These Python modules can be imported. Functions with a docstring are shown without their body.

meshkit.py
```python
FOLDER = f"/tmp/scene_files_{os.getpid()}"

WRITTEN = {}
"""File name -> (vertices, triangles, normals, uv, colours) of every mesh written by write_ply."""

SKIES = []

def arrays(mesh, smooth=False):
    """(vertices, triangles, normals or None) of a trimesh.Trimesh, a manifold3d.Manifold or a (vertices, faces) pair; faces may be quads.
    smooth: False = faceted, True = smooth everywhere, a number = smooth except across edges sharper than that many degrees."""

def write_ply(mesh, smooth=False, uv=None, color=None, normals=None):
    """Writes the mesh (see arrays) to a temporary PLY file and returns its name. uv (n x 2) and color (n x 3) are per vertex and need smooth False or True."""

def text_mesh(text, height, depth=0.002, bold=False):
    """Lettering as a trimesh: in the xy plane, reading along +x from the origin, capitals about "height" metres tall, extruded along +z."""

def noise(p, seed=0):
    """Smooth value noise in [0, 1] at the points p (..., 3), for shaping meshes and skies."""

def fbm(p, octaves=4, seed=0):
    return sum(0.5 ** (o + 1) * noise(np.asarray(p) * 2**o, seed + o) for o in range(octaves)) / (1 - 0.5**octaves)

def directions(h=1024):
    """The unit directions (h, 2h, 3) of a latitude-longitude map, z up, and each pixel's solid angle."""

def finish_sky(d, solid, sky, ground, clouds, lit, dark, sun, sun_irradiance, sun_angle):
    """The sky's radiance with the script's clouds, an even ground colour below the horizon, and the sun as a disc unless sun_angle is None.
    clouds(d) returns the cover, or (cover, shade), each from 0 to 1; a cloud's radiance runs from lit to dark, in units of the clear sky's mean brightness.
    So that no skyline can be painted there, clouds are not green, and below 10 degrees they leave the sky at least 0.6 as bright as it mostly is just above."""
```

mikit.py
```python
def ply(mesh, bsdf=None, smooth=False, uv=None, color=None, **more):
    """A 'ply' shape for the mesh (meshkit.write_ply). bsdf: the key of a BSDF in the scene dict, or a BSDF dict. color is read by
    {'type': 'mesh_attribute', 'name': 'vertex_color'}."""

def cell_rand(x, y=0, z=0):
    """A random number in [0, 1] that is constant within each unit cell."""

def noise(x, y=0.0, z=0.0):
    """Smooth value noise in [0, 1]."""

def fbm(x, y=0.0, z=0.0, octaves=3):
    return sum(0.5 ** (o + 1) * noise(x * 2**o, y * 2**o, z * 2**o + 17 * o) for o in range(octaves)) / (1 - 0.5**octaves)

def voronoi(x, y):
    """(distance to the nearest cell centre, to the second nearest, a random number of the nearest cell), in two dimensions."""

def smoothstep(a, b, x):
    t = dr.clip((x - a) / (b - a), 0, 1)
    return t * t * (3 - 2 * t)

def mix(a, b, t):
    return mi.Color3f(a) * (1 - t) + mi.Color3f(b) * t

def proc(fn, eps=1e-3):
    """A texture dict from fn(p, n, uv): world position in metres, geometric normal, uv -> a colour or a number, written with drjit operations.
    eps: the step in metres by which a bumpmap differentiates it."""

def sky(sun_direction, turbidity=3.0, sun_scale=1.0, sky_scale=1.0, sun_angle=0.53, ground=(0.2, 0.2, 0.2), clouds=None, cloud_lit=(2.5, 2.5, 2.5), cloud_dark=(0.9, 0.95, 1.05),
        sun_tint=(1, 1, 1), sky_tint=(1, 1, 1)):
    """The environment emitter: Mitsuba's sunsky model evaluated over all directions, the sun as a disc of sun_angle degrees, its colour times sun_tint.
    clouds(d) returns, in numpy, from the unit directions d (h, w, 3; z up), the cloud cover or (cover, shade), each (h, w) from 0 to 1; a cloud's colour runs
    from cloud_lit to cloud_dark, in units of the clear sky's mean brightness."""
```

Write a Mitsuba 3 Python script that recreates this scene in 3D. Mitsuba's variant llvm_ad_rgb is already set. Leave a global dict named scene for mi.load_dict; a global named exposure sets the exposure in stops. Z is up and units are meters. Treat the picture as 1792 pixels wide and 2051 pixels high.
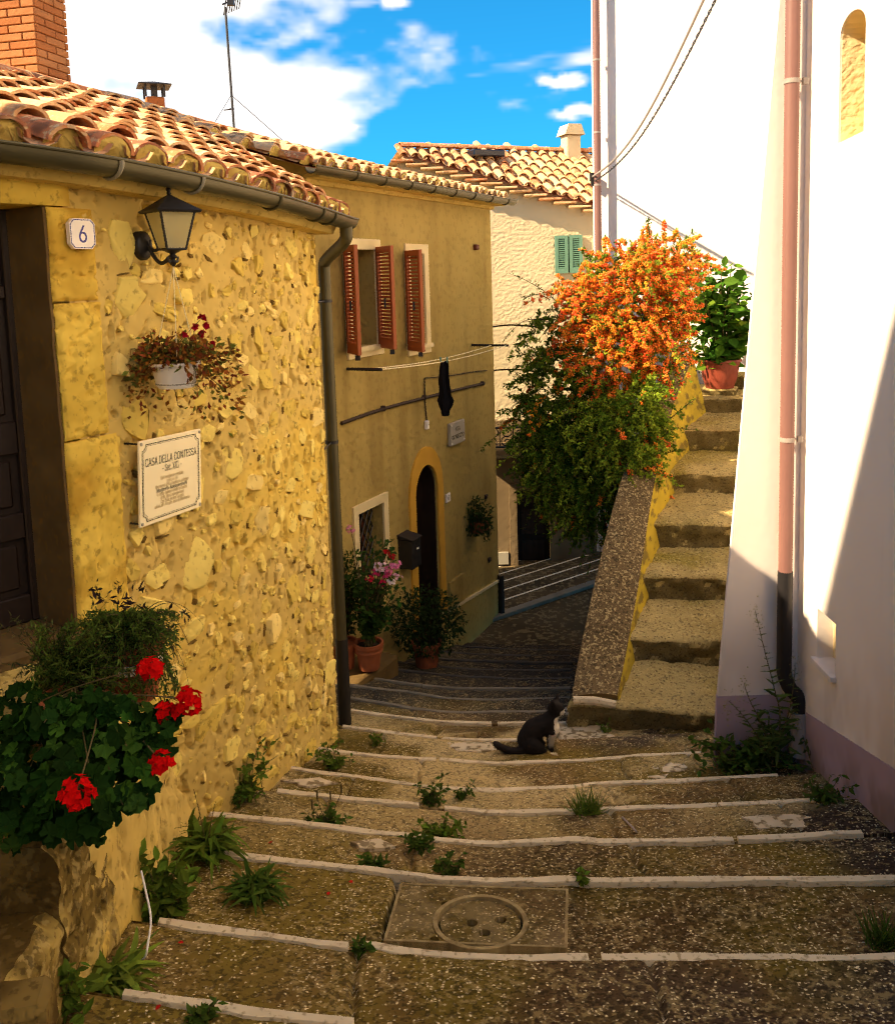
import math, random
import numpy as np, trimesh, manifold3d
import mitsuba as mi, drjit as dr
import mikit, meshkit
from mikit import noise, fbm, voronoi, smoothstep, mix, cell_rand
from shapely.geometry import Polygon, box as sbox
from scipy.interpolate import PchipInterpolator
T = mi.ScalarTransform4f
A = np.array
rng = np.random.default_rng(11)
scene, labels = {}, {}

# ------------------------------------------------------------------ camera, sky, exposure
F, CX, CY = 1793.0, 896.0, 754.0          # focal length and principal point for a frame 1792 x 2051 wide
PITCH, ROLL = math.radians(6.5), math.radians(-1.7)
FWD = A([0, math.cos(PITCH), -math.sin(PITCH)])
_r0 = A([1.0, 0, 0]); _u0 = np.cross(_r0, FWD)
RIGHT = math.cos(ROLL) * _r0 + math.sin(ROLL) * _u0
UP = -math.sin(ROLL) * _r0 + math.cos(ROLL) * _u0
scene['camera'] = {'type': 'perspective', 'fov': math.degrees(2 * math.atan(896 / F)), 'fov_axis': 'x', 'near_clip': 0.05, 'far_clip': 900.0,
                   'principal_point_offset_x': 0.0, 'principal_point_offset_y': (1025.5 - CY) / 2051,
                   'to_world': T().look_at(origin=[0, 0, 0], target=FWD.tolist(), up=UP.tolist())}
SUN = A([-3.0, -1.0, 2.42])
exposure = 2.95


def clouds(d):
    az, el = np.degrees(np.arctan2(d[..., 0], d[..., 1])), np.degrees(np.arcsin(np.clip(d[..., 2], -1, 1)))
    p = np.stack([az * 0.16, el * 0.34, az * 0], -1)
    n = meshkit.fbm(p, 6, 3)
    q = meshkit.fbm(np.stack([az * 0.07 + el * 0.05, el * 0.42 - az * 0.03, az * 0 + 5], -1), 5, 9)
    big = np.clip(1 - np.abs((az + 24.6) / 21.3) ** 3, 0, 1) * np.clip(1 - np.abs((el - 13) / 15) ** 4, 0, 1)
    c1 = np.clip((n + 0.62 * big - 0.68) / 0.26, 0, 1)
    c2 = np.clip((q - 0.595) / 0.13, 0, 1) * 0.75
    cover = np.maximum(c1, c2 * np.clip((el + 2) / 6, 0, 1))
    for a0, e0, sa, se in ((-9.4, 9.9, 1.6, 0.6), (-8.0, 8.7, 1.3, 0.4), (-5.5, 9.2, 0.9, 0.35), (7.8, 11.6, 2.2, 0.7), (8.5, 9.6, 2.0, 0.6), (-2.5, 16.4, 1.4, 0.7), (7.2, 16.6, 1.5, 0.5)):
        puff = np.exp(-((az - a0) / sa) ** 2 - ((el - e0) / se) ** 2)
        fine = meshkit.fbm(np.stack([az * 0.8, el * 1.7, az * 0 + 3], -1), 5, 21)
        cover = np.maximum(cover, 0.85 * np.clip((puff * (0.2 + 1.7 * fine) - 0.50) / 0.40, 0, 1))
    cover = cover * cover * (3 - 2 * cover)
    shade = np.clip(0.35 * meshkit.fbm(p * 0.6 + 9, 3, 4) + 0.1 - 0.1 * big, 0, 1)
    return cover, shade


scene['sky'] = mikit.sky(SUN, turbidity=2.6, sun_scale=1.25, sky_scale=0.70, sky_tint=(0.11, 0.82, 1.15), sun_tint=(1.0, 0.93, 0.80),
                         clouds=clouds, cloud_lit=(3.9, 3.7, 3.5), cloud_dark=(2.6, 2.55, 2.5), ground=(0.2, 0.18, 0.14))


# ------------------------------------------------------------------ helpers
def ray(x, y):
    return FWD + RIGHT * ((x - CX) / F) - UP * ((y - CY) / F)


def at(x, y, Y):
    d = ray(x, y); return d * (Y / d[1])


def onp(x, y, p0, n):
    d = ray(x, y); return d * (np.dot(p0, n) / np.dot(d, n))


def proj(p):
    p = np.asarray(p, float); z = p @ FWD
    return np.stack([CX + F * (p @ RIGHT) / z, CY - F * (p @ UP) / z], -1)


def unit(v):
    v = np.asarray(v, float); return v / np.maximum(np.linalg.norm(v, axis=-1, keepdims=True), 1e-12)


def num(key):
    if key not in scene and key not in labels: return key
    k = 1
    while f'{key}_{k:03d}' in scene or f'{key}_{k:03d}' in labels: k += 1
    return f'{key}_{k:03d}'


def obj(name, mesh, bsdf, parent=None, smooth=False, tw=None, color=None, kind=None, label=None):
    key = num(parent + '__' + name if parent else name)
    d = mesh if isinstance(mesh, dict) else mikit.ply(mesh, bsdf, smooth, color=color)
    d = dict(d)
    if tw is not None: d['to_world'] = tw
    scene[key] = d
    if kind: labels.setdefault(key, {})['kind'] = kind
    if label: labels.setdefault(key, {})['label'] = label
    return key


def thing(name, label, cat, group=None, kind=None):
    key = num(name)
    labels[key] = {'label': label, 'category': cat}
    if group: labels[key]['group'] = group
    if kind: labels[key]['kind'] = kind
    return key


def struct(name, mesh, bsdf, smooth=False, label=None):
    k = obj(name, mesh, bsdf, None, smooth)
    labels[k] = {'kind': 'structure'}
    if label: labels[k]['label'] = label
    return k


class MB:
    """collects vertices and triangles of one mesh"""
    def __init__(s): s.v, s.f, s.c, s.n = [], [], [], 0
    def add(s, v, f, c=None):
        v, f = np.asarray(v, float), np.asarray(f, int)
        if f.shape[1] == 4: f = np.vstack([f[:, [0, 1, 2]], f[:, [0, 2, 3]]])
        s.v.append(v); s.f.append(f + s.n); s.n += len(v)
        if c is not None: s.c.append(np.broadcast_to(np.asarray(c, float), (len(v), 3)))
        return s
    def tm(s, m, c=None): return s.add(m.vertices, m.faces, c)
    def box(s, c, size, R=None, bev=0.0, col=None):
        b = rbox(size, bev) if bev else trimesh.creation.box(size)
        v = b.vertices @ (np.asarray(R).T if R is not None else np.eye(3)) + np.asarray(c)
        return s.add(v, b.faces, col)
    def tube(s, pts, r, n=8, cap=True, col=None):
        v, f = tube(pts, r, n, cap); return s.add(v, f, col)
    def grid(s, P, col=None):
        a, b = P.shape[:2]; i = np.arange(a * b).reshape(a, b)
        return s.add(P.reshape(-1, 3), np.stack([i[:-1, :-1], i[1:, :-1], i[1:, 1:], i[:-1, 1:]], -1).reshape(-1, 4), col)
    def get(s): return np.vstack(s.v), np.vstack(s.f)
    def col(s): return np.vstack(s.c)
    def mesh(s): v, f = s.get(); return trimesh.Trimesh(v, f, process=False)


def rbox(size, b):
    """a box with chamfered edges"""
    h = np.asarray(size, float) / 2; b = min(b, 0.45 * min(size)); p = []
    for sx in (-1, 1):
        for sy in (-1, 1):
            for sz in (-1, 1):
                q = A([sx, sy, sz]) * h; e = -A([sx, sy, sz]) * b
                p += [q + e * [0, 1, 1], q + e * [1, 0, 1], q + e * [1, 1, 0]]
    return trimesh.Trimesh(p).convex_hull


def tube(pts, r, n=8, cap=True):
    pts = np.asarray(pts, float); m = len(pts); r = np.broadcast_to(np.asarray(r, float), (m,))
    t = unit(np.gradient(pts, axis=0)); a = np.cross(t[0], [0, 0, 1.0] if abs(t[0][2]) < 0.9 else [1.0, 0, 0]); a = unit(a)
    th = np.arange(n) * 2 * np.pi / n; V = []
    for i in range(m):
        a = unit(a - t[i] * np.dot(a, t[i])); b = np.cross(t[i], a)
        V.append(pts[i] + r[i] * (np.cos(th)[:, None] * a + np.sin(th)[:, None] * b))
    V = np.vstack(V); i = np.arange(n); f = []
    for k in range(m - 1):
        f.append(np.stack([k * n + i, k * n + (i + 1) % n, (k + 1) * n + (i + 1) % n, (k + 1) * n + i], 1))
    f = np.vstack(f); f = np.vstack([f[:, [0, 1, 2]], f[:, [0, 2, 3]]])
    if cap:
        V = np.vstack([V, pts[0], pts[-1]]); c0, c1 = len(V) - 2, len(V) - 1
        f = np.vstack([f, np.stack([i * 0 + c0, (i + 1) % n, i], 1), np.stack([i * 0 + c1, (m - 1) * n + i, (m - 1) * n + (i + 1) % n], 1)])
    return V, f


def spline(pts, n=24):
    pts = np.asarray(pts, float); s = np.r_[0, np.cumsum(np.linalg.norm(np.diff(pts, axis=0), axis=1))]
    return PchipInterpolator(s, pts)(np.linspace(0, s[-1], n))


def lathe(prof, n=24):
    prof = np.asarray(prof, float); m = len(prof); th = np.arange(n) * 2 * np.pi / n
    V = np.stack([prof[:, :1] * np.cos(th), prof[:, :1] * np.sin(th), np.repeat(prof[:, 1:], n, 1)], -1).reshape(-1, 3)
    i = np.arange(n)
    f = np.vstack([np.stack([k * n + i, k * n + (i + 1) % n, (k + 1) * n + (i + 1) % n, (k + 1) * n + i], 1) for k in range(m - 1)])
    return V, np.vstack([f[:, [0, 1, 2]], f[:, [0, 2, 3]]])


def frame(o, ex, ey, ez):
    m = np.eye(4); m[:3, 0], m[:3, 1], m[:3, 2], m[:3, 3] = ex, ey, ez, o
    return m


def TW(m): return T(np.asarray(m, float).tolist())


def xf(m, v): return np.asarray(v) @ m[:3, :3].T + m[:3, 3]


def extr(poly, depth):
    """shapely polygon (x, y) extruded 0..depth along z"""
    return trimesh.creation.extrude_polygon(poly, depth, engine='earcut')


def rotz(a): c, s = math.cos(a), math.sin(a); return A([[c, -s, 0], [s, c, 0], [0, 0, 1.0]])


ARCH = (A([[0, 0.35, 0], [0, -0.35, 0], [0.3, 0.5, 1.6], [0.3, -0.5, 1.6], [0.62, 0.42, 1.5], [0.62, -0.42, 1.5], [0.88, 0.2, -0.2], [0.88, -0.2, -0.2], [1.0, 0, -1.6]]), A([[0, 1, 3], [0, 3, 2], [2, 3, 5], [2, 5, 4], [4, 5, 7], [4, 7, 6], [6, 7, 8]]))
LEAF = (A([[0, 0, 0], [0.45, 0.5, 0.1], [0.45, -0.5, 0.1], [0.55, 0, 0], [1, 0, -0.06]]), A([[0, 3, 1], [0, 2, 3], [1, 3, 4], [3, 2, 4]]))
BLADE = (A([[0, 0.5, 0], [0, -0.5, 0], [0.5, 0.42, 0.1], [0.5, -0.42, 0.1], [1, 0, -0.1]]), A([[0, 1, 3], [0, 3, 2], [2, 3, 4]]))
_o = [(0, 0), (0.12, 0.3), (0.38, 0.5), (0.7, 0.36), (1.0, 0)]
OVATE = (A([[u, v, 0.22 * v - 0.12 * u * u] for u, v in _o] + [[u, -v, 0.22 * v - 0.12 * u * u] for u, v in _o[1:4]] + [[u, 0, -0.12 * u * u - 0.03] for u in (0.12, 0.38, 0.7)]),
         A([[0, 8, 1], [1, 8, 2], [8, 9, 2], [2, 9, 3], [9, 10, 3], [3, 10, 4], [0, 5, 8], [5, 6, 8], [8, 6, 9], [6, 7, 9], [9, 7, 10], [7, 4, 10]]))
_a = np.linspace(0.25, 2 * np.pi - 0.25, 15) + np.pi
_rr = 0.5 * (1 + 0.1 * np.cos(7 * _a)); _rr[::2] *= 0.92
LOBED = (np.vstack([[[0.42, 0, -0.1]], np.stack([0.5 + _rr * np.cos(_a), _rr * np.sin(_a) * 1.08, 0.1 * np.cos(5 * _a) * 0.6 + 0.05], 1)]), A([[0, k, k + 1] for k in range(1, 15)]))


def leaves(mb, tpl, pos, d, nrm, L, W, col):
    """one template leaf at each position: along d, facing nrm"""
    pos, d, nrm = np.asarray(pos, float), unit(d), np.asarray(nrm, float)
    N = len(pos); b = unit(np.cross(nrm, d)); n = np.cross(d, b)
    L, W = np.broadcast_to(L, (N,)), np.broadcast_to(W, (N,)); tv, tf = tpl
    v = pos[:, None] + d[:, None] * (tv[None, :, :1] * L[:, None, None]) + b[:, None] * (tv[None, :, 1:2] * W[:, None, None]) + n[:, None] * (tv[None, :, 2:] * W[:, None, None])
    f = tf[None] + (np.arange(N) * len(tv))[:, None, None]
    mb.add(v.reshape(-1, 3), f.reshape(-1, 3), np.repeat(np.broadcast_to(col, (N, 3)), len(tv), 0))


def vary(base, N, amt=0.3, hue=0.12, g=None):
    g = g or rng
    return np.clip(np.asarray(base) * (1 + amt * (g.random((N, 1)) * 2 - 1)) * (1 + hue * (g.random((N, 3)) * 2 - 1)), 0.003, 0.9)


def rvec(N, g=None): return unit((g or rng).normal(size=(N, 3)))


# ------------------------------------------------------------------ materials
def rgb(c): return {'type': 'rgb', 'value': [float(x) for x in c]}


def mat(name, c, rough=0.8, bump=None, scale=1.0, spec=0.3, eps=2e-3, **kw):
    b = {'type': 'principled', 'base_color': mikit.proc(c) if callable(c) else rgb(c), 'roughness': rough, 'specular': spec, **kw}
    if bump: b = {'type': 'bumpmap', 'arbitrary': mikit.proc(bump, eps), 'scale': scale, 'bsdf': b}
    scene[name] = {'type': 'twosided', 'bsdf': b}


def leafmat(name, trans=0.5, rough=0.5):
    scene[name] = {'type': 'principledthin', 'base_color': {'type': 'mesh_attribute', 'name': 'vertex_color'}, 'roughness': rough, 'diff_trans': trans, 'spec_trans': 0.0}


def vmat(name, rough=0.7, spec=0.3):
    scene[name] = {'type': 'twosided', 'bsdf': {'type': 'principled', 'base_color': {'type': 'mesh_attribute', 'name': 'vertex_color'}, 'roughness': rough, 'specular': spec}}


def c_street(p, n, uv):
    big = fbm(p.x * 1.1 + 3, p.y * 1.1, p.z * 0.2, 4)
    moss = smoothstep(0.35, 0.7, fbm(p.x * 2.3 - 7, p.y * 2.3, 1.0, 4) + smoothstep(0.6, -1.2, p.x) * 0.32)
    c = mix((0.070, 0.040, 0.013), (0.160, 0.100, 0.032), smoothstep(0.25, 0.75, big))
    c = mix(c, (0.125, 0.092, 0.012), moss * 0.75)
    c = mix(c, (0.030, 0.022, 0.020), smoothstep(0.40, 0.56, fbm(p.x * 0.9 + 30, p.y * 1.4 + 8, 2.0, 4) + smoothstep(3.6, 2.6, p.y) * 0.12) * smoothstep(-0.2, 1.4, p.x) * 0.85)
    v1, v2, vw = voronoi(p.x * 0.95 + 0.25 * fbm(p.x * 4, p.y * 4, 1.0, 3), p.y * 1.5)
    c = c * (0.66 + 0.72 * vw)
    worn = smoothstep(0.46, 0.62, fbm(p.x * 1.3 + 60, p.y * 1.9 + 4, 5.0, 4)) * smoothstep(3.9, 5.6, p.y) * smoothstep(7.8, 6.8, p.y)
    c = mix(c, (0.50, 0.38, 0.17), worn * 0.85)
    c = mix(c, (0.032, 0.031, 0.031), smoothstep(7.6, 9.2, p.y + 1.2 * fbm(p.x * 1.5, p.y * 1.5, 9.0, 3)) * 0.85)  # far treads go dark: shade of the lane painted into the colour
    d1, d2 = fbm(p.x * 58, p.y * 74, 1.5, 3), fbm(p.x * 33 + 9, p.y * 40, 6.5, 4)
    amt = smoothstep(0.30, 0.66, fbm(p.x * 2.6, p.y * 2.6, 7.0, 5))
    c = mix(c, (0.40, 0.30, 0.125), smoothstep(0.50, 0.70, d2 + 0.10 * (amt - 0.5)) * 0.45)
    f1, f2, w = voronoi(p.x * 70 + 1.5 * d2, p.y * 84 + 1.5 * d1)
    c = mix(c, (0.78, 0.64, 0.38), smoothstep(0.46, 0.18, f1) * smoothstep(0.86 - 0.22 * amt, 1.0, w) * smoothstep(9.0, 7.5, p.y))
    c = mix(c, (0.010, 0.007, 0.004), smoothstep(0.50, 0.38, d1) * 0.55)
    return c


def b_street(p, n, uv):
    return 0.009 * fbm(p.x * 58, p.y * 74, 1.5, 3) + 0.014 * fbm(p.x * 33 + 9, p.y * 40, 6.5, 3) + 0.012 * fbm(p.x * 7, p.y * 7, p.z * 7, 3)


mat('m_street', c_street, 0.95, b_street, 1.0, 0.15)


def c_nosing(p, n, uv):
    c = mix((0.52, 0.44, 0.28), (0.72, 0.62, 0.42), fbm(p.x * 9, p.y * 9, p.z * 9, 3))
    c = mix(c, (0.24, 0.18, 0.09), smoothstep(0.56, 0.74, fbm(p.x * 55, p.y * 55, p.z * 55, 4)) * 0.7)
    return c


def b_rough(p, n, uv): return 0.004 * fbm(p.x * 45, p.y * 45, p.z * 45, 3)


mat('m_nosing', c_nosing, 0.85, b_rough, 1.0, 0.2)


def c_stair(p, n, uv):
    c = mix((0.21, 0.155, 0.05), (0.50, 0.39, 0.16), fbm(p.x * 2.2, p.y * 2.2, p.z * 2.2, 4))
    c = mix(c, (0.20, 0.16, 0.012), smoothstep(0.45, 0.75, fbm(p.x * 1.7 + 4, p.y * 1.7, p.z * 1.7, 3)) * 0.8)
    c = mix(c, (0.035, 0.024, 0.012), smoothstep(0.46, 0.34, fbm(p.x * 72, p.y * 64, p.z * 50, 4)) * 0.65)
    c = mix(c, (0.55, 0.44, 0.20), smoothstep(0.56, 0.70, fbm(p.x * 80 + 3, p.y * 64, p.z * 50, 4)) * 0.6)
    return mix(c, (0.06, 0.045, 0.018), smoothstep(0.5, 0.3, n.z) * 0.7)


mat('m_stair', c_stair, 0.9, b_street, 1.0, 0.15)


def c_coping(p, n, uv):
    c = mix((0.07, 0.048, 0.022), (0.20, 0.14, 0.065), fbm(p.x * 5, p.y * 5, p.z * 5, 4))
    c = mix(c, (0.46, 0.36, 0.18), smoothstep(0.52, 0.66, fbm(p.x * 68, p.y * 60, p.z * 50, 4)) * 0.8)
    return mix(c, (0.02, 0.014, 0.008), smoothstep(0.45, 0.33, fbm(p.x * 75 + 7, p.y * 66, p.z * 50, 3)) * 0.7)


mat('m_coping', c_coping, 0.92, b_street, 1.0, 0.15)


def c_mortar(p, n, uv):
    c = mix((0.50, 0.355, 0.09), (0.68, 0.505, 0.15), fbm(p.x * 1.8, p.y * 1.8, p.z * 1.8, 4))
    c = mix(c, (0.74, 0.52, 0.07), smoothstep(0.5, 0.75, fbm(p.x * 0.9 + 9, p.y * 0.9, p.z * 1.5, 3)) * 0.6)
    f = fbm(p.x * 30, p.y * 30, p.z * 22, 3)
    c = mix(c, (0.16, 0.09, 0.02), smoothstep(0.62, 0.78, f) * 0.55)
    low = smoothstep(-1.9, -2.7, p.z - 0.28 * (4.5 - p.y)) * smoothstep(0.35, 0.65, fbm(p.x * 4, p.y * 4, p.z * 3, 4))
    return mix(c, (0.15, 0.10, 0.03), low * 0.22)


def b_wall(p, n, uv): return 0.012 * fbm(p.x * 16, p.y * 16, p.z * 16, 4) + 0.007 * fbm(p.x * 55, p.y * 55, p.z * 55, 3)


mat('m_mosswall', lambda p, n, uv: mix(mix((0.26, 0.20, 0.03), (0.56, 0.41, 0.035), fbm(p.x * 3, p.y * 3, p.z * 6, 4)), (0.13, 0.095, 0.03), smoothstep(0.5, 0.68, fbm(p.x * 9, p.y * 7, p.z * 11, 4)) * 0.8), 0.9, b_wall, 1.2, 0.1)
mat('m_mortar', c_mortar, 0.95, b_wall, 1.0, 0.1)


def stonecol(a, b):
    def fn(p, n, uv):
        c = mix(a, b, fbm(p.x * 6, p.y * 6, p.z * 6, 4))
        pit = smoothstep(0.56, 0.74, fbm(p.x * 40, p.y * 40, p.z * 26, 5))
        return mix(c, (0.17, 0.095, 0.016), pit * 0.5)
    return fn


mat('m_stone_a', stonecol((0.66, 0.50, 0.11), (0.88, 0.72, 0.20)), 0.9, b_wall, 1.3, 0.12)
mat('m_gap_shade', lambda p, n, uv: mix((0.09, 0.055, 0.014), (0.24, 0.155, 0.04), fbm(p.x * 30, p.y * 30, p.z * 30, 3)), 0.95, b_rough, 1.0, 0.05)  # dark brown of the painted shadow flakes between stones
mat('m_stone_b', stonecol((0.54, 0.385, 0.07), (0.78, 0.60, 0.13)), 0.9, b_wall, 1.6, 0.12)
mat('m_stone_c', stonecol((0.70, 0.52, 0.15), (0.88, 0.70, 0.24)), 0.9, b_wall, 1.2, 0.12)
mat('m_quoin', lambda p, n, uv: mix(stonecol((0.52, 0.345, 0.04), (0.84, 0.62, 0.11))(p, n, uv), (0.42, 0.235, 0.022), smoothstep(0.47, 0.66, fbm(p.x * 3.4, p.y * 3.4, p.z * 2.2, 5)) * 0.7), 0.85, b_wall, 0.8, 0.15)
mat('m_darkstone', stonecol((0.075, 0.048, 0.018), (0.16, 0.105, 0.04)), 0.9, b_wall, 1.5, 0.1)


def c_plaster(p, n, uv):
    c = mix((0.31, 0.228, 0.062), (0.46, 0.35, 0.115), fbm(p.x * 1.1, p.y * 1.1, p.z * 0.8, 4))
    str_ = fbm(p.x * 3.5, p.y * 3.5, p.z * 0.5, 4)
    c = mix(c, (0.17, 0.105, 0.03), smoothstep(0.45, 0.75, str_) * 0.42)
    return mix(c, (0.15, 0.09, 0.03), smoothstep(0.54, 0.66, fbm(p.x * 24, p.y * 24, p.z * 17, 5)) * 0.22)


mat('m_plaster', c_plaster, 0.95, lambda p, n, uv: 0.03 * fbm(p.x * 20, p.y * 20, p.z * 20, 4), 1.0, 0.1)
mat('m_surround', lambda p, n, uv: mix((0.60, 0.50, 0.26), (0.76, 0.64, 0.36), fbm(p.x * 4, p.y * 4, p.z * 4, 3)), 0.9, b_rough, 1.0, 0.1)
mat('m_ochre', lambda p, n, uv: mix((0.50, 0.27, 0.035), (0.62, 0.36, 0.05), fbm(p.x * 4, p.y * 4, p.z * 3, 3)), 0.9, b_rough, 1.0, 0.1)


def c_cream(p, n, uv):
    return mix((0.50, 0.42, 0.26), (0.64, 0.55, 0.37), fbm(p.x * 0.9, p.y * 0.9, p.z * 0.7, 4))


mat('m_cream', c_cream, 0.95, lambda p, n, uv: 0.022 * fbm(p.x * 24, p.y * 24, p.z * 24, 4), 1.0, 0.1)


def c_landing(p, n, uv):
    c = mix((0.075, 0.05, 0.014), (0.26, 0.18, 0.045), fbm(p.x * 5, p.y * 5, p.z * 5, 4))
    c = mix(c, (0.62, 0.46, 0.13), smoothstep(0.44, 0.60, fbm(p.x * 3.3, p.y * 3.3, p.z * 3.3, 4)) * 0.75)
    c = mix(c, (0.50, 0.38, 0.14), smoothstep(0.52, 0.66, fbm(p.x * 36, p.y * 36, p.z * 26, 4)) * 0.5)
    return mix(c, (0.03, 0.02, 0.008), smoothstep(0.46, 0.34, fbm(p.x * 44 + 3, p.y * 44, p.z * 30, 4)) * 0.5)


def c_white(p, n, uv):
    c = mix((0.66, 0.60, 0.565), (0.74, 0.685, 0.65), fbm(p.x * 0.8, p.y * 0.8, p.z * 0.6, 4))
    d = p.z + 1.75 + 0.28 * p.y
    stain = smoothstep(1.3, 0.2, d) * smoothstep(0.38, 0.65, fbm(p.x * 3, p.y * 3, p.z * 1.2, 4))
    run = smoothstep(0.58, 0.78, fbm(p.x * 5 + p.y * 5, 3.0, p.z * 0.35, 4)) * smoothstep(0.4, 0.6, fbm(p.x, p.y, p.z * 0.7, 3))
    c = mix(c, (0.47, 0.41, 0.36), run * 0.35)
    return mix(c, (0.42, 0.32, 0.25), stain * 0.6)


mat('m_white', c_white, 0.9, lambda p, n, uv: 0.002 * fbm(p.x * 30, p.y * 30, p.z * 30, 3), 1.0, 0.1)
mat('m_reveal', lambda p, n, uv: mix((0.60, 0.48, 0.26), (0.72, 0.60, 0.36), fbm(p.x * 8, p.y * 8, p.z * 8, 3)), 0.95, lambda p, n, uv: 0.012 * fbm(p.x * 38, p.y * 38, p.z * 38, 3), 1.0, 0.1)


def c_dado(p, n, uv):
    c = mix((0.30, 0.22, 0.27), (0.40, 0.30, 0.35), fbm(p.x * 2, p.y * 2, p.z * 2, 4))
    d = p.z + 1.75 + 0.28 * p.y
    return mix(c, (0.17, 0.12, 0.10), smoothstep(0.42, 0.02, d) * smoothstep(0.3, 0.6, fbm(p.x * 6, p.y * 6, p.z * 3, 4)) * 0.8)


mat('m_dado', c_dado, 0.9, b_rough, 0.6, 0.1)


def tilecol(a, b, k):
    def fn(p, n, uv):
        c = mix(a, b, fbm(p.x * 5 + k, p.y * 5, p.z * 5, 4))
        c = mix(c, (0.58, 0.40, 0.22), smoothstep(0.55, 0.7, fbm(p.x * 14, p.y * 14 + k, p.z * 14, 3)) * 0.6)
        c = mix(c, (0.62, 0.55, 0.33), smoothstep(0.58, 0.66, fbm(p.x * 38 + k, p.y * 38, p.z * 38, 3)) * 0.55)
        return mix(c, (0.07, 0.045, 0.03), smoothstep(0.56, 0.74, fbm(p.x * 9 + 40, p.y * 9, p.z * 9, 4)) * 0.6)
    return fn


mat('m_tile_a', tilecol((0.38, 0.13, 0.055), (0.58, 0.24, 0.10), 0), 0.85, b_rough, 1.0, 0.2)
mat('m_tile_b', tilecol((0.52, 0.26, 0.12), (0.68, 0.42, 0.20), 3), 0.85, b_rough, 1.0, 0.2)
mat('m_tile_c', tilecol((0.60, 0.36, 0.19), (0.74, 0.52, 0.29), 7), 0.85, b_rough, 1.0, 0.2)
mat('m_tile_d', tilecol((0.22, 0.075, 0.04), (0.42, 0.15, 0.07), 5), 0.8, b_rough, 1.0, 0.25)
TILES = ['m_tile_a', 'm_tile_b', 'm_tile_c', 'm_tile_b', 'm_tile_c']
mat('m_plug', stonecol((0.40, 0.28, 0.065), (0.62, 0.46, 0.13)), 0.95, b_wall, 1.0, 0.1)
mat('m_brick_a', lambda p, n, uv: mix((0.28, 0.105, 0.04), (0.40, 0.165, 0.06), fbm(p.x * 7, p.y * 7, p.z * 7, 4)), 0.9, b_rough, 1.0, 0.1)
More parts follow.
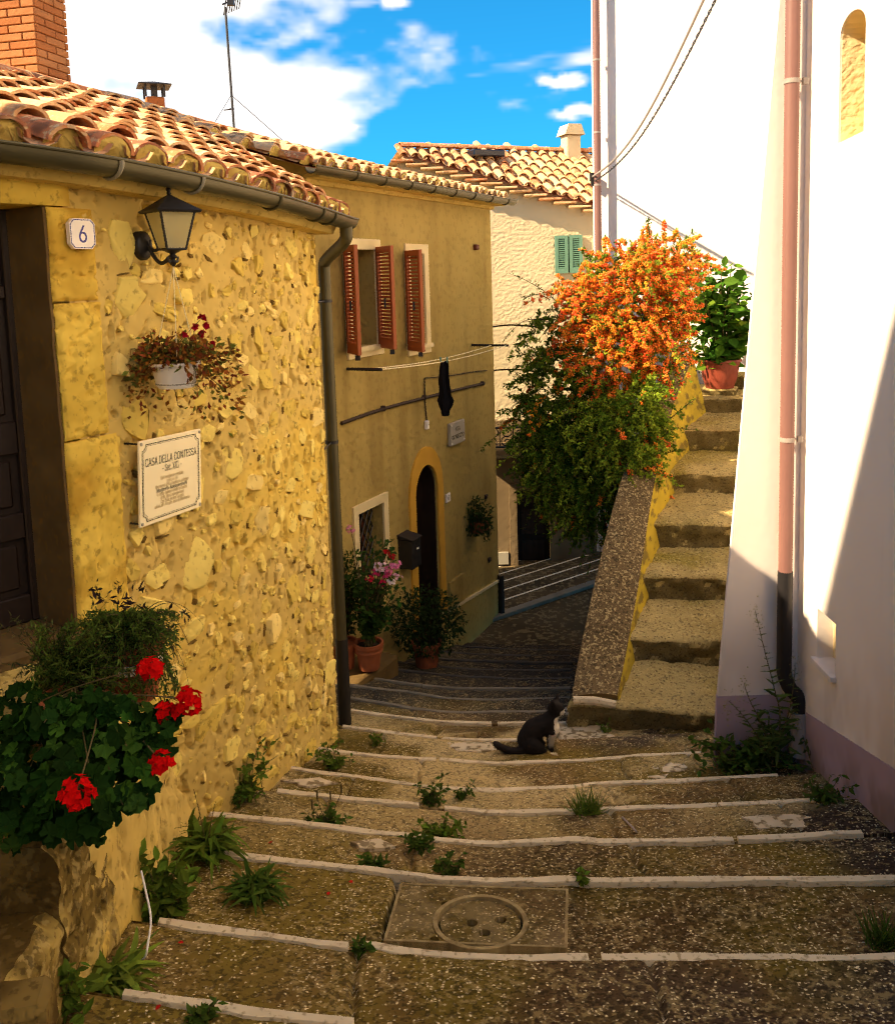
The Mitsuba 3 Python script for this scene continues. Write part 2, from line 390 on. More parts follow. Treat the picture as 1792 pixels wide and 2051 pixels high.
mat('m_brick_b', lambda p, n, uv: mix((0.33, 0.14, 0.055), (0.43, 0.21, 0.09), fbm(p.x * 7, p.y * 7, p.z * 7, 4)), 0.9, b_rough, 1.0, 0.1)
mat('m_brickmortar', (0.30, 0.15, 0.07), 0.95)
mat('m_gutter', lambda p, n, uv: mix((0.055, 0.050, 0.024), (0.105, 0.092, 0.042), fbm(p.x * 4, p.y * 4, p.z * 4, 4)), 0.42, None, 1, 0.5, metallic=0.45)
mat('m_gutter_pale', (0.28, 0.26, 0.19), 0.5, None, 1, 0.5, metallic=0.2)
mat('m_copperpipe', lambda p, n, uv: mix((0.16, 0.078, 0.068), (0.22, 0.11, 0.095), fbm(p.x * 3, p.y * 3, p.z * 1.5, 3)), 0.5, None, 1, 0.4)
mat('m_blackpipe', (0.015, 0.014, 0.016), 0.45)
mat('m_greypipe', (0.30, 0.26, 0.24), 0.6)
mat('m_iron', (0.012, 0.011, 0.011), 0.45, None, 1, 0.5)
mat('m_ironrust', (0.035, 0.022, 0.014), 0.7)
mat('m_door', lambda p, n, uv: mix((0.012, 0.0065, 0.004), (0.028, 0.016, 0.011), fbm(p.x * 20, p.y * 20, p.z * 2.5, 3)), 0.45, None, 1, 0.4)
mat('m_doordark', (0.008, 0.006, 0.005), 0.5)
mat('m_shutter', lambda p, n, uv: mix((0.30, 0.070, 0.018), (0.40, 0.105, 0.028), fbm(p.x * 9, p.y * 9, p.z * 2, 3)), 0.5, None, 1, 0.4)
mat('m_shutterdark', (0.10, 0.024, 0.010), 0.6)
mat('m_greenshutter', (0.12, 0.25, 0.18), 0.55)
mat('m_enamel', (0.78, 0.73, 0.66), 0.25, None, 1, 0.5, clearcoat=0.5)
mat('m_blue', (0.05, 0.05, 0.25), 0.4)
mat('m_plaque', (0.90, 0.80, 0.50), 0.35, None, 1, 0.4)
mat('m_ink', (0.06, 0.05, 0.02), 0.6)
mat('m_inkpale', (0.55, 0.43, 0.20), 0.6)
mat('m_marble', (0.36, 0.33, 0.26), 0.5)
mat('m_whiteplastic', (0.80, 0.78, 0.72), 0.5)
mat('m_string', (0.80, 0.72, 0.45), 0.8)
mat('m_cloth', (0.006, 0.006, 0.008), 0.95, None, 1, 0.1, sheen=0.3)
mat('m_terracotta', lambda p, n, uv: mix((0.22, 0.062, 0.024), (0.33, 0.105, 0.045), fbm(p.x * 9, p.y * 9, p.z * 9, 3)), 0.85, b_rough, 0.6, 0.2)
mat('m_redpot', lambda p, n, uv: mix((0.19, 0.036, 0.020), (0.27, 0.060, 0.034), fbm(p.x * 7, p.y * 7, p.z * 7, 3)), 0.5, None, 1, 0.4)
mat('m_soil', (0.03, 0.02, 0.012), 1.0)
mat('m_stem', (0.09, 0.07, 0.025), 0.8)
mat('m_twig', (0.06, 0.040, 0.02), 0.9)
mat('m_panel', (0.010, 0.012, 0.020), 0.2, None, 1, 0.6)
mat('m_ground', lambda p, n, uv: mix((0.10, 0.08, 0.05), (0.16, 0.13, 0.08), fbm(p.x * 0.5, p.y * 0.5, 0.0, 4)), 0.95)
mat('m_farpave', lambda p, n, uv: mix(mix((0.035, 0.027, 0.016), (0.12, 0.088, 0.045), fbm(p.x * 1.7, p.y * 1.7, 0.0, 4)), (0.24, 0.18, 0.09), smoothstep(0.5, 0.7, fbm(p.x * 17, p.y * 17, 1.0, 4)) * 0.7), 0.95, b_street, 1.5, 0.1)
mat('m_farnosing', lambda p, n, uv: mix((0.62, 0.55, 0.42), (0.80, 0.72, 0.56), fbm(p.x * 6, p.y * 6, p.z * 6, 3)), 0.95, None, 1, 0.05)
mat('m_paleglass', (0.72, 0.66, 0.36), 0.3, None, 1, 0.5)
mat('m_lowwall', lambda p, n, uv: mix((0.12, 0.085, 0.045), (0.22, 0.16, 0.09), fbm(p.x * 1.3, p.y * 1.3, p.z * 1.3, 4)), 0.95, b_wall, 1.0, 0.1)  # brown lower storey, with the shade down there partly put into the tone
mat('m_landing', c_landing, 0.92, b_wall, 2.0, 0.1)
mat('m_landing_shaded', lambda p, n, uv: mix(c_landing(p, n, uv), (0.10, 0.068, 0.02), 0.55) * mi.Color3f(0.62, 0.58, 0.55), 0.92, b_wall, 2.0, 0.1)  # dimmed landing colour: the shade under the geranium is painted in
mat('m_nosing_dimmed', lambda p, n, uv: mix((0.13, 0.115, 0.085), (0.24, 0.21, 0.16), fbm(p.x * 6, p.y * 6, p.z * 6, 3)), 0.9, b_rough, 1.0, 0.1)  # dimmed copy of the nosing colour, far shade painted in
mat('m_nosing_shaded', lambda p, n, uv: mix((0.05, 0.047, 0.042), (0.11, 0.10, 0.085), fbm(p.x * 6, p.y * 6, p.z * 6, 3)), 0.9, b_rough, 1.0, 0.1)  # deeper copy for the farthest strips, their shade put into the colour
mat('m_patch', lambda p, n, uv: mix(mix((0.44, 0.36, 0.22), (0.66, 0.57, 0.40), fbm(p.x * 8, p.y * 8, 1.0, 4)), (0.13, 0.09, 0.035), smoothstep(0.5, 0.66, fbm(p.x * 26, p.y * 26, 4.0, 4)) * 0.8), 0.95, b_rough, 1.0, 0.1)
mat('m_slabpale', lambda p, n, uv: mix((0.12, 0.085, 0.035), (0.42, 0.33, 0.16), fbm(p.x * 30, p.y * 30, 2.0, 4)), 0.95, b_rough, 1.0, 0.1)
mat('m_slab', lambda p, n, uv: mix(c_street(p, n, uv), (0.30, 0.23, 0.12), 0.08 + 0.3 * smoothstep(0.4, 0.7, fbm(p.x * 9, p.y * 9, 3.0, 3))), 0.95, b_street, 1.0, 0.15)
mat('m_ink2', (0.16, 0.13, 0.06), 0.6)
mat('m_eye', (0.30, 0.32, 0.05), 0.1, None, 1, 0.6)
scene['m_frost'] = {'type': 'principledthin', 'base_color': rgb((0.80, 0.74, 0.42)), 'roughness': 0.4, 'diff_trans': 1.0, 'spec_trans': 0.25}
scene['m_glass'] = {'type': 'thindielectric'}
for k_, t_, r_ in (('m_leaf', 0.55, 0.45), ('m_thickleaf', 0.3, 0.35), ('m_petal', 0.6, 0.6), ('m_dryleaf', 0.5, 0.7)): leafmat(k_, t_, r_)
vmat('m_berry', 0.35, 0.5); vmat('m_vfur', 0.75, 0.2); vmat('m_paint', 0.6, 0.3)

# ------------------------------------------------------------------ the stepped street (setting)
H, S = 1.75, 0.28


def cross(x):
    x = np.asarray(x, float); return 0.055 * np.clip(0.25 - x, 0, 1.6) ** 1.6 + 0.03 * np.clip(x - 0.75, 0, 2.0) ** 1.6


def onramp(x, y):
    Y = 5.0
    for _ in range(30):
        p = at(x, y, Y); zt = -H - S * p[1] + cross(p[0]); d = ray(x, y)
        Y = (-H + cross(p[0])) / (d[2] / d[1] + S)
    return at(x, y, Y)


def ramp_z(x, y): return -H - S * y + cross(x)


NOS = [  # pieces of each pale nosing strip, as read off the photograph
    [[(255, 1996), (380, 2014), (520, 2034), (700, 2056)]],
    [[(325, 1851), (480, 1872), (641, 1894), (690, 1902)], [(731, 1899), (801, 1910), (930, 1922), (1052, 1924), (1171, 1924)], [(1212, 1924), (1412, 1922), (1591, 1921)], [(1598, 1924), (1792, 1921), (1900, 1920)]],
    [[(440, 1713), (641, 1735), (712, 1743), (772, 1750)], [(779, 1752), (885, 1765), (975, 1768), (1151, 1763)], [(1164, 1767), (1350, 1766), (1501, 1765)], [(1505, 1765), (1700, 1764), (1850, 1764)]],
    [[(425, 1633), (641, 1656), (731, 1667), (846, 1678)], [(853, 1682), (994, 1694), (1058, 1692), (1171, 1683)], [(1180, 1688), (1330, 1688), (1463, 1687)], [(1482, 1683), (1604, 1676), (1720, 1672)]],
    [[(560, 1586), (641, 1595), (705, 1603), (834, 1615)], [(895, 1620), (1007, 1630), (1148, 1627)], [(1206, 1624), (1320, 1620), (1431, 1615)], [(1444, 1614), (1633, 1606)]],
    [[(570, 1537), (641, 1549), (725, 1559), (875, 1582)], [(891, 1582), (1000, 1586), (1161, 1577)], [(1171, 1574), (1386, 1564), (1553, 1556)]],
    [[(640, 1503), (744, 1515), (869, 1523)], [(885, 1524), (1000, 1533), (1116, 1528)], [(1119, 1528), (1283, 1517), (1405, 1509)]],
    [[(690, 1457), (795, 1471), (911, 1483), (985, 1486), (1075, 1485)]],
    [[(700, 1424), (795, 1438), (885, 1448), (981, 1450)], [(1000, 1450), (1065, 1450), (1130, 1449)]],
    [[(699, 1399), (797, 1416), (841, 1423), (885, 1427), (998, 1428)], [(1005, 1428), (1065, 1426), (1138, 1424)]],
    [[(699, 1374), (816, 1387)], [(822, 1389), (885, 1399), (988, 1403), (1138, 1399)]],
    [[(699, 1352), (760, 1362), (841, 1374)], [(848, 1375), (1001, 1381), (1138, 1379)]],
    [[(740, 1334), (872, 1352), (1010, 1360)], [(1019, 1361), (1141, 1360)]],
    [[(760, 1322), (885, 1338), (960, 1342)], [(966, 1342), (1141, 1343)]],
    [[(800, 1312), (900, 1322), (1141, 1328)]],
    [[(840, 1300), (930, 1310), (1141, 1315)]],
    [[(880, 1290), (940, 1297), (1140, 1304)]],
]
XS = np.linspace(-2.6, 3.3, 560)
lines = []
for pieces in NOS:
    P = np.vstack([[onramp(x, y) for x, y in pc] for pc in pieces])
    P = P[np.argsort(P[:, 0])]
    Yc = np.interp(XS, P[:, 0], P[:, 1])
    Yc += np.where(XS > P[-1, 0], 0.0, 0) + np.where(XS < P[0, 0], 0.12 * (P[0, 0] - XS), 0)
    lines.append(Yc)
first = lines[0] * 0 + lines[1] - 0.72
lines[0] = np.minimum(np.maximum(lines[0], first - 0.15), first + 0.25)
lines = [lines[0] - 0.62 * k for k in (4, 3, 2, 1)] + lines            # steps behind and under the camera
NPRE = 4
for i in range(1, len(lines)): lines[i] = np.maximum(lines[i], lines[i - 1] + 0.22)
END = lines[-1] + 0.55
street = MB(); XM = XS


def drop(i): return 0.5 * 0.28 * np.median((lines[i + 1] if i + 1 < len(lines) else END) - lines[i])


for i in range(len(lines)):
    y0, y1 = lines[i], (lines[i + 1] if i + 1 < len(lines) else END)
    nv = 34 if i < 10 else 14
    xs = XS if i < 10 else XS[::2]
    if i >= 10: y0, y1 = y0[::2], y1[::2]
    u = np.linspace(0, 1, nv)[:, None]
    Yg = y0 + u * (y1 - y0); Xg = np.broadcast_to(xs, Yg.shape)
    z0, z1 = ramp_z(xs, y0) - drop(i), ramp_z(xs, y1)
    Z = z0 + u * (z1 - z0)
    P = np.stack([Xg, Yg, Z], -1)
    Z = Z + 0.035 * (meshkit.fbm(P * [1.6, 1.6, 0], 3, 5) - 0.5) * np.sin(np.pi * u) + 0.012 * (meshkit.fbm(P * [14, 14, 0], 3, 6) - 0.5)
    Z = Z - 0.016 * np.clip((u - 0.965) / 0.035, 0, 1)
    # worn joints between the slabs of a tread
    for xj in (rng.uniform(-1.0, -0.1), rng.uniform(0.5, 1.2), rng.uniform(1.5, 2.2)):
        if i in (NPRE + 1,): xj = -0.335
        xw = xj + 0.10 * (meshkit.fbm(P * [0, 5, 0] + xj * 9, 2, 8) - 0.5)
        Z = Z - 0.026 * np.exp(-((Xg - xw) / 0.013) ** 2) * np.clip(0.3 + 1.6 * meshkit.noise(P * [3, 6, 0] + xj, 3), 0, 1) + 0.012 * (Xg > xw) * math.sin(i * 2.3 + xj * 5)
    P = np.stack([Xg, Yg, Z], -1)
    P0 = P[:1].copy(); P0[..., 2] = ramp_z(xs, y0)[None] - 0.004
    street.grid(np.concatenate([P0, P], 0))
v, f = street.get()
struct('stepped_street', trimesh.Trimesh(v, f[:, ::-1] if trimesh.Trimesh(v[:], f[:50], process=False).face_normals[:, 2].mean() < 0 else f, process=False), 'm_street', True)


def street_z(x, y):
    """height of the tread at a spot"""
    k = 0
    for i in range(len(lines)):
        if np.interp(x, XS, lines[i]) < y: k = i
    y0 = np.interp(x, XS, lines[k]); y1 = np.interp(x, XS, lines[k + 1] if k + 1 < len(lines) else END)
    u = (y - y0) / (y1 - y0); a, b = ramp_z(x, y0) - drop(k), ramp_z(x, y1)
    return float(a + u * (b - a))


def onstreet(x, y):
    p = onramp(x, y)
    for _ in range(12):
        d = ray(x, y); p = d * (street_z(p[0], p[1]) / d[2])
    return p


def nosing(xa, xb, li, h):
    n = max(4, int((xb - xa) / 0.05)); xs = np.linspace(xa, xb, n)
    ys = np.interp(xs, XS, lines[li]); w = 0.020 + 0.010 * (meshkit.noise(np.stack([xs * 7, xs * 0 + li, xs * 0], 1), 2) - 0.5)
    wob = 0.024 * (meshkit.fbm(np.stack([xs * 14, xs * 0 + li * 3.1, xs * 0], 1), 3, 3) - 0.5)
    zt = ramp_z(xs, ys) + 0.012 + 0.012 * (meshkit.noise(np.stack([xs * 3, xs * 0 + li * 1.7, xs * 0], 1), 4) - 0.5)
    ring = lambda dy, dz: np.stack([xs, ys + dy * w + wob * (1 if dy < 0 else 0.3), zt + dz], 1)
    P = np.stack([ring(-1, -0.08), ring(-1.03, -0.012), ring(-0.80, 0), ring(0.8, 0.001), ring(1.03, -0.013), ring(1, -h)], 0)
    m = MB(); m.grid(P)
    for e in (0, -1):
        q = P[:, e]; m.add(q, [[0, 1, 2], [0, 2, 3], [0, 3, 4], [0, 4, 5]] if e else [[0, 2, 1], [0, 3, 2], [0, 4, 3], [0, 5, 4]])
    return m.mesh()


for k, pieces in enumerate(NOS):
    for pc in pieces:
        a, b = onramp(*pc[0]), onramp(*pc[-1])
        obj('nosing', nosing(a[0] - 0.014, b[0] + 0.014, k + NPRE, drop(k + NPRE) + 0.03), 'm_nosing' if k < 9 else 'm_nosing_dimmed' if k < 12 else 'm_nosing_shaded', 'stepped_street', 50)

# the level end of the lane and the low ground under the whole village
gz = float(ramp_z(0.8, END.mean())) - 0.06
g = MB(); far_y = 21.0
xx, yy = np.meshgrid(np.linspace(-4, 9, 60), np.linspace(float(END.min()) - 0.4, far_y, 50))
ga, gb_ = onp(1003, 1232, A([0, 0, gz]), A([0, 0, 1.0])), onp(1190, 1168, A([0, 0, gz]), A([0, 0, 1.0]))
gd = unit(gb_ - ga); gu = A([-gd[1], gd[0], 0]); dist = (xx - ga[0]) * gu[0] + (yy - ga[1]) * gu[1]
g.grid(np.stack([xx, yy, gz - 0.04 - 0.16 * np.clip(dist, 0, 3.0) + 0.02 * meshkit.fbm(np.stack([xx, yy, xx * 0], -1) * 1.5, 3)], -1))
v, f = g.get(); struct('lane_end_paving', trimesh.Trimesh(v, f[:, ::-1], process=False), 'm_farpave', True)
g = MB(); a = np.linspace(-1, 1, 41); a = np.sign(a) * np.abs(a) ** 3 * 450
xx, yy = np.meshgrid(a, a + 10); g.grid(np.stack([xx, yy, -9.0 - 0.02 * np.hypot(xx, yy)], -1))
v, f = g.get(); struct('ground', trimesh.Trimesh(v, f[:, ::-1], process=False), 'm_ground', True)

# worn cement patches trowelled over the treads
gq = np.random.default_rng(12)
for pts in ([(885, 1492), (930, 1487), (985, 1489), (1012, 1495), (1004, 1507), (955, 1510), (905, 1506)], [(1112, 1462), (1160, 1448), (1215, 1456), (1232, 1476), (1190, 1496), (1118, 1500)], [(1300, 1535), (1345, 1528), (1385, 1533), (1372, 1548), (1318, 1551)], [(1090, 1512), (1150, 1506), (1120, 1517)], [(1480, 1640), (1560, 1632), (1640, 1640), (1620, 1660), (1520, 1664)], [(1290, 1558), (1340, 1553), (1330, 1566)], [(1570, 1580), (1600, 1570), (1612, 1590), (1580, 1594)], [(560, 1566), (640, 1560), (690, 1572), (620, 1580)], [(700, 1690), (760, 1682), (800, 1700), (730, 1708)]):
    P = A([onstreet(x, y) for x, y in pts]); c = P.mean(0); R = []
    for k in range(len(P)):
        for u in (0, 0.33, 0.66): R.append(P[k] * (1 - u) + P[(k + 1) % len(P)] * u)
    R = A(R); R = c + (R - c) * gq.uniform(0.82, 1.1, (len(R), 1)); n = len(R); M_ = c + (R - c) * 0.93
    up = lambda Q, h: A([[q[0], q[1], street_z(q[0], q[1]) + h] for q in Q])
    V = np.vstack([up(R, -0.02), up(M_, 0.011), up(c + (R - c) * 0.5, 0.013), up(c[None], 0.013)]); i = np.arange(n); j = (i + 1) % n; F_ = []
    for a in (0, n): F_ += [np.stack([a + i, a + j, a + n + j], 1), np.stack([a + i, a + n + j, a + n + i], 1)]
    F_.append(np.stack([2 * n + i, 2 * n + j, i * 0 + 3 * n], 1)); F_ = np.vstack(F_)
    if trimesh.Trimesh(V, F_, process=False).face_normals[:, 2].mean() < 0: F_ = F_[:, ::-1]
    obj('cement_patch', trimesh.Trimesh(V, F_, process=False), 'm_patch', 'stepped_street', 40)

# ------------------------------------------------------------------ the stone house on the left
CTRL = A([(-3.9, 1.77), (-2.73, 2.94), (-1.73, 3.94), (-1.57, 4.25), (-1.41, 4.65), (-1.20, 5.3), (-1.05, 5.95), (-0.93, 6.55)])
_s = np.r_[0, np.cumsum(np.linalg.norm(np.diff(CTRL, axis=0), axis=1))]
PATH = PchipInterpolator(_s, CTRL); SEND = float(_s[-1]); SJ = float(_s[2])


def wp(s, off=0.0):
    s = np.asarray(s, float); p = PATH(s); t = unit(PATH(s, 1)); n = np.stack([t[..., 1], -t[..., 0]], -1)
    return p + n * np.asarray(off)[..., None] if np.ndim(off) else p + n * off


def wt(s): t = unit(PATH(s, 1)); return np.r_[t, 0], np.r_[t[1], -t[0], 0]      # along the wall, out of the wall


def wpt(s, z, off=0.0): return np.concatenate([wp(s, off), np.asarray(z, float)[..., None]], -1)


def pick(x, y, off=0.0):
    """where the sight line of a pixel meets the curved wall: (s, z)"""
    ss = np.linspace(0.3, SEND, 3000); q = wp(ss, off); d = ray(x, y); r = q[:, 0] - d[0] / d[1] * q[:, 1]
    i = int(np.argmin(np.abs(r))); return float(ss[i]), float(d[2] / d[1] * q[i, 1])


house = thing('stone_house', 'rough yellow stone house with rounded wall, number 6 door and terracotta tile roof', 'house')
ZE0, ZE1 = 0.55, 0.425


def zeave(s): return ZE0 + (ZE1 - ZE0) * np.clip((np.asarray(s) - SJ) / (SEND - SJ), -1, 1)


sJt, zJt = pick(88, 411); sJb, zJb = pick(150, 1262)
ZTH, ZDT = zJb, zJt                       # door sill and lintel underside
SJ2 = sJt                                 # right edge of the door opening
SD0 = SJ2 - 1.02
ZL = -1.5                                 # landing top


def wallgrid(s0, s1, z0f, z1f, ns, nz, amp=1.0):
    s = np.linspace(s0, s1, ns); u = np.linspace(0, 1, nz); Sg, U = np.meshgrid(s, u, indexing='ij')
    z0, z1 = z0f(s)[:, None], z1f(s)[:, None]; Z = z0 + U * (z1 - z0)
    P = wpt(Sg, Z)
    n = meshkit.fbm(P * [5, 5, 5], 4, 2) - 0.5; m = meshkit.fbm(P * [22, 22, 22], 3, 7) - 0.5
    pit = np.clip((meshkit.fbm(P * [22, 22, 13], 3, 12) - 0.615) / 0.05, 0, 1)
    return wpt(Sg, Z, amp * (0.026 * n + 0.010 * m - 0.026 * pit))


base = lambda s: np.array([ramp_z(*wp(q)) - 0.25 for q in np.atleast_1d(s)])
top = lambda s: zeave(s) - 0.02
mb = MB()
mb.grid(wallgrid(SJ2 + 0.09, SEND, base, top, 260, 330))
mb.grid(wallgrid(SD0 - 1.6, SJ2 + 0.17, lambda s: s * 0 + ZDT + 0.25, top, 60, 26))
mb.grid(wallgrid(SD0 - 1.6, SD0 - 0.1, base, lambda s: s * 0 + ZDT + 0.26, 30, 60))
# the return of the end wall, going back from the corner
cs = np.linspace(0, 1, 40); z = np.linspace(-4.3, ZE1 - 0.02, 150); C0 = wp(SEND)
Wd = A([-0.96, 0.28]); Cg = C0[None] + cs[:, None] * 3.0 * Wd[None]
P = np.concatenate([np.repeat(Cg[:, None], 150, 1), np.broadcast_to(z[None, :, None], (40, 150, 1))], -1)
P[..., 1] += 0.05 * (meshkit.fbm(P * 5, 4, 2) - 0.5) * np.clip(cs * 8, 0, 1)[:, None]
mb.grid(P)
obj('wall', mb.mesh(), 'm_mortar', house, True)

# rubble stones set proud of the mortar: the largest 290 are parts, the small ones one part
sp, zp, sx, sz, st = [], [], [], [], []
g = np.random.default_rng(5)
blocked = []                                # (s0, s1, z0, z1) of what hangs on the wall is fine to overlap; the quoins are not
tries = 0
for rad_lo, rad_hi, want in ((0.070, 0.120, 54), (0.045, 0.075, 110), (0.024, 0.045, 140), (0.010, 0.022, 150)):
    got = 0
    for _ in range(60000):
        if got >= want: break
        s = g.uniform(SJ2 + 0.27, SEND - 0.04); zlo = float(base(s)[0]) + 0.25; z = g.uniform(zlo, float(zeave(s)) - 0.13)
        r = g.uniform(rad_lo, rad_hi); a = r * g.uniform(0.75, 1.5); b = r * g.uniform(0.55, 1.25)
        if s - a < SJ2 + 0.25 or s + a > SEND + 0.02: continue
        if sp:
            dd = np.hypot((A(sp) - s) / (A(sx) + a), (A(zp) - z) / (A(sz) + b))
            if dd.min() < g.uniform(0.85, 1.5): continue
        sp.append(s); zp.append(z); sx.append(a); sz.append(b); got += 1
order = np.argsort(-A(sx) * A(sz))
small = MB()


def stone(s, z, a, b, seed, big):
    gg = np.random.default_rng(seed); n = int(gg.integers(7, 11)) if big else 6
    th = (np.arange(n) + gg.uniform(-0.42, 0.42, n)) * 2 * np.pi / n
    k = gg.uniform(1.6, 3.2); c, q = np.cos(th), np.sin(th)
    rr = (np.abs(c) ** k + np.abs(q) ** k) ** (-1 / k) * gg.uniform(0.68, 1.12, n)
    rot = gg.uniform(-0.35, 0.35); x0, y0 = a * rr * c, b * rr * q
    x, y = x0 * math.cos(rot) - y0 * math.sin(rot), x0 * math.sin(rot) + y0 * math.cos(rot)
    h = gg.uniform(0.004, 0.017) * (1.0 if big else 0.7); tx, ty = gg.uniform(-0.22, 0.22, 2)
    rings = [(1.04, -0.035), (1.0, h * 0.7 - 0.004), (0.90, h), (0.45, h * 1.12)] if big else [(1.04, -0.03), (0.98, h * 0.6), (0.62, h)]
    V = []
    for fr, o in rings:
        w = gg.uniform(-0.007, 0.007, n) if fr < 1.02 else 0
        V.append(wpt(s + fr * x, z + fr * y, o + tx * fr * x * (fr < 1.02) + ty * fr * y * (fr < 1.02) + w))
    V.append(wpt(A([s]), A([z]), A([h * 1.05]))); V = np.vstack(V); i = np.arange(n); f = []
    for k_ in range(len(rings) - 1):
        f.append(np.stack([k_ * n + i, k_ * n + (i + 1) % n, (k_ + 1) * n + (i + 1) % n], 1)); f.append(np.stack([k_ * n + i, (k_ + 1) * n + (i + 1) % n, (k_ + 1) * n + i], 1))
    L = len(rings) - 1
    f.append(np.stack([L * n + i, L * n + (i + 1) % n, i * 0 + len(V) - 1], 1))
    return V, np.vstack(f)


for j, o in enumerate(order):
    vv, ff = stone(sp[o], zp[o], sx[o], sz[o], int(o) + 100, j < 290)
    if j < 290: obj('stone', trimesh.Trimesh(vv, ff, process=False), ('m_stone_a', 'm_stone_b', 'm_stone_a', 'm_stone_c', 'm_stone_b')[int(o) % 5], house + '__wall', 40)
    else: small.add(vv, ff)
crev = MB()  # flat dark flakes painting shadow into the gaps beside the stones
for j, o in enumerate(order[:240]):
    gg = np.random.default_rng(int(o) + 9000)
    for _ in range(int(gg.random() < 0.62)):
        an = gg.uniform(2.6, 5.6); r = gg.uniform(0.22, 0.5); cs, cz_ = sp[o] + sx[o] * 0.98 * math.cos(an), zp[o] + sz[o] * 0.98 * math.sin(an)
        if cs < SJ2 + 0.28 or cs > SEND - 0.03: continue
        kk_ = gg.uniform(0.005, 0.013); th_ = (np.arange(8) + gg.uniform(-.4, .4, 8)) * np.pi / 4; ra = gg.uniform(0.6, 1.2, 8); tx_, tz_ = -math.sin(an), math.cos(an); le = min(max(1.25 * r * min(sx[o], sz[o]), 0.012), 0.05)
        ds, dz_ = ra * (np.cos(th_) * le * tx_ + np.sin(th_) * kk_ * math.cos(an)), ra * (np.cos(th_) * le * tz_ + np.sin(th_) * kk_ * math.sin(an))
        V = np.vstack([wpt(cs + ds, cz_ + dz_, 0.0095 + 0 * ds), wpt(cs + 1.35 * ds, cz_ + 1.35 * dz_, -0.02 + 0 * ds), wpt(A([cs]), A([cz_]), A([0.011]))]); i_ = np.arange(8)
        crev.add(V, np.vstack([np.stack([i_, (i_ + 1) % 8, i_ * 0 + 16], 1), np.stack([8 + i_, 8 + (i_ + 1) % 8, (i_ + 1) % 8], 1), np.stack([8 + i_, (i_ + 1) % 8, i_], 1)]))
obj('dirt_filled_gaps', crev.mesh(), 'm_gap_shade', house + '__wall', False, kind='stuff')
obj('small_stones', small.mesh(), 'm_stone_a', house + '__wall', False, kind='stuff')


# dressed stones round the door
def slab(s0, s1, z0, z1, off, depth, seed, nx=30, nz=50, cut=0.012):
    """a rough-faced dressed block following the wall"""
    s = np.linspace(s0, s1, nx); z = np.linspace(z0, z1, nz); Sg, Zg = np.meshgrid(s, z, indexing='ij')
    e = np.minimum(np.minimum((Sg - s0), (s1 - Sg)), np.minimum(Zg - z0, z1 - Zg)); rnd = cut * (1 - np.clip(e / 0.022, 0, 1)) ** 2
    O = off - rnd + 0.030 * (meshkit.fbm(wpt(Sg, Zg) * 7 + seed, 5, seed) - 0.5) - 0.012 * np.clip((meshkit.fbm(wpt(Sg, Zg) * 26, 3, seed) - 0.6) / 0.08, 0, 1) * (cut > 0.005)
    m = MB(); m.grid(wpt(Sg, Zg, O))
    edge = [(i, 0) for i in range(nx)] + [(nx - 1, k) for k in range(1, nz)] + [(i, nz - 1) for i in range(nx - 2, -1, -1)] + [(0, k) for k in range(nz - 2, -1, -1)]
    a = A([wpt(Sg[i, k], Zg[i, k], O[i, k]) for i, k in edge]); b = A([wpt(Sg[i, k], Zg[i, k], -depth) for i, k in edge])
    m.grid(np.stack([b, a], 0)); return m.mesh()


dz = ZDT - ZTH
qz = [pick(140, 605)[1], pick(140, 884)[1]]
obj('quoin', slab(SJ2, SJ2 + 0.245, qz[0] + 0.005, ZDT - 0.006, 0.020, 0.30, 3), 'm_quoin', house, 40)
obj('quoin', slab(SJ2 + 0.003, SJ2 + 0.25, qz[1] + 0.005, qz[0] - 0.005, 0.024, 0.30, 4), 'm_quoin', house, 40)
obj('quoin', slab(SJ2 - 0.002, SJ2 + 0.30, ZTH - 0.02, qz[1] - 0.005, 0.022, 0.30, 5), 'm_quoin', house, 40)
obj('quoin', slab(SJ2 + 0.02, SJ2 + 0.30, ZL - 1.5, ZTH - 0.03, 0.018, 0.30, 8), 'm_quoin', house, 40)
obj('lintel', slab(SD0 - 0.25, SJ2 + 0.115, ZDT, ZDT + 0.275, 0.030, 0.34, 6, 30, 14), 'm_quoin', house, 40, label='long dressed stone lintel over the door')
obj('quoin', slab(SD0 - 0.26, SD0, ZTH, ZDT - 0.006, 0.02, 0.30, 7), 'm_quoin', house, 40)

# the door, set back in its reveal
ex, en = wt(SJ2 - 0.4); ez = A([0, 0, 1.0])
DM = frame(np.r_[wp(SJ2), ZTH], -ex, en, ez)              # x goes from the right jamb leftwards, y out of the wall
dk = thing('stone_house__door', '', '') if False else house + '__door'


def dbox(mbx, x0, x1, z0, z1, y0, y1, bev=0.006):
    b = rbox([x1 - x0, y1 - y0, z1 - z0], bev); b.vertices = xf(DM, b.vertices + [(x0 + x1) / 2, (y0 + y1) / 2, (z0 + z1) / 2]); mbx.tm(b)


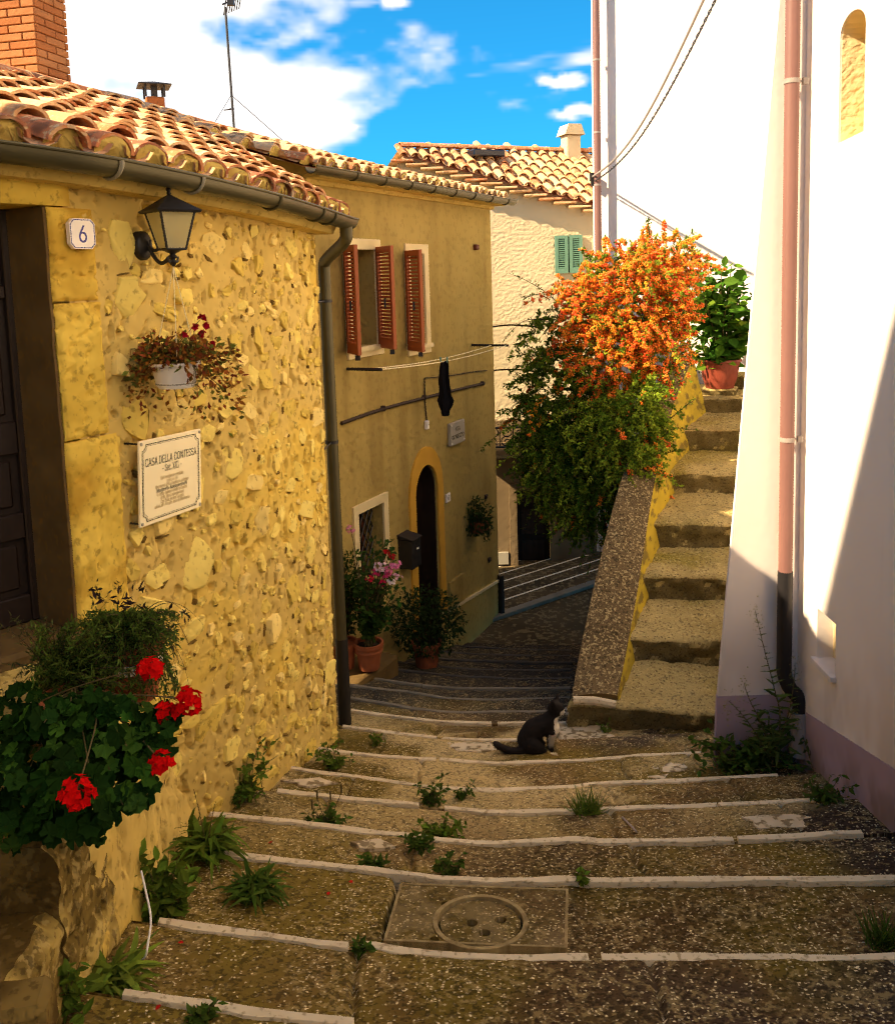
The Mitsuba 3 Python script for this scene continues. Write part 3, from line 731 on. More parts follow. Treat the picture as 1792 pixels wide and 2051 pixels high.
h = dz
m = MB(); dbox(m, -0.02, 1.04, -0.02, h + 0.02, -0.335, -0.31, 0.003); obj('door', m.mesh(), 'm_door', house, 30)
m = MB()
for x0, x1, z0, z1 in ((0.0, 0.09, 0, h), (0.50, 0.60, 0, h), (0.93, 1.02, 0, h)): dbox(m, x0, x1, z0, z1, -0.308, -0.265)
for z0, z1 in ((0, 0.13), (0.40, 0.52), (0.80, 0.95), (h - 0.40, h - 0.34), (h - 0.10, h)):
    dbox(m, 0.092, 0.498, z0, z1, -0.308, -0.268); dbox(m, 0.602, 0.928, z0, z1, -0.308, -0.268)
obj('rail', m.mesh(), 'm_door', dk, 30)
for z0, z1 in ((0.16, 0.37), (0.55, 0.77), (0.98, h - 0.43), (h - 0.31, h - 0.13)):
    m = MB(); dbox(m, 0.125, 0.465, z0, z1, -0.309, -0.288, 0.012); obj('panel', m.mesh(), 'm_door', dk, 30)
m = MB(); dbox(m, 0.03, 0.05, 0.86, 0.93, -0.265, -0.225, 0.004); v, f = lathe([(0.001, 0), (0.022, 0.004), (0.026, 0.02), (0.012, 0.032), (0.001, 0.034)], 14)
obj('handle', m.mesh(), 'm_iron', dk, 30)
obj('jamb_lining', slab(SJ2 - 0.016, SJ2 - 0.002, ZTH, ZDT - 0.006, 0.012, 0.33, 9, 4, 20, 0.003), 'm_darkstone', house, 30, label='dark sheet painted as shade on the inner side of the door jamb')  # thin dark sheet, shade of the reveal put into its colour
m = MB(); dbox(m, -0.03, 1.05, -0.10, -0.004, -0.34, 0.07, 0.02); obj('threshold', m.mesh(), 'm_darkstone', house, 30)

# boarded soffit under the eave, gutter with brackets, downpipe
ss = np.linspace(SD0 - 1.5, SEND + 0.03, 90)
sec = [(-0.10, -0.11), (0.13, -0.11), (0.165, -0.045), (0.165, -0.015), (-0.10, -0.015)]
P = np.stack([wpt(ss, zeave(ss) + dzz, off) for off, dzz in sec], 1)
m = MB(); m.grid(P); m.add(P[-1], [[0, 1, 2], [0, 2, 3], [0, 3, 4]]); obj('eave_band', m.mesh(), 'm_plug', house, 30)
GR = 0.068; GO = 0.235
th = np.linspace(0, np.pi, 13)


def gsec(s, r, t0=0.0):
    """half round gutter section at wall position s"""
    return np.stack([wpt(s, zeave(s) - 0.012 - r * np.sin(a) * 1.0, GO + r * np.cos(a)) for a in th], -2)


ss = np.linspace(SD0 - 1.5, SEND + 0.10, 110)
P = np.concatenate([gsec(ss, GR), gsec(ss, GR - 0.006)[:, ::-1]], 1); m = MB(); m.grid(np.concatenate([P, P[:, :1]], 1))
lip = wpt(ss, zeave(ss) - 0.008, GO + GR + 0.002); m.tube(lip, 0.008, 8)
e = gsec(A([ss[-1]]), GR)[0]; m.add(np.vstack([e, e.mean(0)]), [[i, i + 1, 13] for i in range(12)])
gut = obj('gutter', m.mesh(), 'm_gutter', house, 40, label='curved dark green half round gutter under the tiles')
for D in [(232, 300), (396, 335), (553, 372), (640, 398), (664, 408)]:
    s, _ = pick(*D, GO + GR * 0.6); m = MB()
    P = np.stack([gsec(A([s - 0.012, s + 0.012]), GR + 0.006), gsec(A([s - 0.012, s + 0.012]), GR + 0.001)], 0)
    m.grid(P[0]); m.tube(np.vstack([gsec(A([s]), GR + 0.006)[0]]), 0.008, 6)
    obj('bracket', m.mesh(), 'm_gutter_pale' if D[0] in (232, 396) else 'm_gutter', gut, 40)
so_ = SEND + 0.01; pt = [np.r_[wp(so_, GO), ZE1 - 0.05], np.r_[wp(so_, GO), ZE1 - 0.13]]
tgt = onstreet(690, 1452); tgt_top = at(655, 520, tgt[1]); 
a0 = pt[1]; pb = A([tgt[0], tgt[1] - 0.0, 0]); kz = at(660, 495, tgt[1])[2]
q0_, q1_ = pt[1], A([pb[0], pb[1], kz - 0.14]); pts = [pt[0], pt[1]]
for u in np.linspace(0, 1, 14)[1:]: w = u * u * (3 - 2 * u); pts.append(A([q0_[0] + (q1_[0] - q0_[0]) * w, q0_[1] + (q1_[1] - q0_[1]) * w, q0_[2] + (q1_[2] - q0_[2]) * u]))
pts = A(pts)
m = MB(); m.tube(pts, 0.046, 14); m.tube([A([pb[0], pb[1], kz - 0.14]), A([pb[0] + 0.004, pb[1], tgt[2] + 0.75])], 0.047, 14)
pipe = obj('downpipe', m.mesh(), 'm_gutter', house, 40, label='dark olive downpipe with swan neck at the house corner')
m = MB(); m.tube([A([pb[0] + 0.004, pb[1], tgt[2] + 0.75]), A([pb[0] + 0.006, pb[1], tgt[2] - 0.05])], 0.053, 14); obj('iron_foot', m.mesh(), 'm_iron', pipe, 40)
for zz in (kz - 0.42, kz - 1.55):
    m = MB(); m.tube([A([pb[0], pb[1], zz - 0.012]), A([pb[0], pb[1], zz + 0.012])], 0.053, 14); m.tube([A([pb[0], pb[1], zz]), A([C0[0] - 0.05, C0[1] + 0.05, zz])], 0.008, 6); obj('clip', m.mesh(), 'm_iron', pipe, 40)

# ------------------------------------------------------------------ roofs of curved tiles
def covertile(L, r0, r1, t, n=9):
    """a half round tile along +x (down the slope at x = 0 is the wide end)"""
    a = np.linspace(0, np.pi, n); V = []
    for x, r in ((0, r0), (L, r1)):
        for q in (0, t): V.append(np.stack([a * 0 + x, (r - q) * np.cos(a), (r - q) * np.sin(a) * 0.82], 1))
    V = np.vstack(V); m = MB(); i = np.arange(n - 1); o = [k * n for k in range(4)]
    q = lambda a_, b_: np.stack([o[a_] + i, o[a_] + i + 1, o[b_] + i + 1, o[b_] + i], 1)
    f = np.vstack([q(2, 0), q(1, 3), q(0, 1), q(3, 2)]); f = np.vstack([f, [[0, n, 3 * n, 2 * n], [n - 1, 3 * n - 1, 4 * n - 1, 2 * n - 1][::-1]]])
    return m.add(V, f).mesh()


TV = [[mikit.ply(covertile(0.46, r, r * 0.76, 0.017), b, 35) for b in TILES] for r in (0.088, 0.096)]
TD = [mikit.ply(covertile(0.46, r, r * 0.8, 0.017), b, 35) for r, b in ((0.094, 'm_tile_d'), (0.099, 'm_tile_a'))]
TVs = [[mikit.ply(covertile(0.42, r, r * 0.76, 0.016), b, 35) for b in TILES] for r in (0.087, 0.095)]


def tileroof(parent, starts, ends, step, variants, lead, seed, limit=300, plug=True, scale=None, chan_r=0.075):
    """rows of cover tiles from each eave point to each ridge point; channels between the rows as one part"""
    gg = np.random.default_rng(seed); chan, n = MB(), 0
    starts, ends = A(starts), A(ends); K = len(starts)
    for k in range(K):
        a, b = starts[k], ends[k]; d = unit(b - a); Lr = np.linalg.norm(b - a); nb = A([0, 0, 1.0])
        if k + 1 < K: y = unit(starts[k + 1] - a)
        y = unit(y - d * np.dot(y, d)); nz = np.cross(d, y); nz = nz if nz[2] > 0 else -nz; y = np.cross(nz, d)
        c = 0
        while c * step < Lr - 0.12:
            j = gg.uniform(-1, 1, 4); dd = unit(d + y * j[0] * 0.035 - nz * (0.085 + 0.012 * j[1])); yy = unit(y - dd * np.dot(y, dd)); zz = np.cross(dd, yy)
            sc = (1 - (c * step / Lr) * (1 - (np.linalg.norm(ends[min(k + 1, K - 1)] - ends[min(k, K - 2)]) / max(np.linalg.norm(starts[min(k + 1, K - 1)] - starts[min(k, K - 2)]), 1e-6)))) if scale is None else scale
            sc = min(max(sc, 0.7), 1.1)
            o = a + d * (c * step + 0.03 * j[2]) + y * 0.012 * j[3] + nz * (0.028 if c else 0.012)
            M = frame(o, dd, yy * sc, zz * sc)
            pool = lead if (c == 0 and lead is not None) else variants[int(gg.integers(len(variants)))]
            if n < limit: obj('tile', pool[int(gg.integers(len(pool)))], None, parent + '__roof', tw=TW(M)); n += 1
            c += 1
        if plug:
            rr = 0.087 * (0.95 if scale else 1.0); t = np.linspace(0, np.pi, 9)
            ringp = np.stack([0.012 + 0.004 * np.sin(5 * t + k), (rr - 0.004) * np.cos(t), (rr - 0.006) * np.sin(t) * 0.82], 1)
            pv = np.vstack([ringp, [[-0.012, 0, 0.03]], ringp * [1, 1.0, 0] + [0, 0, -0.035]])
            pf = [[9, i + 1, i] for i in range(8)] + [[9, 0, 10], [9, 18, 8]] + [[9, 10 + i, 11 + i] for i in range(8)]
            pv += np.random.default_rng(seed + k).normal(size=pv.shape) * 0.004
            M = frame(a + d * 0.004 + nz * 0.008, d, y, nz)
            obj('mortar_plug', trimesh.Trimesh(xf(M, pv), pf, process=False), 'm_plug', parent + '__roof', 40)
        if k + 1 < K:
            a2, b2 = starts[k + 1], ends[k + 1]; w = np.linalg.norm(a2 - a); t = np.linspace(0, np.pi, 6)
            for u0 in np.arange(0, 1, step / Lr):
                u1 = min(u0 + 1.12 * step / Lr, 1.0); R = []
                for u, lift in ((u0, 0.028), (u1, 0.0)):
                    p0, p1 = a + (b - a) * u, a2 + (b2 - a2) * u; c0 = (p0 + p1) / 2; hw = np.linalg.norm(p1 - p0) * 0.36
                    R.append(c0 + np.cos(t)[:, None] * hw * unit(p1 - p0) - np.sin(t)[:, None] * hw * 0.7 * nz + nz * (lift + 0.02) - d * (0.03 if u0 == 0 and u == 0 else 0))
                chan.grid(A(R))
    P = np.stack([starts - [0, 0, 0.045], ends - [0, 0, 0.045]], 0); deck = MB(); deck.grid(P)
    obj('roof', deck.mesh(), 'm_tile_d', parent, False)
    obj('channel_tiles', chan.mesh(), 'm_tile_b', parent + '__roof', 30, kind='stuff')


RG0, RGD, RGZ = A([-2.93, 7.29]), unit([0.33, 1.0]), 1.50
s_rows = np.linspace(SD0 - 0.85, SEND + 0.06, int((SEND + 0.9 - SD0) / 0.212))
q_rows = np.interp(s_rows, [SD0 - 0.85, SJ2, SEND + 0.06], [-3.9, -1.9, 1.25])
starts = [np.r_[wp(s, 0.185), zeave(s) + 0.035] for s in s_rows]
ends = [np.r_[RG0 + RGD * q, RGZ + 0.02 * math.sin(q * 2)] for q in q_rows]
tileroof(house, starts, ends, 0.30, TV, TD, 21)
mr = MB()
for k, q in enumerate(np.arange(-3.0, 0.5, 0.36)):
    a = np.r_[RG0 + RGD * q, RGZ + 0.0]; M = frame(a, np.r_[RGD, 0.03], np.r_[-RGD[1], RGD[0], 0] * 1.2, [0, 0, 1.15])
    obj('ridge_tile', mikit.ply(covertile(0.42, 0.105, 0.088, 0.014), 'm_tile_a', 35), None, house + '__roof', tw=TW(M))
    mr.box(a + A([0, 0, -0.05]) + 0.18 * np.r_[RGD, 0], [0.16, 0.4, 0.10], rotz(math.atan2(RGD[1], RGD[0]) - math.pi / 2), 0.02)
obj('ridge_mortar', mr.mesh(), 'm_brickmortar', house + '__roof', 30)
# back slope and gables so that the house is closed
bk = np.r_[RG0 + A([-0.93, 0.36]) * 3.2, ZE1]
m = MB(); P = A([[np.r_[RG0 + RGD * q, RGZ - 0.02], np.r_[RG0 + RGD * q + A([-0.93, 0.36]) * 3.4, 0.4]] for q in (-4.6, 0.45)]); m.grid(P)
obj('back_slope', m.mesh(), 'm_tile_b', house + '__roof')
E3 = ends[-1]; m = MB(); c3 = np.r_[C0 + Wd * 3.0, 0]
m.add([np.r_[C0, ZE1 - 0.03], np.r_[E3[:2], ZE1 - 0.03], np.r_[E3[:2], RGZ - 0.06], np.r_[starts[-1][:2], ZE1 - 0.03]], [[0, 1, 2], [0, 2, 3]])
obj('gable', m.mesh(), 'm_mortar', house)
# added unseen building left of the frame, shaped to cast a shadow edge
m = MB(); x0, x1, y0, y1 = -10.0, -2.75, -7.0, 2.6; zt = lambda x: 4.32
V = [[x, y, zz] for x in (x0, x1) for y in (y0, y1) for zz in (-4.0, zt(x))]
m.add(V, [[0, 1, 3], [0, 3, 2], [4, 6, 7], [4, 7, 5], [0, 4, 5], [0, 5, 1], [2, 3, 7], [2, 7, 6], [1, 5, 7], [1, 7, 3]]); obj('tall_wing', m.mesh(), 'm_mortar', house)

# brick chimney: every brick in view is a piece
CH = frame(at(79, 160, 7.35), unit([0.90, 0.44, 0]), unit([-0.44, 0.90, 0]), [0, 0, 1])      # x: right face direction is y
ch = house + '__chimney'
cw, cd, chh = 0.95, 0.40, 1.55
c0 = xf(CH, [[0, 0, 0]])[0]
yaw = -0.22
CH = frame(c0, [math.cos(yaw), math.sin(yaw), 0], [-math.sin(yaw), math.cos(yaw), 0], [0, 0, 1])
m = MB(); b = trimesh.creation.box([cw - 0.02, cd - 0.02, chh + 0.6]); b.vertices = xf(CH, b.vertices + [-cw / 2, cd / 2, chh / 2 - 0.3]); m.tm(b); obj('chimney', m.mesh(), 'm_brickmortar', house)
bh, bl, gap = 0.053, 0.235, 0.010; gg = np.random.default_rng(3)
for r in range(int((chh + 0.25) / (bh + gap))):
    z = -0.25 + r * (bh + gap); off = (r % 2) * (bl + gap) / 2
    for face in (0, 1):
        Lf = cw if face == 0 else cd; x = -off
        while x < Lf - 0.02:
            xa, xb = max(x, 0.0), min(x + bl, Lf)
            if xb - xa > 0.03 and z < chh:
                j = gg.uniform(-1, 1, 3) * 0.003
                b = rbox([xb - xa, 0.03, bh], 0.004)
                if face == 0: b.vertices = b.vertices + [-(xa + xb) / 2, 0.006 + j[0], z + bh / 2]
                else: b.vertices = b.vertices[:, [1, 0, 2]] * [1, 1, 1] + [-0.006 + j[0], (xa + xb) / 2, z + bh / 2]; 
                fc = b.faces if face == 0 else b.faces[:, ::-1]
                obj('brick', trimesh.Trimesh(xf(CH, b.vertices), fc, process=False), ('m_brick_a', 'm_brick_b')[int(gg.integers(2))], ch, False)
            x += bl + gap
m = MB(); b = rbox([cw + 0.10, cd + 0.10, 0.10], 0.02); b.vertices = xf(CH, b.vertices + [-cw / 2, cd / 2, -0.22]); m.tm(b); obj('base_flashing', m.mesh(), 'm_tile_a', ch, 30)

# small metal chimney cap and the aerial on the ridge
pc = at(310, 206, 9.4); k = house + '__chimney_cap'
m = MB(); m.box(pc + A([0, 0, -0.08]), [0.18, 0.18, 0.26], rotz(0.4), 0.01); obj('chimney_cap', m.mesh(), 'm_brick_a', house, 30, label='small flue with a black metal rain cap on the ridge')
m = MB()
for sx in (-1, 1):
    for sy in (-1, 1): m.box(pc + rotz(0.4) @ A([sx * 0.09, sy * 0.09, 0.11]), [0.02, 0.02, 0.12], rotz(0.4))
m.box(pc + A([0, 0, 0.11]), [0.06, 0.06, 0.12], rotz(0.4))
v = A([[-0.16, -0.16, 0.17], [0.16, -0.16, 0.17], [0.16, 0.16, 0.17], [-0.16, 0.16, 0.17], [0, 0, 0.215], [-0.16, -0.16, 0.16], [0.16, -0.16, 0.16], [0.16, 0.16, 0.16], [-0.16, 0.16, 0.16]]) @ rotz(0.4).T + pc
m.add(v, [[0, 1, 4], [1, 2, 4], [2, 3, 4], [3, 0, 4], [5, 7, 6], [5, 8, 7], [0, 5, 6], [0, 6, 1], [1, 6, 7], [1, 7, 2], [2, 7, 8], [2, 8, 3], [3, 8, 5], [3, 5, 0]])
obj('rain_cap', m.mesh(), 'm_iron', k, False)
an = thing('roof_aerial', 'thin television aerial mast standing on the tiled ridge against the cloud', 'aerial')
b0, b1 = at(469, 262, 10.5), at(451, 14, 10.5)
m = MB(); m.tube([b0, b1], 0.014, 8); obj('mast', m.mesh(), 'm_iron', an, 40)
m = MB(); bx = RIGHT; c = at(456, 6, 10.5); p0, p1 = at(446, 8, 10.5), at(482, -6, 10.9)
m.tube([p0, p1], 0.010, 6)
for t in np.linspace(0.15, 1.0, 7): q = p0 + (p1 - p0) * t; m.tube([q + A([-0.05, 0.1, -0.10]), q + A([0.05, -0.1, 0.10])], 0.006, 5)
m.box(at(462, 4, 10.5), [0.07, 0.05, 0.07]); obj('antenna', m.mesh(), 'm_iron', an, 40)
m = MB(); q = at(464, 218, 10.5); m.tube([q + A([-0.09, 0, -0.01]), q + A([0.03, 0, 0])], 0.007, 5); m.tube([q + A([-0.03, 0.05, 0.02]), q + A([0.02, -0.05, -0.02])], 0.007, 5); obj('stay_bracket', m.mesh(), 'm_iron', an, 40)
m = MB(); q = at(463, 190, 10.5); m.tube([q, at(565, 280, 11.4)], 0.004, 5); m.tube([q, at(430, 245, 9.2)], 0.003, 5); obj('stay_wire', m.mesh(), 'm_iron', an, 40)

# ------------------------------------------------------------------ the plastered house beyond it
ph = thing('plaster_house', 'ochre plastered house with brown shutters and an arched doorway down the lane', 'house')
P0 = A([0.69, 13.2, 0.0]); HD = unit([0.47, 1.0, 0]); HN = A([HD[1], -HD[0], 0]); EZ = A([0, 0, 1.0])
S0 = 4.70                                           # wall coordinate: s = 0 at the near end, S0 at the far corner
HO = P0 - HD * S0
HM = frame(HO, HD, EZ, HN)                          # x along the wall, y up, z out to the lane


def hp(x, y, off=0.0):
    q = onp(x, y, P0 + HN * off, HN) - HO; return float(q @ HD), float(q[2])


def hw(s, z, off=0.0): return HO + HD * s + EZ * z + HN * off


def rect(c, marg=0.0): (a, b), (c_, d) = c; return sbox(min(a, c_) - marg, min(b, d) - marg, max(a, c_) + marg, max(b, d) + marg)


def put(poly, depth, off, M=None): t = extr(poly, depth); t.vertices = xf(HM if M is None else M, t.vertices + [0, 0, off]); return t


w1 = ((hp(697, 500)[0], hp(740, 500)[1]), (hp(752, 600)[0], hp(748, 690)[1]))
w2 = ((hp(818, 520)[0], hp(845, 508)[1]), (hp(849, 600)[0], hp(850, 688)[1]))
wl = ((hp(717, 1090)[0], hp(768, 1004)[1]), (hp(767, 1050)[0], hp(750, 1160)[1]))
zg = -5.4
dx0, dx1 = hp(833, 1100)[0], hp(878, 1100)[0]; dap = hp(856, 929)[1]; dr_ = (dx1 - dx0) / 2; dcx = (dx0 + dx1) / 2
zsp = dap - dr_ * 1.15


def arch(x0, x1, z0, zs, rise, n=20):
    t = np.linspace(0, np.pi, n); c, r = (x0 + x1) / 2, (x1 - x0) / 2
    return Polygon(np.vstack([[[x0, z0], [x1, z0]], np.stack([c + r * np.cos(t), zs + rise * np.sin(t)], 1)]))


dop = arch(dx0, dx1, zg + 0.3, zsp, dap - zsp)
zE2 = hp(960, 402)[1]
wall = sbox(-0.1, zg - 0.6, S0, zE2)
for q in (rect(w1), rect(w2), rect(wl), dop): wall = wall.difference(q)
m = MB(); m.tm(put(wall, 0.38, -0.38))
b = trimesh.creation.box([0.02, 0.02, 0.02])
# far end wall and a dark interior behind the openings
P = A([hw(S0, z, -0.001) for z in (zg - 0.6, zE2)]); Q = P + A([-HN * 4.2])
m.add(np.vstack([P, Q]), [[0, 2, 3], [0, 3, 1]])
P = A([hw(-0.1, z, -0.001) for z in (zg - 0.6, zE2)]); Q = P + A([-HN * 4.2]); m.add(np.vstack([P, Q]), [[0, 2, 3], [0, 3, 1]])
obj('wall', m.mesh(), 'm_plaster', ph)
m = MB(); m.tm(put(sbox(-0.5, zg, S0 - 0.4, zE2 - 0.1), 0.02, -0.75)); obj('dark_interior', m.mesh(), 'm_doordark', ph)


def ring(r, wid, off, nm, mt, sides='tlrb'):
    (a, b), (c, d) = r; x0, x1, z0, z1 = min(a, c), max(a, c), min(b, d), max(b, d); mm = MB()
    for s_, q in (('t', (x0 - wid, z1, x1 + wid, z1 + wid)), ('b', (x0 - wid, z0 - wid, x1 + wid, z0)), ('l', (x0 - wid, z0, x0, z1)), ('r', (x1, z0, x1 + wid, z1))):
        if s_ in sides: mm.tm(put(sbox(*q), 0.03, -0.004))
    return obj(nm, mm.mesh(), mt, ph, 30)


def leaf(hs, ang, z0, z1, wid, parent, bsdf='m_shutter', slats=24, flip=1):
    """a louvred shutter leaf hinged at wall position hs, opened by ang from the wall"""
    d = HD * math.cos(ang) * flip + HN * math.sin(ang); n = np.cross(d, EZ) * flip
    M = frame(hw(hs, z0, 0.025), d, EZ, n); hgt = z1 - z0; mm = MB()
    def bx(x0, x1, y0, y1, t0=-0.02, t1=0.02): b_ = rbox([x1 - x0, y1 - y0, t1 - t0], 0.004); b_.vertices = xf(M, b_.vertices + [(x0 + x1) / 2, (y0 + y1) / 2, (t0 + t1) / 2]); mm.tm(b_)
    st = 0.055
    bx(0, st, 0, hgt); bx(wid - st, wid, 0, hgt); bx(st, wid - st, 0, 0.12); bx(st, wid - st, hgt - 0.07, hgt)
    k = obj('shutter', mm.mesh(), bsdf, parent, 30)
    for i in range(slats):
        zc = 0.12 + (hgt - 0.19) * (i + 0.5) / slats; b_ = rbox([wid - 2 * st - 0.002, 0.007, 0.036], 0.002)
        a = 0.75; R = A([[1, 0, 0], [0, math.cos(a), -math.sin(a)], [0, math.sin(a), math.cos(a)]])
        b_.vertices = xf(M, b_.vertices @ R.T + [wid / 2, zc, 0]); obj('slat', b_, bsdf, k, False)
    for nm_, q, s_ in (('latch', (wid * 0.6, hgt * 0.45, 0.03), (0.02, 0.02, 0.10)), ('hook', (wid * 0.8, -0.03, 0), (0.05, 0.05, 0.05)), ('hinge', (0, 0.2, 0), (0.03, 0.03, 0.08)), ('hinge', (0, hgt - 0.2, 0), (0.03, 0.03, 0.08))):
        mm = MB(); mm.box(xf(M, [q])[0], s_); obj(nm_, mm.mesh(), 'm_iron', k, False)
    return k


def fitang(hs, z, wid, X):
    a = np.radians(np.linspace(50, 165, 400)); p = A([hw(hs, z, 0.025) + wid * (HD * math.cos(t) + HN * math.sin(t)) for t in a])
    return float(a[int(np.argmin(np.abs(proj(p)[:, 0] - X)))])


for wnd, leaves_ in ((w1, [(hp(690, 600)[0], 716, 0.42), (w1[1][0] + 0.02, 788, 0.42)]), (w2, [(hp(812, 600)[0], 845, 0.42)])):
    wk = num(ph + '__window'); (a, b), (c, d) = wnd; x0, x1, z0, z1 = min(a, c), max(a, c), min(b, d), max(b, d)
    mm = MB()
    for q in ((x0, z0, x0 + 0.06, z1), (x1 - 0.06, z0, x1, z1), ((x0 + x1) / 2 - 0.04, z0, (x0 + x1) / 2 + 0.04, z1), (x0 + 0.061, z0, x1 - 0.061, z0 + 0.07), (x0 + 0.061, z1 - 0.07, x1 - 0.061, z1)):
        mm.tm(put(sbox(*q), 0.05, -0.31 if q[0] > x0 + 0.05 and q[2] < x1 - 0.05 else -0.312))
    wk = obj('window', mm.mesh(), 'm_shutterdark', ph, 30)
    mm = MB(); mm.tm(put(sbox(x0, z0, x1, z1), 0.004, -0.335)); obj('pane', mm.mesh(), 'm_panel', wk)
    ring(wnd, 0.115, 0, 'window_surround', 'm_surround')
    mm = MB(); mm.tm(put(sbox(x0 - 0.12, z0 - 0.05, x1 + 0.12, z0), 0.09, -0.03)); obj('sill', mm.mesh(), 'm_surround', wk, 30)
    for hs, X, wid in leaves_:
        leaf(hs, fitang(hs, (z0 + z1) / 2, wid, X), z0 - 0.04, z1 + 0.03, wid, wk)
# lower window with a lozenge grille
(a, b), (c, d) = wl; x0, x1, z0, z1 = min(a, c), max(a, c), min(b, d), max(b, d)
mm = MB(); mm.tm(put(sbox(x0, z0, x1, z1).difference(sbox(x0 + 0.06, z0 + 0.06, x1 - 0.06, z1 - 0.06)), 0.05, -0.30)); wk = obj('window', mm.mesh(), 'm_shutterdark', ph, 30)
mm = MB()
for t in np.arange(-2.0, 2.0, 0.17):
    for sg in (1, -1):
        pp = []
        for u in np.linspace(0, 1, 40):
            X, Z = x0 + u * (x1 - x0), z0 + (t + sg * u * (x1 - x0) * 1.5 - (sg < 0) * 0.0) + 0.5
            if z0 < Z < z1: pp.append(hw(X, Z, -0.14))
        if len(pp) > 2: mm.tube([pp[0], pp[-1]], 0.010, 5)
obj('grille', mm.mesh(), 'm_iron', wk)
ring(wl, 0.10, 0, 'window_surround', 'm_surround', 'tlr')
# arched door
ow = 0.155
mm = MB(); mm.tm(put(arch(dx0 - ow, dx1 + ow, zg + 0.2, zsp, dap - zsp + ow * 1.5).difference(dop), 0.03, -0.004)); obj('door_surround', mm.mesh(), 'm_ochre', ph, 30, label='ochre painted band round the arched doorway')
mm = MB(); mm.tm(put(dop.buffer(0.003).difference(dop.buffer(-0.015)), 0.31, -0.335)); obj('door_lining', mm.mesh(), 'm_door', ph, label='dark lining of the arched doorway')
mm = MB(); mm.tm(put(dop, 0.05, -0.36)); dk2 = obj('door', mm.mesh(), 'm_door', ph, 30, label='dark door inside the arched doorway')
for q in ((0.06, 0.10, 0.46, 0.8), (0.54, 0.10, 0.94, 0.8), (0.06, 0.95, 0.46, 1.5), (0.54, 0.95, 0.94, 1.5)):
    W_ = dx1 - dx0; mm = MB(); mm.tm(put(sbox(dx0 + q[0] * W_, zg + 0.35 + q[1], dx0 + q[2] * W_, zg + 0.35 + q[3]), 0.02, -0.312)); obj('panel', mm.mesh(), 'm_door', dk2, 30)
mm = MB(); mm.box(hw(dcx - 0.1, hp(860, 1110)[1], -0.27), [0.03, 0.05, 0.03]); obj('handle', mm.mesh(), 'm_enamel', dk2, False)
# plastered base course with a sloping top and a small meter door
sA, sB = hp(872, 1200)[0] + 0.12, S0
zA, zB = hp(893, 1218)[1], hp(998, 1158)[1]
mm = MB(); mm.tm(put(Polygon([(sA, zg - 0.5), (sB, zg - 0.5), (sB, zB), (sA, zA)]), 0.03, -0.003)); obj('base_course', mm.mesh(), 'm_plaster', ph, 30)
mm = MB(); mm.tm(put(Polygon([(sA, zA - 0.04), (sB, zB - 0.04), (sB, zB), (sA, zA)]), 0.02, 0.027)); obj('base_band', mm.mesh(), 'm_surround', ph, 30)
q0, q1 = hp(897, 1168), hp(927, 1245); mm = MB(); mm.tm(put(sbox(q0[0], q1[1], q1[0], q0[1]), 0.05, -0.01)); obj('meter_door', mm.mesh(), 'm_plaster', ph, 30)
q0 = hp(985, 1160); mm = MB(); mm.tube([hw(S0 - 0.07, q0[1] - 0.75, 0.06), hw(S0 - 0.07, q0[1], 0.06)], 0.05, 10); obj('iron_post', mm.mesh(), 'm_iron', ph, 40)
# eave, gutter, tiles
mm = MB(); mm.tm(put(sbox(-0.1, zE2 - 0.05, S0 + 0.12, zE2 - 0.01), 0.30, -0.1)); mm.tm(put(sbox(-0.1, zE2 - 0.10, S0 + 0.06, zE2 - 0.052), 0.14, -0.1)); obj('eave_band', mm.mesh(), 'm_plug', ph, 30)
ss = np.linspace(-0.35, S0 + 0.22, 30); g2 = 0.068; go = 0.27
sec = lambda s, r: np.stack([hw(s, zE2 + 0.02 - r * math.sin(a), go + r * math.cos(a)) for a in th], 0)
mm = MB(); mm.grid(A([np.vstack([sec(s, g2), sec(s, g2 - 0.006)[::-1], sec(s, g2)[:1]]) for s in ss]))
e = sec(ss[-1], g2); mm.add(np.vstack([e, e.mean(0)]), [[i, i + 1, 13] for i in range(12)])
mm.tube([hw(ss[0], zE2 + 0.024, go + g2), hw(ss[-1], zE2 + 0.024, go + g2)], 0.008, 8)
gk = obj('gutter', mm.mesh(), 'm_gutter', ph, 40)
for s in np.linspace(0.4, S0 - 0.1, 8):
    mm = MB(); mm.tube(sec(s, g2 + 0.005), 0.008, 6); obj('bracket', mm.mesh(), 'm_gutter', gk, 40)
s_rows = np.arange(-0.30, S0 + 0.2, 0.222)
rz = 1.50
def rdg(s): q = (HO + HD * s)[:2]; t = np.dot(q - RG0, RGD) + 0.1; return np.r_[RG0 + RGD * t, rz]
s_rows = np.r_[[-1.62, -1.40, -1.18, -0.96, -0.74, -0.52], s_rows]
starts2 = [hw(s, zE2 + 0.07, 0.19) for s in s_rows]; ends2 = [rdg(s) for s in s_rows]
for i_r in range(6): f_ = min(0.85, (-0.3 - s_rows[i_r]) * 0.72); starts2[i_r] = starts2[i_r] + (ends2[i_r] - starts2[i_r]) * f_
tileroof(ph, starts2, ends2, 0.335, TVs, TVs[0], 33, scale=1.0)
for k, q in enumerate(np.arange(-0.2, np.dot(ends2[-1][:2] - RG0, RGD) + 0.1, 0.36)):
    M = frame(np.r_[RG0 + RGD * q, rz + 0.01], np.r_[RGD, 0.03], np.r_[-RGD[1], RGD[0], 0] * 1.2, [0, 0, 1.15]); obj('ridge_tile', TV[0][0], None, ph + '__roof', tw=TW(M))
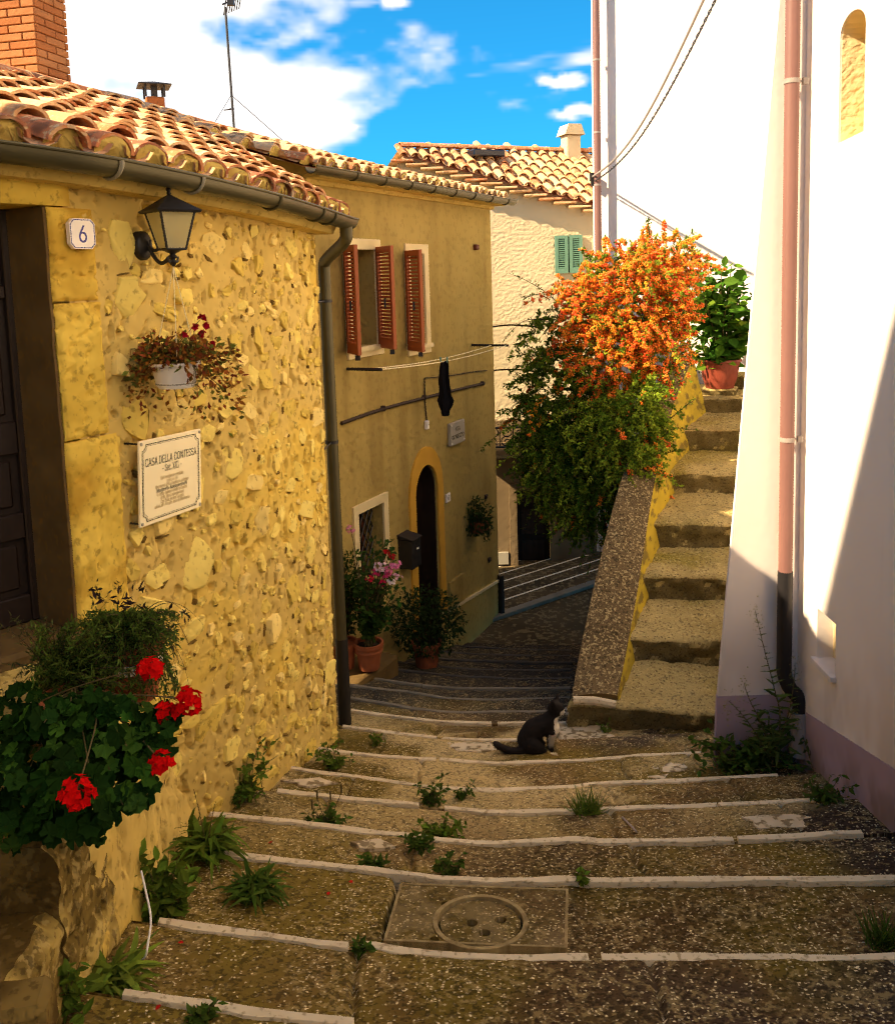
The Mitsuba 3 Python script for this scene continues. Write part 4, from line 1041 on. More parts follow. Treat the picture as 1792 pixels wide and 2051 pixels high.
m = MB(); P = A([[np.r_[e[:2], rz - 0.05], np.r_[e[:2] + A([-0.93, 0.36]) * 3, 0.4]] for e in (ends2[0], ends2[-1])]); m.grid(P); obj('back_slope', m.mesh(), 'm_tile_b', ph + '__roof')
m = MB(); m.add([hw(S0, zE2 - 0.02, -0.01), hw(S0, zE2 - 0.02, -3.4), ends2[-1] - [0, 0, 0.05]], [[0, 1, 2]]); obj('gable', m.mesh(), 'm_plaster', ph); m = MB(); e0_ = ends2[6]; m.add([hw(-0.1, zE2 - 0.03, 0.0), hw(-0.1, zE2 - 0.03, -4.0), e0_ - [0, 0, 0.06], hw(-0.1, zE2 + 0.02, 0.12)], [[0, 1, 2], [0, 2, 3]]); obj('gable', m.mesh(), 'm_plaster', ph)

# ------------------------------------------------------------------ the cream house at the end of the lane
ck = thing('cream_house', 'sunlit cream rendered house with green shutters closing the end of the lane', 'house')
YW = 16.5
cp = lambda x, y: at(x, y, YW)
va, vb = cp(806, 318), cp(1215, 424)
m = MB(); zb = -8.0; zf = cp(1000, 842)[2]
sl = (vb[2] - va[2]) / (vb[0] - va[0]); xl, xr = va[0] - 0.25, 8.0
g0, g1 = cp(1110, 472), cp(1166, 546)
wall = Polygon([(xl, zf), (xr, zf), (xr, va[2] + 0.05 + sl * (xr - va[0])), (va[0], va[2] + 0.05), (xl, va[2] - 0.35)]).difference(sbox(g0[0] + .02, g1[2] + .02, g1[0] - .02, g0[2] - .02))
CM = frame(A([0, YW, 0]), A([1.0, 0, 0]), EZ, A([0, -1.0, 0]))
m.tm(put(wall, 0.4, -0.4, CM)); obj('wall', m.mesh(), 'm_cream', ck)
d0, d1 = cp(1034, 982), cp(1104, 1155)
low = sbox(xl, zb, xr, zf - 0.003).difference(sbox(d0[0], d1[2], d1[0], d0[2]))
m = MB(); m.tm(put(low, 0.4, -0.4 + 0.02, CM)); obj('lower_wall', m.mesh(), 'm_lowwall', ck)
m = MB(); m.tm(put(sbox(d0[0] - .1, d1[2] - .1, d1[0] + .1, d0[2] + .1), 0.03, -0.30, CM)); kd = obj('door', m.mesh(), 'm_doordark', ck, label='dark lower doorway behind the bush')
for k in range(3): m = MB(); m.tm(put(sbox(d0[0] + .1, d1[2] + .15 + k * .62, d1[0] - .1, d1[2] + .65 + k * .62), 0.02, -0.268, CM)); obj('panel', m.mesh(), 'm_door', kd)
m = MB(); fr = sbox(d0[0] - .14, d1[2], d1[0] + .14, d0[2] + .14).difference(sbox(d0[0], d1[2] - .1, d1[0], d0[2])); m.tm(put(fr, 0.04, 0.017, CM)); obj('door_frame', m.mesh(), 'm_lowwall', ck, 30)
q = cp(1000, 912)[2]; m = MB(); m.tm(put(sbox(xl, q - 0.03, cp(1075, 912)[0], q + 0.03), 0.12, 0.018, CM)); obj('string_course', m.mesh(), 'm_nosing', ck, 30)
q0, q1 = cp(1001, 1105), cp(1018, 1128); m = MB(); m.tm(put(sbox(q0[0] - .3, q1[2], q1[0], q0[2]), 0.05, 0.018, CM)); obj('meter_box', m.mesh(), 'm_marble', ck, 30)
m = MB(); m.tm(put(sbox(g0[0] - .02, g1[2] - .02, g1[0] + .02, g0[2] + .02), 0.02, -0.2, CM)); wk = obj('window', m.mesh(), 'm_doordark', ck)
xm = (g0[0] + g1[0]) / 2
for xa, xb in ((g0[0], xm - 0.012), (xm + 0.012, g1[0])):
    m = MB(); fr = sbox(xa, g1[2], xb, g0[2]).difference(sbox(xa + .06, g1[2] + .09, xb - .06, g0[2] - .06)); m.tm(put(fr, 0.04, 0.02, CM)); ks = obj('shutter', m.mesh(), 'm_greenshutter', wk, 30, label='closed green louvred shutter')
    for i in range(14):
        zc = g1[2] + .09 + (g0[2] - g1[2] - .15) * (i + .5) / 14; b = trimesh.creation.box([xb - xa - .122, .012, .045]); a = 0.7
        b.vertices = xf(CM, b.vertices @ A([[1, 0, 0], [0, math.cos(a), -math.sin(a)], [0, math.sin(a), math.cos(a)]]).T + [(xa + xb) / 2, zc, 0.038]); obj('slat', b, 'm_greenshutter', ks)
# balcony rail of wrought scrolls, half hidden by the lane corner
bkz = cp(1000, 843)[2]; bkb = cp(1000, 880)[2]; bx0, bx1 = cp(985, 860)[0] - 0.6, cp(1085, 860)[0]; by = YW - 0.75
m = MB()
m.tube([[bx0, by, bkz], [bx1, by, bkz]], 0.022, 6); m.tube([[bx1, by, bkz], [bx1, YW, bkz]], 0.022, 6); m.tube([[bx0, by, bkb], [bx1, by, bkb]], 0.02, 6); m.tube([[bx1, by, bkb], [bx1, YW, bkb]], 0.02, 6)
t = np.linspace(0, 2.6 * np.pi, 26)
for k, x in enumerate(np.arange(bx0 + .1, bx1, 0.24)):
    for sg in (1, -1):
        r = 0.03 + 0.010 * t; m.tube(np.stack([x + sg * r * np.cos(t), t * 0 + by, (bkz + bkb) / 2 + sg * 0.08 + r * np.sin(t) * 0.9], 1), 0.011, 5)
    m.tube([[x + .12, by, bkb], [x + .12, by, bkz]], 0.010, 5)
bal = obj('balcony', m.mesh(), 'm_iron', ck, label='black wrought iron balcony rail with scrolls')
m = MB(); m.box([(bx0 + bx1) / 2, YW - 0.40, bkb - 0.10], [bx1 - bx0, 0.80, 0.09]); obj('balcony_slab', m.mesh(), 'm_lowwall', bal)
# its tile roof
rA, rB = at(800, 296, 16.5), at(1290, 333, 18.6); rB[2] = rA[2]
eA = va + A([0.1, -0.1, 0.02]); eB = A([vb[0], YW - 0.12, vb[2] + 0.02])
dn = eB - eA; K = 24
rd = unit(rB - rA); dn_dir = unit(A([rd[1], -rd[0], 0]))
nrm = unit(np.cross(rd, dn)); nrm = nrm if nrm[2] > 0 else -nrm
dsl = unit(np.cross(nrm, rd)); dsl = dsl if dsl[2] < 0 else -dsl
st3, en3 = [], []
for k in range(26):
    top_ = rA + rd * (0.205 * k); L = 0.1
    # down the slope until the verge (the wall plane) is met
    L = (YW - 0.14 - top_[1]) / dsl[1] if dsl[1] < -1e-3 else 3.0
    L = min(max(L, 0.3), 4.6); st3.append(top_ + dsl * L); en3.append(top_)
tileroof(ck, st3, en3, 0.31, TVs, None, 44, limit=296, plug=False, scale=0.90)
for k in range(17):
    M = frame(rA + rd * (0.38 * k) + [0, 0, 0.02], rd + [0, 0, .04], np.r_[-rd[1], rd[0], 0] * 1.3, [0, 0, 1.2]); obj('ridge_tile', TV[0][0], None, ck + '__roof', tw=TW(M))
for k in range(21):      # flat tiles stepping down the verge
    p_ = va + (vb - va) * (k / 14.0); b = rbox([0.40, 0.30, 0.035], 0.006); b.vertices = b.vertices @ A([[math.cos(-.02), 0, 0], [0, 1, 0], [0, 0, 1]]) + p_ + [0, -0.12, -0.055]; obj('verge_tile', b, TILES[k % 5], ck + '__roof', False)
m = MB(); bk = A([-rd[1], rd[0], 0]); m.add([rA, rA + rd * 6.5, rA + rd * 6.5 + bk * 4 - [0, 0, 1.4], rA + bk * 4 - [0, 0, 1.4]], [[0, 1, 2], [0, 2, 3]]); obj('back_slope', m.mesh(), 'm_tile_b', ck + '__roof')
m = MB(); p_ = at(1143, 318, 17.8); m.box(p_ + [0, 0, 0.16], [0.30, 0.30, 0.56], rotz(0.3), 0.02)
kc = obj('chimney', m.mesh(), 'm_cream', ck)
m = MB(); q = p_ + A([0, 0, 0.44]); w_ = .21; Vq = A([[-w_, -w_, 0], [w_, -w_, 0], [w_, w_, 0], [-w_, w_, 0], [-.13, -w_, .20], [.13, -w_, .20], [.13, w_, .20], [-.13, w_, .20]]) @ rotz(.3).T + q
m.add(Vq, [[0, 1, 5], [0, 5, 4], [1, 2, 6], [1, 6, 5], [2, 3, 7], [2, 7, 6], [3, 0, 4], [3, 4, 7], [4, 5, 6], [4, 6, 7]]); obj('chimney_hood', m.mesh(), 'm_cream', kc)
m = MB(); p_ = at(968, 309, 16.9); m.box(p_, [0.66, 0.5, 0.12], rotz(0.45), 0.02); obj('roof_window', m.mesh(), 'm_panel', ck, label='black roof window lying on the tiles near the ridge')
m = MB(); m.tm(put(sbox(xl - 0.1, -8, xl + 0.02, va[2] - .4), 0.4, -0.4, CM)); obj('corner_strip', m.mesh(), 'm_cream', ck)

# stairs with pale nosings climbing past the cream house
fk = thing('far_stairs', 'short flight of dark steps with pale nosings in front of the cream house', 'stairs')
a0, b0 = ga, gb_; dd = gd; up_ = gu; Lf = np.linalg.norm(b0 - a0)
for k in range(10):
    o = a0 - dd * 1.6 + up_ * 0.50 * k - EZ * 0.08 * k + EZ * 0.02; M = frame(o, dd, up_, EZ); Lk = Lf + 3.4
    b = rbox([Lk, 0.50, 0.30], 0.01); b.vertices = xf(M, b.vertices + [Lk / 2, 0.25 + 0.03, -0.17 - 0.05]); obj('step', b, 'm_farpave', fk, False)
    b = rbox([Lk, 0.15, 0.06], 0.008); b.vertices = xf(M, b.vertices + [Lk / 2, 0.0, -0.022]); obj('nosing', b, 'm_farnosing' if k else 'm_nosing_dimmed', fk, False)

# ------------------------------------------------------------------ the white house on the right, with its stair and parapet
wk_ = thing('white_house', 'tall white rendered house with mauve base and pinkish copper downpipes', 'house')
XR, YP = 2.25, 5.65
rx = lambda x, y: onp(x, y, A([XR, 0, 0]), A([1.0, 0, 0]))
RM = frame(A([XR, 0, 0]), A([0, 1.0, 0]), EZ, A([1.0, 0, 0]))         # x = world y, y = z, extruded into the wall
n0, n1 = rx(1678, 287), rx(1729, 262); nt = rx(1683, 76); na = rx(1706, 22)
t = np.linspace(0, np.pi, 14); yc, rr = (n0[1] + n1[1]) / 2, (n0[1] - n1[1]) / 2
niche = Polygon(np.vstack([[[n1[1], n1[2]], [n0[1], n0[2]]], np.stack([yc + rr * np.cos(t), nt[2] + (na[2] - nt[2]) * np.sin(t)], 1)]))
l0, l1 = rx(1637, 1218), rx(1672, 1352)
slot = sbox(l1[1], rx(1640, 1322)[2], l0[1], l0[2])
zc_ = lambda y: -H - S * y
dado = lambda y: rx(1605, 1421)[2] + (y - rx(1605, 1421)[1]) * (rx(1605, 1421)[2] - rx(1792, 1541)[2]) / (rx(1605, 1421)[1] - rx(1792, 1541)[1])
yb = -6.0
face = Polygon([(yb, dado(yb)), (YP, dado(YP)), (YP, 5.5), (yb, 5.5)])
m = MB(); m.tm(put(face.difference(niche).difference(slot), 0.30, 0.0, RM))
ped = Polygon([(yb, dado(yb) - 3.0), (YP, dado(YP) - 2), (YP, dado(YP) - 0.002), (yb, dado(yb) - 0.002)])
pd_ = at(1500, 1393, YP)[2]
x_b, x_m, x_t = at(1426, 1480, YP)[0], at(1437, 1393, YP)[0], at(1508, 600, YP)
xtop = x_m + (x_t[0] - x_m) * (5.5 - pd_) / (x_t[2] - pd_)
PM = frame(A([0, YP, 0]), A([1.0, 0, 0]), EZ, A([0, -1.0, 0]))
pier = Polygon([(x_m, pd_), (XR + .3, pd_), (XR + .3, 5.5), (xtop, 5.5)])
m.tm(put(pier, 0.03, -0.03, PM))
# wall running back behind the stair to the far corner
Q0 = at(1187, 400, 14.0); Q0[2] = 0; Qd = unit([0.85, -0.53, 0]); Qn = A([Qd[1], -Qd[0], 0])
QM = frame(Q0, Qd, EZ, Qn); m.tm(put(sbox(0, -4.5, 5.0, 6.5), 0.35, -0.35, QM))
e = A([Q0 + Qd * 3.0]); m.add(A([[x_m + .22, YP + .02, -4], [xtop + .06, YP + .02, 5.5], [5.3, 11.0, 5.5], [5.3, 11.0, -4]]), [[0, 1, 2], [0, 2, 3]])
back = A([Q0 - Qn * 0.3, Q0 - Qn * 6.0]); m.add(np.vstack([back + [0, 0, -4.5], back + [0, 0, 6.5]]), [[0, 1, 3], [0, 3, 2]])
obj('wall', m.mesh(), 'm_white', wk_)
m = MB(); m.tm(put(ped, 0.30, -0.004, RM)); m.tm(put(Polygon([(x_b - .01, pd_ - 1.2), (XR - .001, pd_ - 1.2), (XR - .001, pd_ - .002), (x_m - .003, pd_ - .002)]), 0.036, -0.033, PM)); obj('dado', m.mesh(), 'm_dado', wk_, label='mauve painted base of the white walls')
nk = num(wk_ + '__niche')
m = MB(); inner = niche.buffer(0.004); m.tm(put(inner.difference(niche.buffer(-0.002)), 0.285, 0.012, RM)); m.tm(put(inner, 0.02, 0.29, RM)); obj('niche', m.mesh(), 'm_reveal', wk_, label='narrow arched niche with rough beige reveal high in the white wall')
m = MB(); m.tm(put(slot.buffer(0.003, join_style=2), 0.02, 0.10, RM)); obj('slot', m.mesh(), 'm_reveal', wk_)
m = MB(); m.tm(put(sbox(l1[1] - .02, rx(1640, 1322)[2] - .03, l0[1] + .02, rx(1640, 1322)[2]), 0.06, -0.035, RM)); obj('slot_sill', m.mesh(), 'm_white', wk_, 30)


def dpipe(x, y, z0, z1, r, zcl, nm='downpipe', lab=None, wallv=None):
    mm = MB(); mm.tube([[x, y, z1], [x, y, z0]], r, 16); k = obj(nm, mm.mesh(), 'm_copperpipe', wk_, 50, label=lab)
    for zz in zcl:
        mm = MB(); mm.tube([[x, y, zz - .014], [x, y, zz + .014]], r + .005, 16); mm.tube([[x, y, zz], A([x, y, zz]) + wallv], 0.007, 6); mm.box(A([x, y, zz]) + A(wallv) * .75 + [0, 0, .0], [.03, .03, .04]); obj('clip', mm.mesh(), 'm_greypipe', k, 40)
    return k


px_, py_ = XR - 0.115, YP - 0.075
k = dpipe(px_, py_, at(1580, 1150, py_)[2], 5.4, 0.043, [at(1580, 880, py_)[2], at(1580, 880, py_)[2] + 2.2], lab='pink copper downpipe in the inner corner of the white walls', wallv=[0.105, 0.0, 0.0])
zb0, zb1 = at(1584, 1150, py_)[2], at(1584, 1340, py_)[2]; pe = at(1598, 1420, py_)
m = MB(); m.tube(spline([[px_, py_, zb0 + .02], [px_, py_, zb1], [px_ + .02, py_ - .01, zb1 - .10], [pe[0], py_ - .03, pe[2] + .06], [pe[0], py_ - .03, pe[2] - .06]], 24), 0.047, 16); obj('lower_pipe', m.mesh(), 'm_blackpipe', k, 50, label='black lower length of the downpipe with a bend')
m = MB(); m.tube([[pe[0], py_ - .03, pe[2] - .02], [pe[0], py_ - .03, pe[2] - .30]], 0.062, 16); m.tube([[pe[0], py_ - .03, pe[2] + .0], [pe[0], py_ - .03, pe[2] - .05]], 0.070, 16); obj('drain_socket', m.mesh(), 'm_greypipe', k, 50)
pq = at(1196, 300, 13.75)
m = MB()
dpipe(pq[0], pq[1], -3.5, 6.4, 0.052, [at(1196, 120, 13.75)[2], at(1200, 265, 13.75)[2], at(1200, 370, 13.75)[2], at(1203, 510, 13.75)[2]], lab='mauve downpipe at the far corner of the white house', wallv=(-Qn * 0.12).tolist())

# the stair beside the parapet
sk = thing('side_stairs', 'worn mossy stone stair climbing right between the parapet and the white wall', 'stairs')
LIP = [(1140, 1412, 6.92, -0.02), (1254, 1275, 7.63, 0), (1297, 1152, 8.39, 0), (1331, 1047, 9.12, 0), (1357, 947, 10.05, 0), (1381, 859, 10.95, 0), (1392, 798, 11.75, 0)]
lz = [at(x, y, Y)[2] for x, y, Y, _ in LIP]; lY = [q[2] for q in LIP]; lx = [at(x, y, Y)[0] for x, y, Y, _ in LIP]
cf = np.polyfit(lY[1:], lx[1:], 1)
for i in range(7):
    Yn = lY[i + 1] if i < 6 else 14.6; zn = lz[i] + 0.09 * (Yn - lY[i]) if i < 6 else lz[i] + 0.02
    x0a, x0b = np.polyval(cf, lY[i]) - 0.30, np.polyval(cf, Yn) - 0.30; x1 = 6.0 if i > 3 else 4.2
    if i == 0: x0a, x0b = lx[0] - 0.02, lx[0] + 0.35
    nx, ny = 110, 40; uu, vv_ = np.meshgrid(np.linspace(0, 1, nx), np.linspace(0, 1, ny), indexing='ij')
    skew = -0.20 if i == 0 else -0.16
    Xg = (x0a + (x0b - x0a) * vv_) * (1 - uu) + x1 * uu; Yg = lY[i] + (Yn - lY[i]) * vv_ + skew * (Xg - (x0a + (x0b - x0a) * vv_)) + 0.0
    Zg = lz[i] + (zn - lz[i]) * vv_
    P = np.stack([Xg, Yg, Zg], -1); Zg = Zg + 0.050 * (meshkit.fbm(P * [4, 4, 0], 4, i) - 0.5) + 0.022 * (meshkit.fbm(P * [17, 17, 0], 3, i) - 0.5) - 0.02 * (1 - np.clip(vv_ / 0.06, 0, 1)) ** 2
    Yg = Yg + 0.05 * (meshkit.fbm(P * [9, 0, 0] + i, 4, 3) - 0.5) * (1 - vv_)
    P = np.stack([Xg, Yg, Zg], -1); lo = lz[i - 1] + 0.09 * (lY[i] - lY[i - 1]) - 0.12 if i else lz[0] - 0.5
    F_ = []
    for w in np.linspace(1, 0, 9)[:-1]:
        q = P[:, 0].copy(); q[:, 2] = lo + (q[:, 2] - lo) * (1 - w); q[:, 1] += 0.035 * (1 - abs(2 * w - 1)) + 0.11 * (meshkit.fbm(np.stack([q[:, 0] * 7, q[:, 2] * 10, q[:, 0] * 0 + i], 1), 4, 5) - 0.5); F_.append(q)
    P = np.concatenate([np.stack(F_, 1), P], 1); m = MB(); m.grid(P)
    obj('step', m.mesh(), 'm_stair', sk, 60)
m = MB(); 
pk = thing('parapet_wall', 'low sloping parapet with speckled grey coping and mossy yellow inner face', 'wall')
OUT = [(1145, 1392, 6.95), (1180, 1215, 7.9), (1240, 960, 9.35), (1300, 800, 10.75), (1330, 716, 11.7)]
INN = [(1236, 1397, 6.95), (1272, 1210, 7.95), (1311, 980, 9.45), (1350, 820, 10.8), (1389, 724, 11.7)]
o_ = A([at(*q) for q in OUT]); i_ = A([at(*q) for q in INN]); tt = np.linspace(0, 1, 60); sp_ = lambda P: PchipInterpolator(np.linspace(0, 1, len(P)), P)(tt)
o_, i_ = sp_(o_), sp_(i_); i_[:, 2] = (i_[:, 2] + o_[:, 2]) / 2; o_[:, 2] = i_[:, 2]
wq = np.linspace(0, 1, 14)[None, :, None]; C_ = o_[:, None] * (1 - wq) + i_[:, None] * wq
C_[..., 2] += 0.02 * (meshkit.fbm(C_ * 7, 4, 3) - 0.5) + 0.02 * (1 - (2 * wq[..., 0] - 1) ** 2)
dn_ = np.linspace(0, 1, 16)[None, :, None]; inn = np.repeat(C_[:, -1:], 16, 1); inn[..., 2] -= 1.15 * dn_[..., 0]; inn[..., 0] += 0.27 * dn_[..., 0] + 0.03 * (meshkit.fbm(inn * 6, 4, 5) - 0.5) * np.clip(dn_[..., 0] * 9, 0, 1)
outf = np.repeat(C_[:, :1], 8, 1); outf[..., 2] -= np.linspace(0, 3.0, 8)[None, :]
m = MB(); m.grid(C_[:, ::-1]); kcop = obj('coping', m.mesh(), 'm_coping', pk, True)
m = MB(); m.grid(inn[:, ::-1]); obj('inner_face', m.mesh(), 'm_mosswall', pk, True)
m = MB(); m.grid(outf); e = np.vstack([outf[0], inn[0][::-1]]); m.grid(np.stack([C_[0], C_[0] - [0, 0, 1.2]], 0)); m.grid(np.stack([C_[-1], C_[-1] - [0, 0, 1.6]], 0)[::-1]); obj('outer_face', m.mesh(), 'm_darkstone', pk)
m = MB(); a, b = at(1148, 1403, 6.88), at(1232, 1412, 6.84); m.tube([a, (a + b) / 2 + [0, 0, .015], b], 0.035, 8); obj('painted_kerb', m.mesh(), 'm_nosing', pk, 40, label='white painted kerb at the foot of the parapet')
# terrace behind, out to the retaining side of the lane


# ------------------------------------------------------------------ landing in front of the door, with steps down to the street
lk = thing('door_landing', 'raised stone landing and steps coloured dark for shade below the number 6 door', 'landing')
XF = lambda Y: float(np.interp(Y, [1.0, 2.6, 3.3, 4.0, 4.5, 4.8], [-1.34, -1.33, -1.34, -1.39, -1.42, -1.45]))
XT = lambda Y: float(np.interp(Y, [1.0, 2.9, 3.3, 3.7, 4.0, 4.3, 4.8], [-1.36, -1.36, -1.40, -1.50, -1.64, -1.72, -1.8]))
ZL = ZTH - 0.06


def block(x0, y0, y1, z1, nm, mt, seed, zlow=-4.0, side='m_landing'):
    """a stone mass whose right side follows the lane"""
    ny, nz, nx = 110, 120, 60; ys = np.linspace(y0, y1, ny); zs = np.linspace(zlow, z1, nz); xs = np.linspace(0, 1, nx)
    xf_ = A([XF(y) for y in ys]); m = MB()
    P = np.stack([np.repeat(xf_[:, None], nz, 1), np.repeat(ys[:, None], nz, 1), np.repeat(zs[None], ny, 0)], -1)
    xt_ = A([XT(y) for y in ys])[:, None]; wz = np.clip((P[..., 2] - (-H - S * P[..., 1])) / (ZL + H + S * P[..., 1]), 0, 1); P[..., 0] += (xt_ - xf_[:, None]) * wz ** 1.3
    P[..., 0] += 0.02 * (meshkit.fbm(P * [9, 9, 9], 4, seed + 5) - 0.5) - 0.022 * np.clip((meshkit.fbm(P * [19, 19, 13], 3, 12) - 0.58) / 0.08, 0, 1)
    P[..., 0] += 0.045 * (meshkit.fbm(P * 4 + seed, 4, seed) - 0.5) + 0.03 * (meshkit.fbm(P * 13, 3, seed) - 0.5) - 0.05 * np.clip((P[..., 2] - z1 + 0.06) / 0.06, 0, 1) ** 2
    ms = MB(); ms.grid(P)
    Fr = np.stack([x0 + (P[0, :, 0][None] - x0) * xs[:, None], np.full((nx, nz), y0), np.repeat(zs[None], nx, 0)], -1)
    Fr[..., 1] += (0.05 * (meshkit.fbm(Fr * 6 + seed, 4, seed + 1) - 0.5) + 0.03 * np.clip((Fr[..., 2] - z1 + 0.05) / 0.05, 0, 1) ** 2) * np.minimum(1, (1 - xs) * 12)[:, None]
    m.grid(Fr)
    Tp = np.stack([x0 + (P[:, -1, 0][None] - x0) * xs[:, None], np.repeat(ys[None], nx, 0), np.full((nx, ny), z1)], -1)
    Tp[..., 2] += 0.02 * (meshkit.fbm(Tp * 5, 4, seed + 2) - 0.5); Tp[-1] = P[:, -1]; Tp[:, 0] = Fr[:, -1]
    m.grid(Tp[:, ::-1]); k_ = obj(nm, m.mesh(), mt, lk, 50); obj('side_face', ms.mesh(), side, k_, 50); return k_


block(-4.5, 3.05, 4.85, ZL, 'landing', 'm_landing', 3, -4.0, 'm_mortar')
block(-4.5, 2.78, 3.20, ZL - 0.23, 'step', 'm_landing_shaded', 4)
block(-4.5, 2.48, 2.93, ZL - 0.46, 'step', 'm_landing_shaded', 5)
block(-4.5, 2.16, 2.63, ZL - 0.69, 'step', 'm_landing_shaded', 6)
q = at(6, 2040, 2.25); b = rbox([0.20, 0.16, 0.16], 0.025); b = b.subdivide().subdivide(); b.vertices = b.vertices @ rotz(0.2).T; b.vertices += 0.03 * (meshkit.fbm(b.vertices * 7, 4, 3)[:, None] - 0.5) * unit(b.vertices); b.vertices = b.vertices + q + [0.0, 0.06, -0.06]
t = thing('loose_stone', 'rough pale stone block at the foot of the landing steps', 'stone'); obj('block', b, 'm_landing_shaded', t, 40)

# ------------------------------------------------------------------ what hangs on the stone house
def wframe(x, y, off=0.0, tilt=0.0):
    s, z = pick(x, y, off); e, n = wt(s); return frame(np.r_[wp(s, off), z], e, EZ, n), s, z


# house number
k = thing('house_number_tile', 'white enamel tile with blue number 6 beside the dark wooden door', 'number sign')
M, s, z = wframe(166, 468, 0.055)
a0, a1 = pick(140, 468, 0.05), pick(192, 468, 0.05); W_ = abs(a1[0] - a0[0]) / 2; Hh = abs(pick(166, 437, 0.05)[1] - pick(166, 498, 0.05)[1]) / 2; c_ = W_ * 0.32
oc = Polygon([(-W_ + c_, -Hh), (W_ - c_, -Hh), (W_, -Hh + c_), (W_, Hh - c_), (W_ - c_, Hh), (-W_ + c_, Hh), (-W_, Hh - c_), (-W_, -Hh + c_)])
obj('tile', put(oc, 0.022, -0.022, M), 'm_enamel', k, 30)
obj('rim', put(oc.buffer(-0.004).difference(oc.buffer(-0.0075)), 0.0012, 0.0002, M), 'm_blue', k)


def words(txt, height, width, cx, cz, M, mt, parent, off=0.0004, nm='lettering', bold=False, depth=0.0012):
    t_ = meshkit.text_mesh(txt, height, depth, bold); v = t_.vertices; w0 = v[:, 0].max() - v[:, 0].min()
    sx_ = width / w0 if width else 1.0
    v = np.stack([(v[:, 0] - (v[:, 0].max() + v[:, 0].min()) / 2) * sx_ + cx, v[:, 1] - height / 2 + cz, v[:, 2] + off], 1)
    return obj(nm, trimesh.Trimesh(xf(M, v), t_.faces, process=False), mt, parent, False)


words('6', Hh * 1.12, W_ * 0.62, 0, 0, M, 'm_blue', k)

# plaque
wy = lambda x, y, o: float(wp(pick(x, y, o)[0], o)[1])
ya, yb_ = wy(279, 970, 0.07), wy(403, 936, 0.04)
TL, TR, BR, BL = at(274.3, 886, ya), at(401.3, 858.6, yb_), at(404.3, 1014.4, yb_), at(284.8, 1057.1, ya)
k = thing('wall_plaque', 'cream enamelled plaque with dark border and Italian text on the stone wall', 'plaque')
pc = (TL + TR + BR + BL) / 4; eu = unit((TR + BR) - (TL + BL)); ev = unit((TL + TR) - (BL + BR)); ev = unit(ev - eu * (ev @ eu)); en = np.cross(eu, ev)
w_, h_ = np.linalg.norm((TR + BR) - (TL + BL)) / 4, np.linalg.norm((TL + TR) - (BL + BR)) / 4
PMq = frame(pc, eu, ev, en); b = rbox([2 * w_, 2 * h_, 0.012], 0.003); b.vertices = xf(PMq, b.vertices - [0, 0, 0.006]); obj('panel', b, 'm_plaque', k, 30)
m = MB()
for inset, wd in ((0.020, 0.0042), (0.029, 0.0018)):
    q = sbox(-w_ + inset, -h_ + inset, w_ - inset, h_ - inset)
    from shapely.geometry import Point
    for sx_ in (-1, 1):
        for sy_ in (-1, 1): q = q.difference(Point(sx_ * (w_ - inset), sy_ * (h_ - inset)).buffer(0.030))
    m.tm(put(q.difference(q.buffer(-wd)), 0.0012, 0.0003, PMq))
obj('border', m.mesh(), 'm_ink', k)
for sx_ in (-1, 1):
    for sy_ in (-1, 1):
        v, f = lathe([(0.009, 0), (0.008, 0.004), (0.001, 0.006)], 10); obj('screw', trimesh.Trimesh(xf(PMq, v + [sx_ * (w_ - 0.016), sy_ * (h_ - 0.016), 0]), f, process=False), 'm_marble', k, 40)
words('CASA DELLA CONTESSA', 0.040, 1.66 * w_, 0, h_ * 0.47, PMq, 'm_ink', k, bold=False)
words('- Sec. XIII -', 0.036, 0.62 * w_, 0, h_ * 0.25, PMq, 'm_ink2', k)
for i, (tx, wd, mt_) in enumerate((('Una residenza comitale', 0.74, 'm_inkpale'), ('presso cui', 0.34, 'm_inkpale'), ('dimorava della contessa palatina', 1.08, 'm_inkpale'), ('Margherita Aldobrandeschi', 0.98, 'm_ink2'), ('la bella quanto infelice Donna', 0.98, 'm_inkpale'), ('della storia maremmana', 0.76, 'm_inkpale'), ('che dalla vicina Sovana', 0.76, 'm_inkpale'), ('saliva alle fresche aure di Montagna', 1.14, 'm_inkpale'))):
    words(tx, 0.019, wd * w_, 0, h_ * (0.03 - 0.093 * i), PMq, mt_, k)
for i, c in enumerate(((-1, -1), (1, 1), (-1, 1), (1, -1))):
    q = xf(PMq, [c[0] * (w_ - .016), c[1] * (h_ - .016), -0.01]); m = MB(); m.tube([q, q - en * 0.09], 0.005, 6); obj('standoff', m.mesh(), 'm_iron', k)

# wall lamp: bracket, scroll and four-sided lantern
k = thing('wall_lamp', 'black iron wall lantern with pale yellow glass on a scroll bracket', 'lamp')
LB, s_l, z_l = wframe(287, 492, 0.02)
e_, n_ = LB[:3, 0], LB[:3, 2]
v, f = lathe([(0.0, 0.034), (0.018, 0.032), (0.045, 0.018), (0.056, 0.008), (0.058, -0.03)], 24); obj('wall_rose', trimesh.Trimesh(xf(LB, v * [1, 1.25, 1]), f, process=False), 'm_iron', k, 50)
cl = A([0, 0, 0.0]); Yl = LB[1, 3] + n_[1] * 0.19
bot, topp = at(344, 504, Yl), at(354, 402, Yl)
ce = at(345, 499, Yl); hgt = (topp - bot)[2]
Lq = frame(ce, unit(e_ + 0.12 * n_), EZ, unit(n_ - 0.12 * e_)); Lz = lambda v: v
def lz3(x, y, z): return ce + rotz(0.72) @ A([x, y, 0]) * 1.0 + EZ * z
hb, ht = 0.048, 0.086; zb_, zt_ = 0.0, 0.178; c4 = [(-1, -1), (1, -1), (1, 1), (-1, 1)]
m = MB()
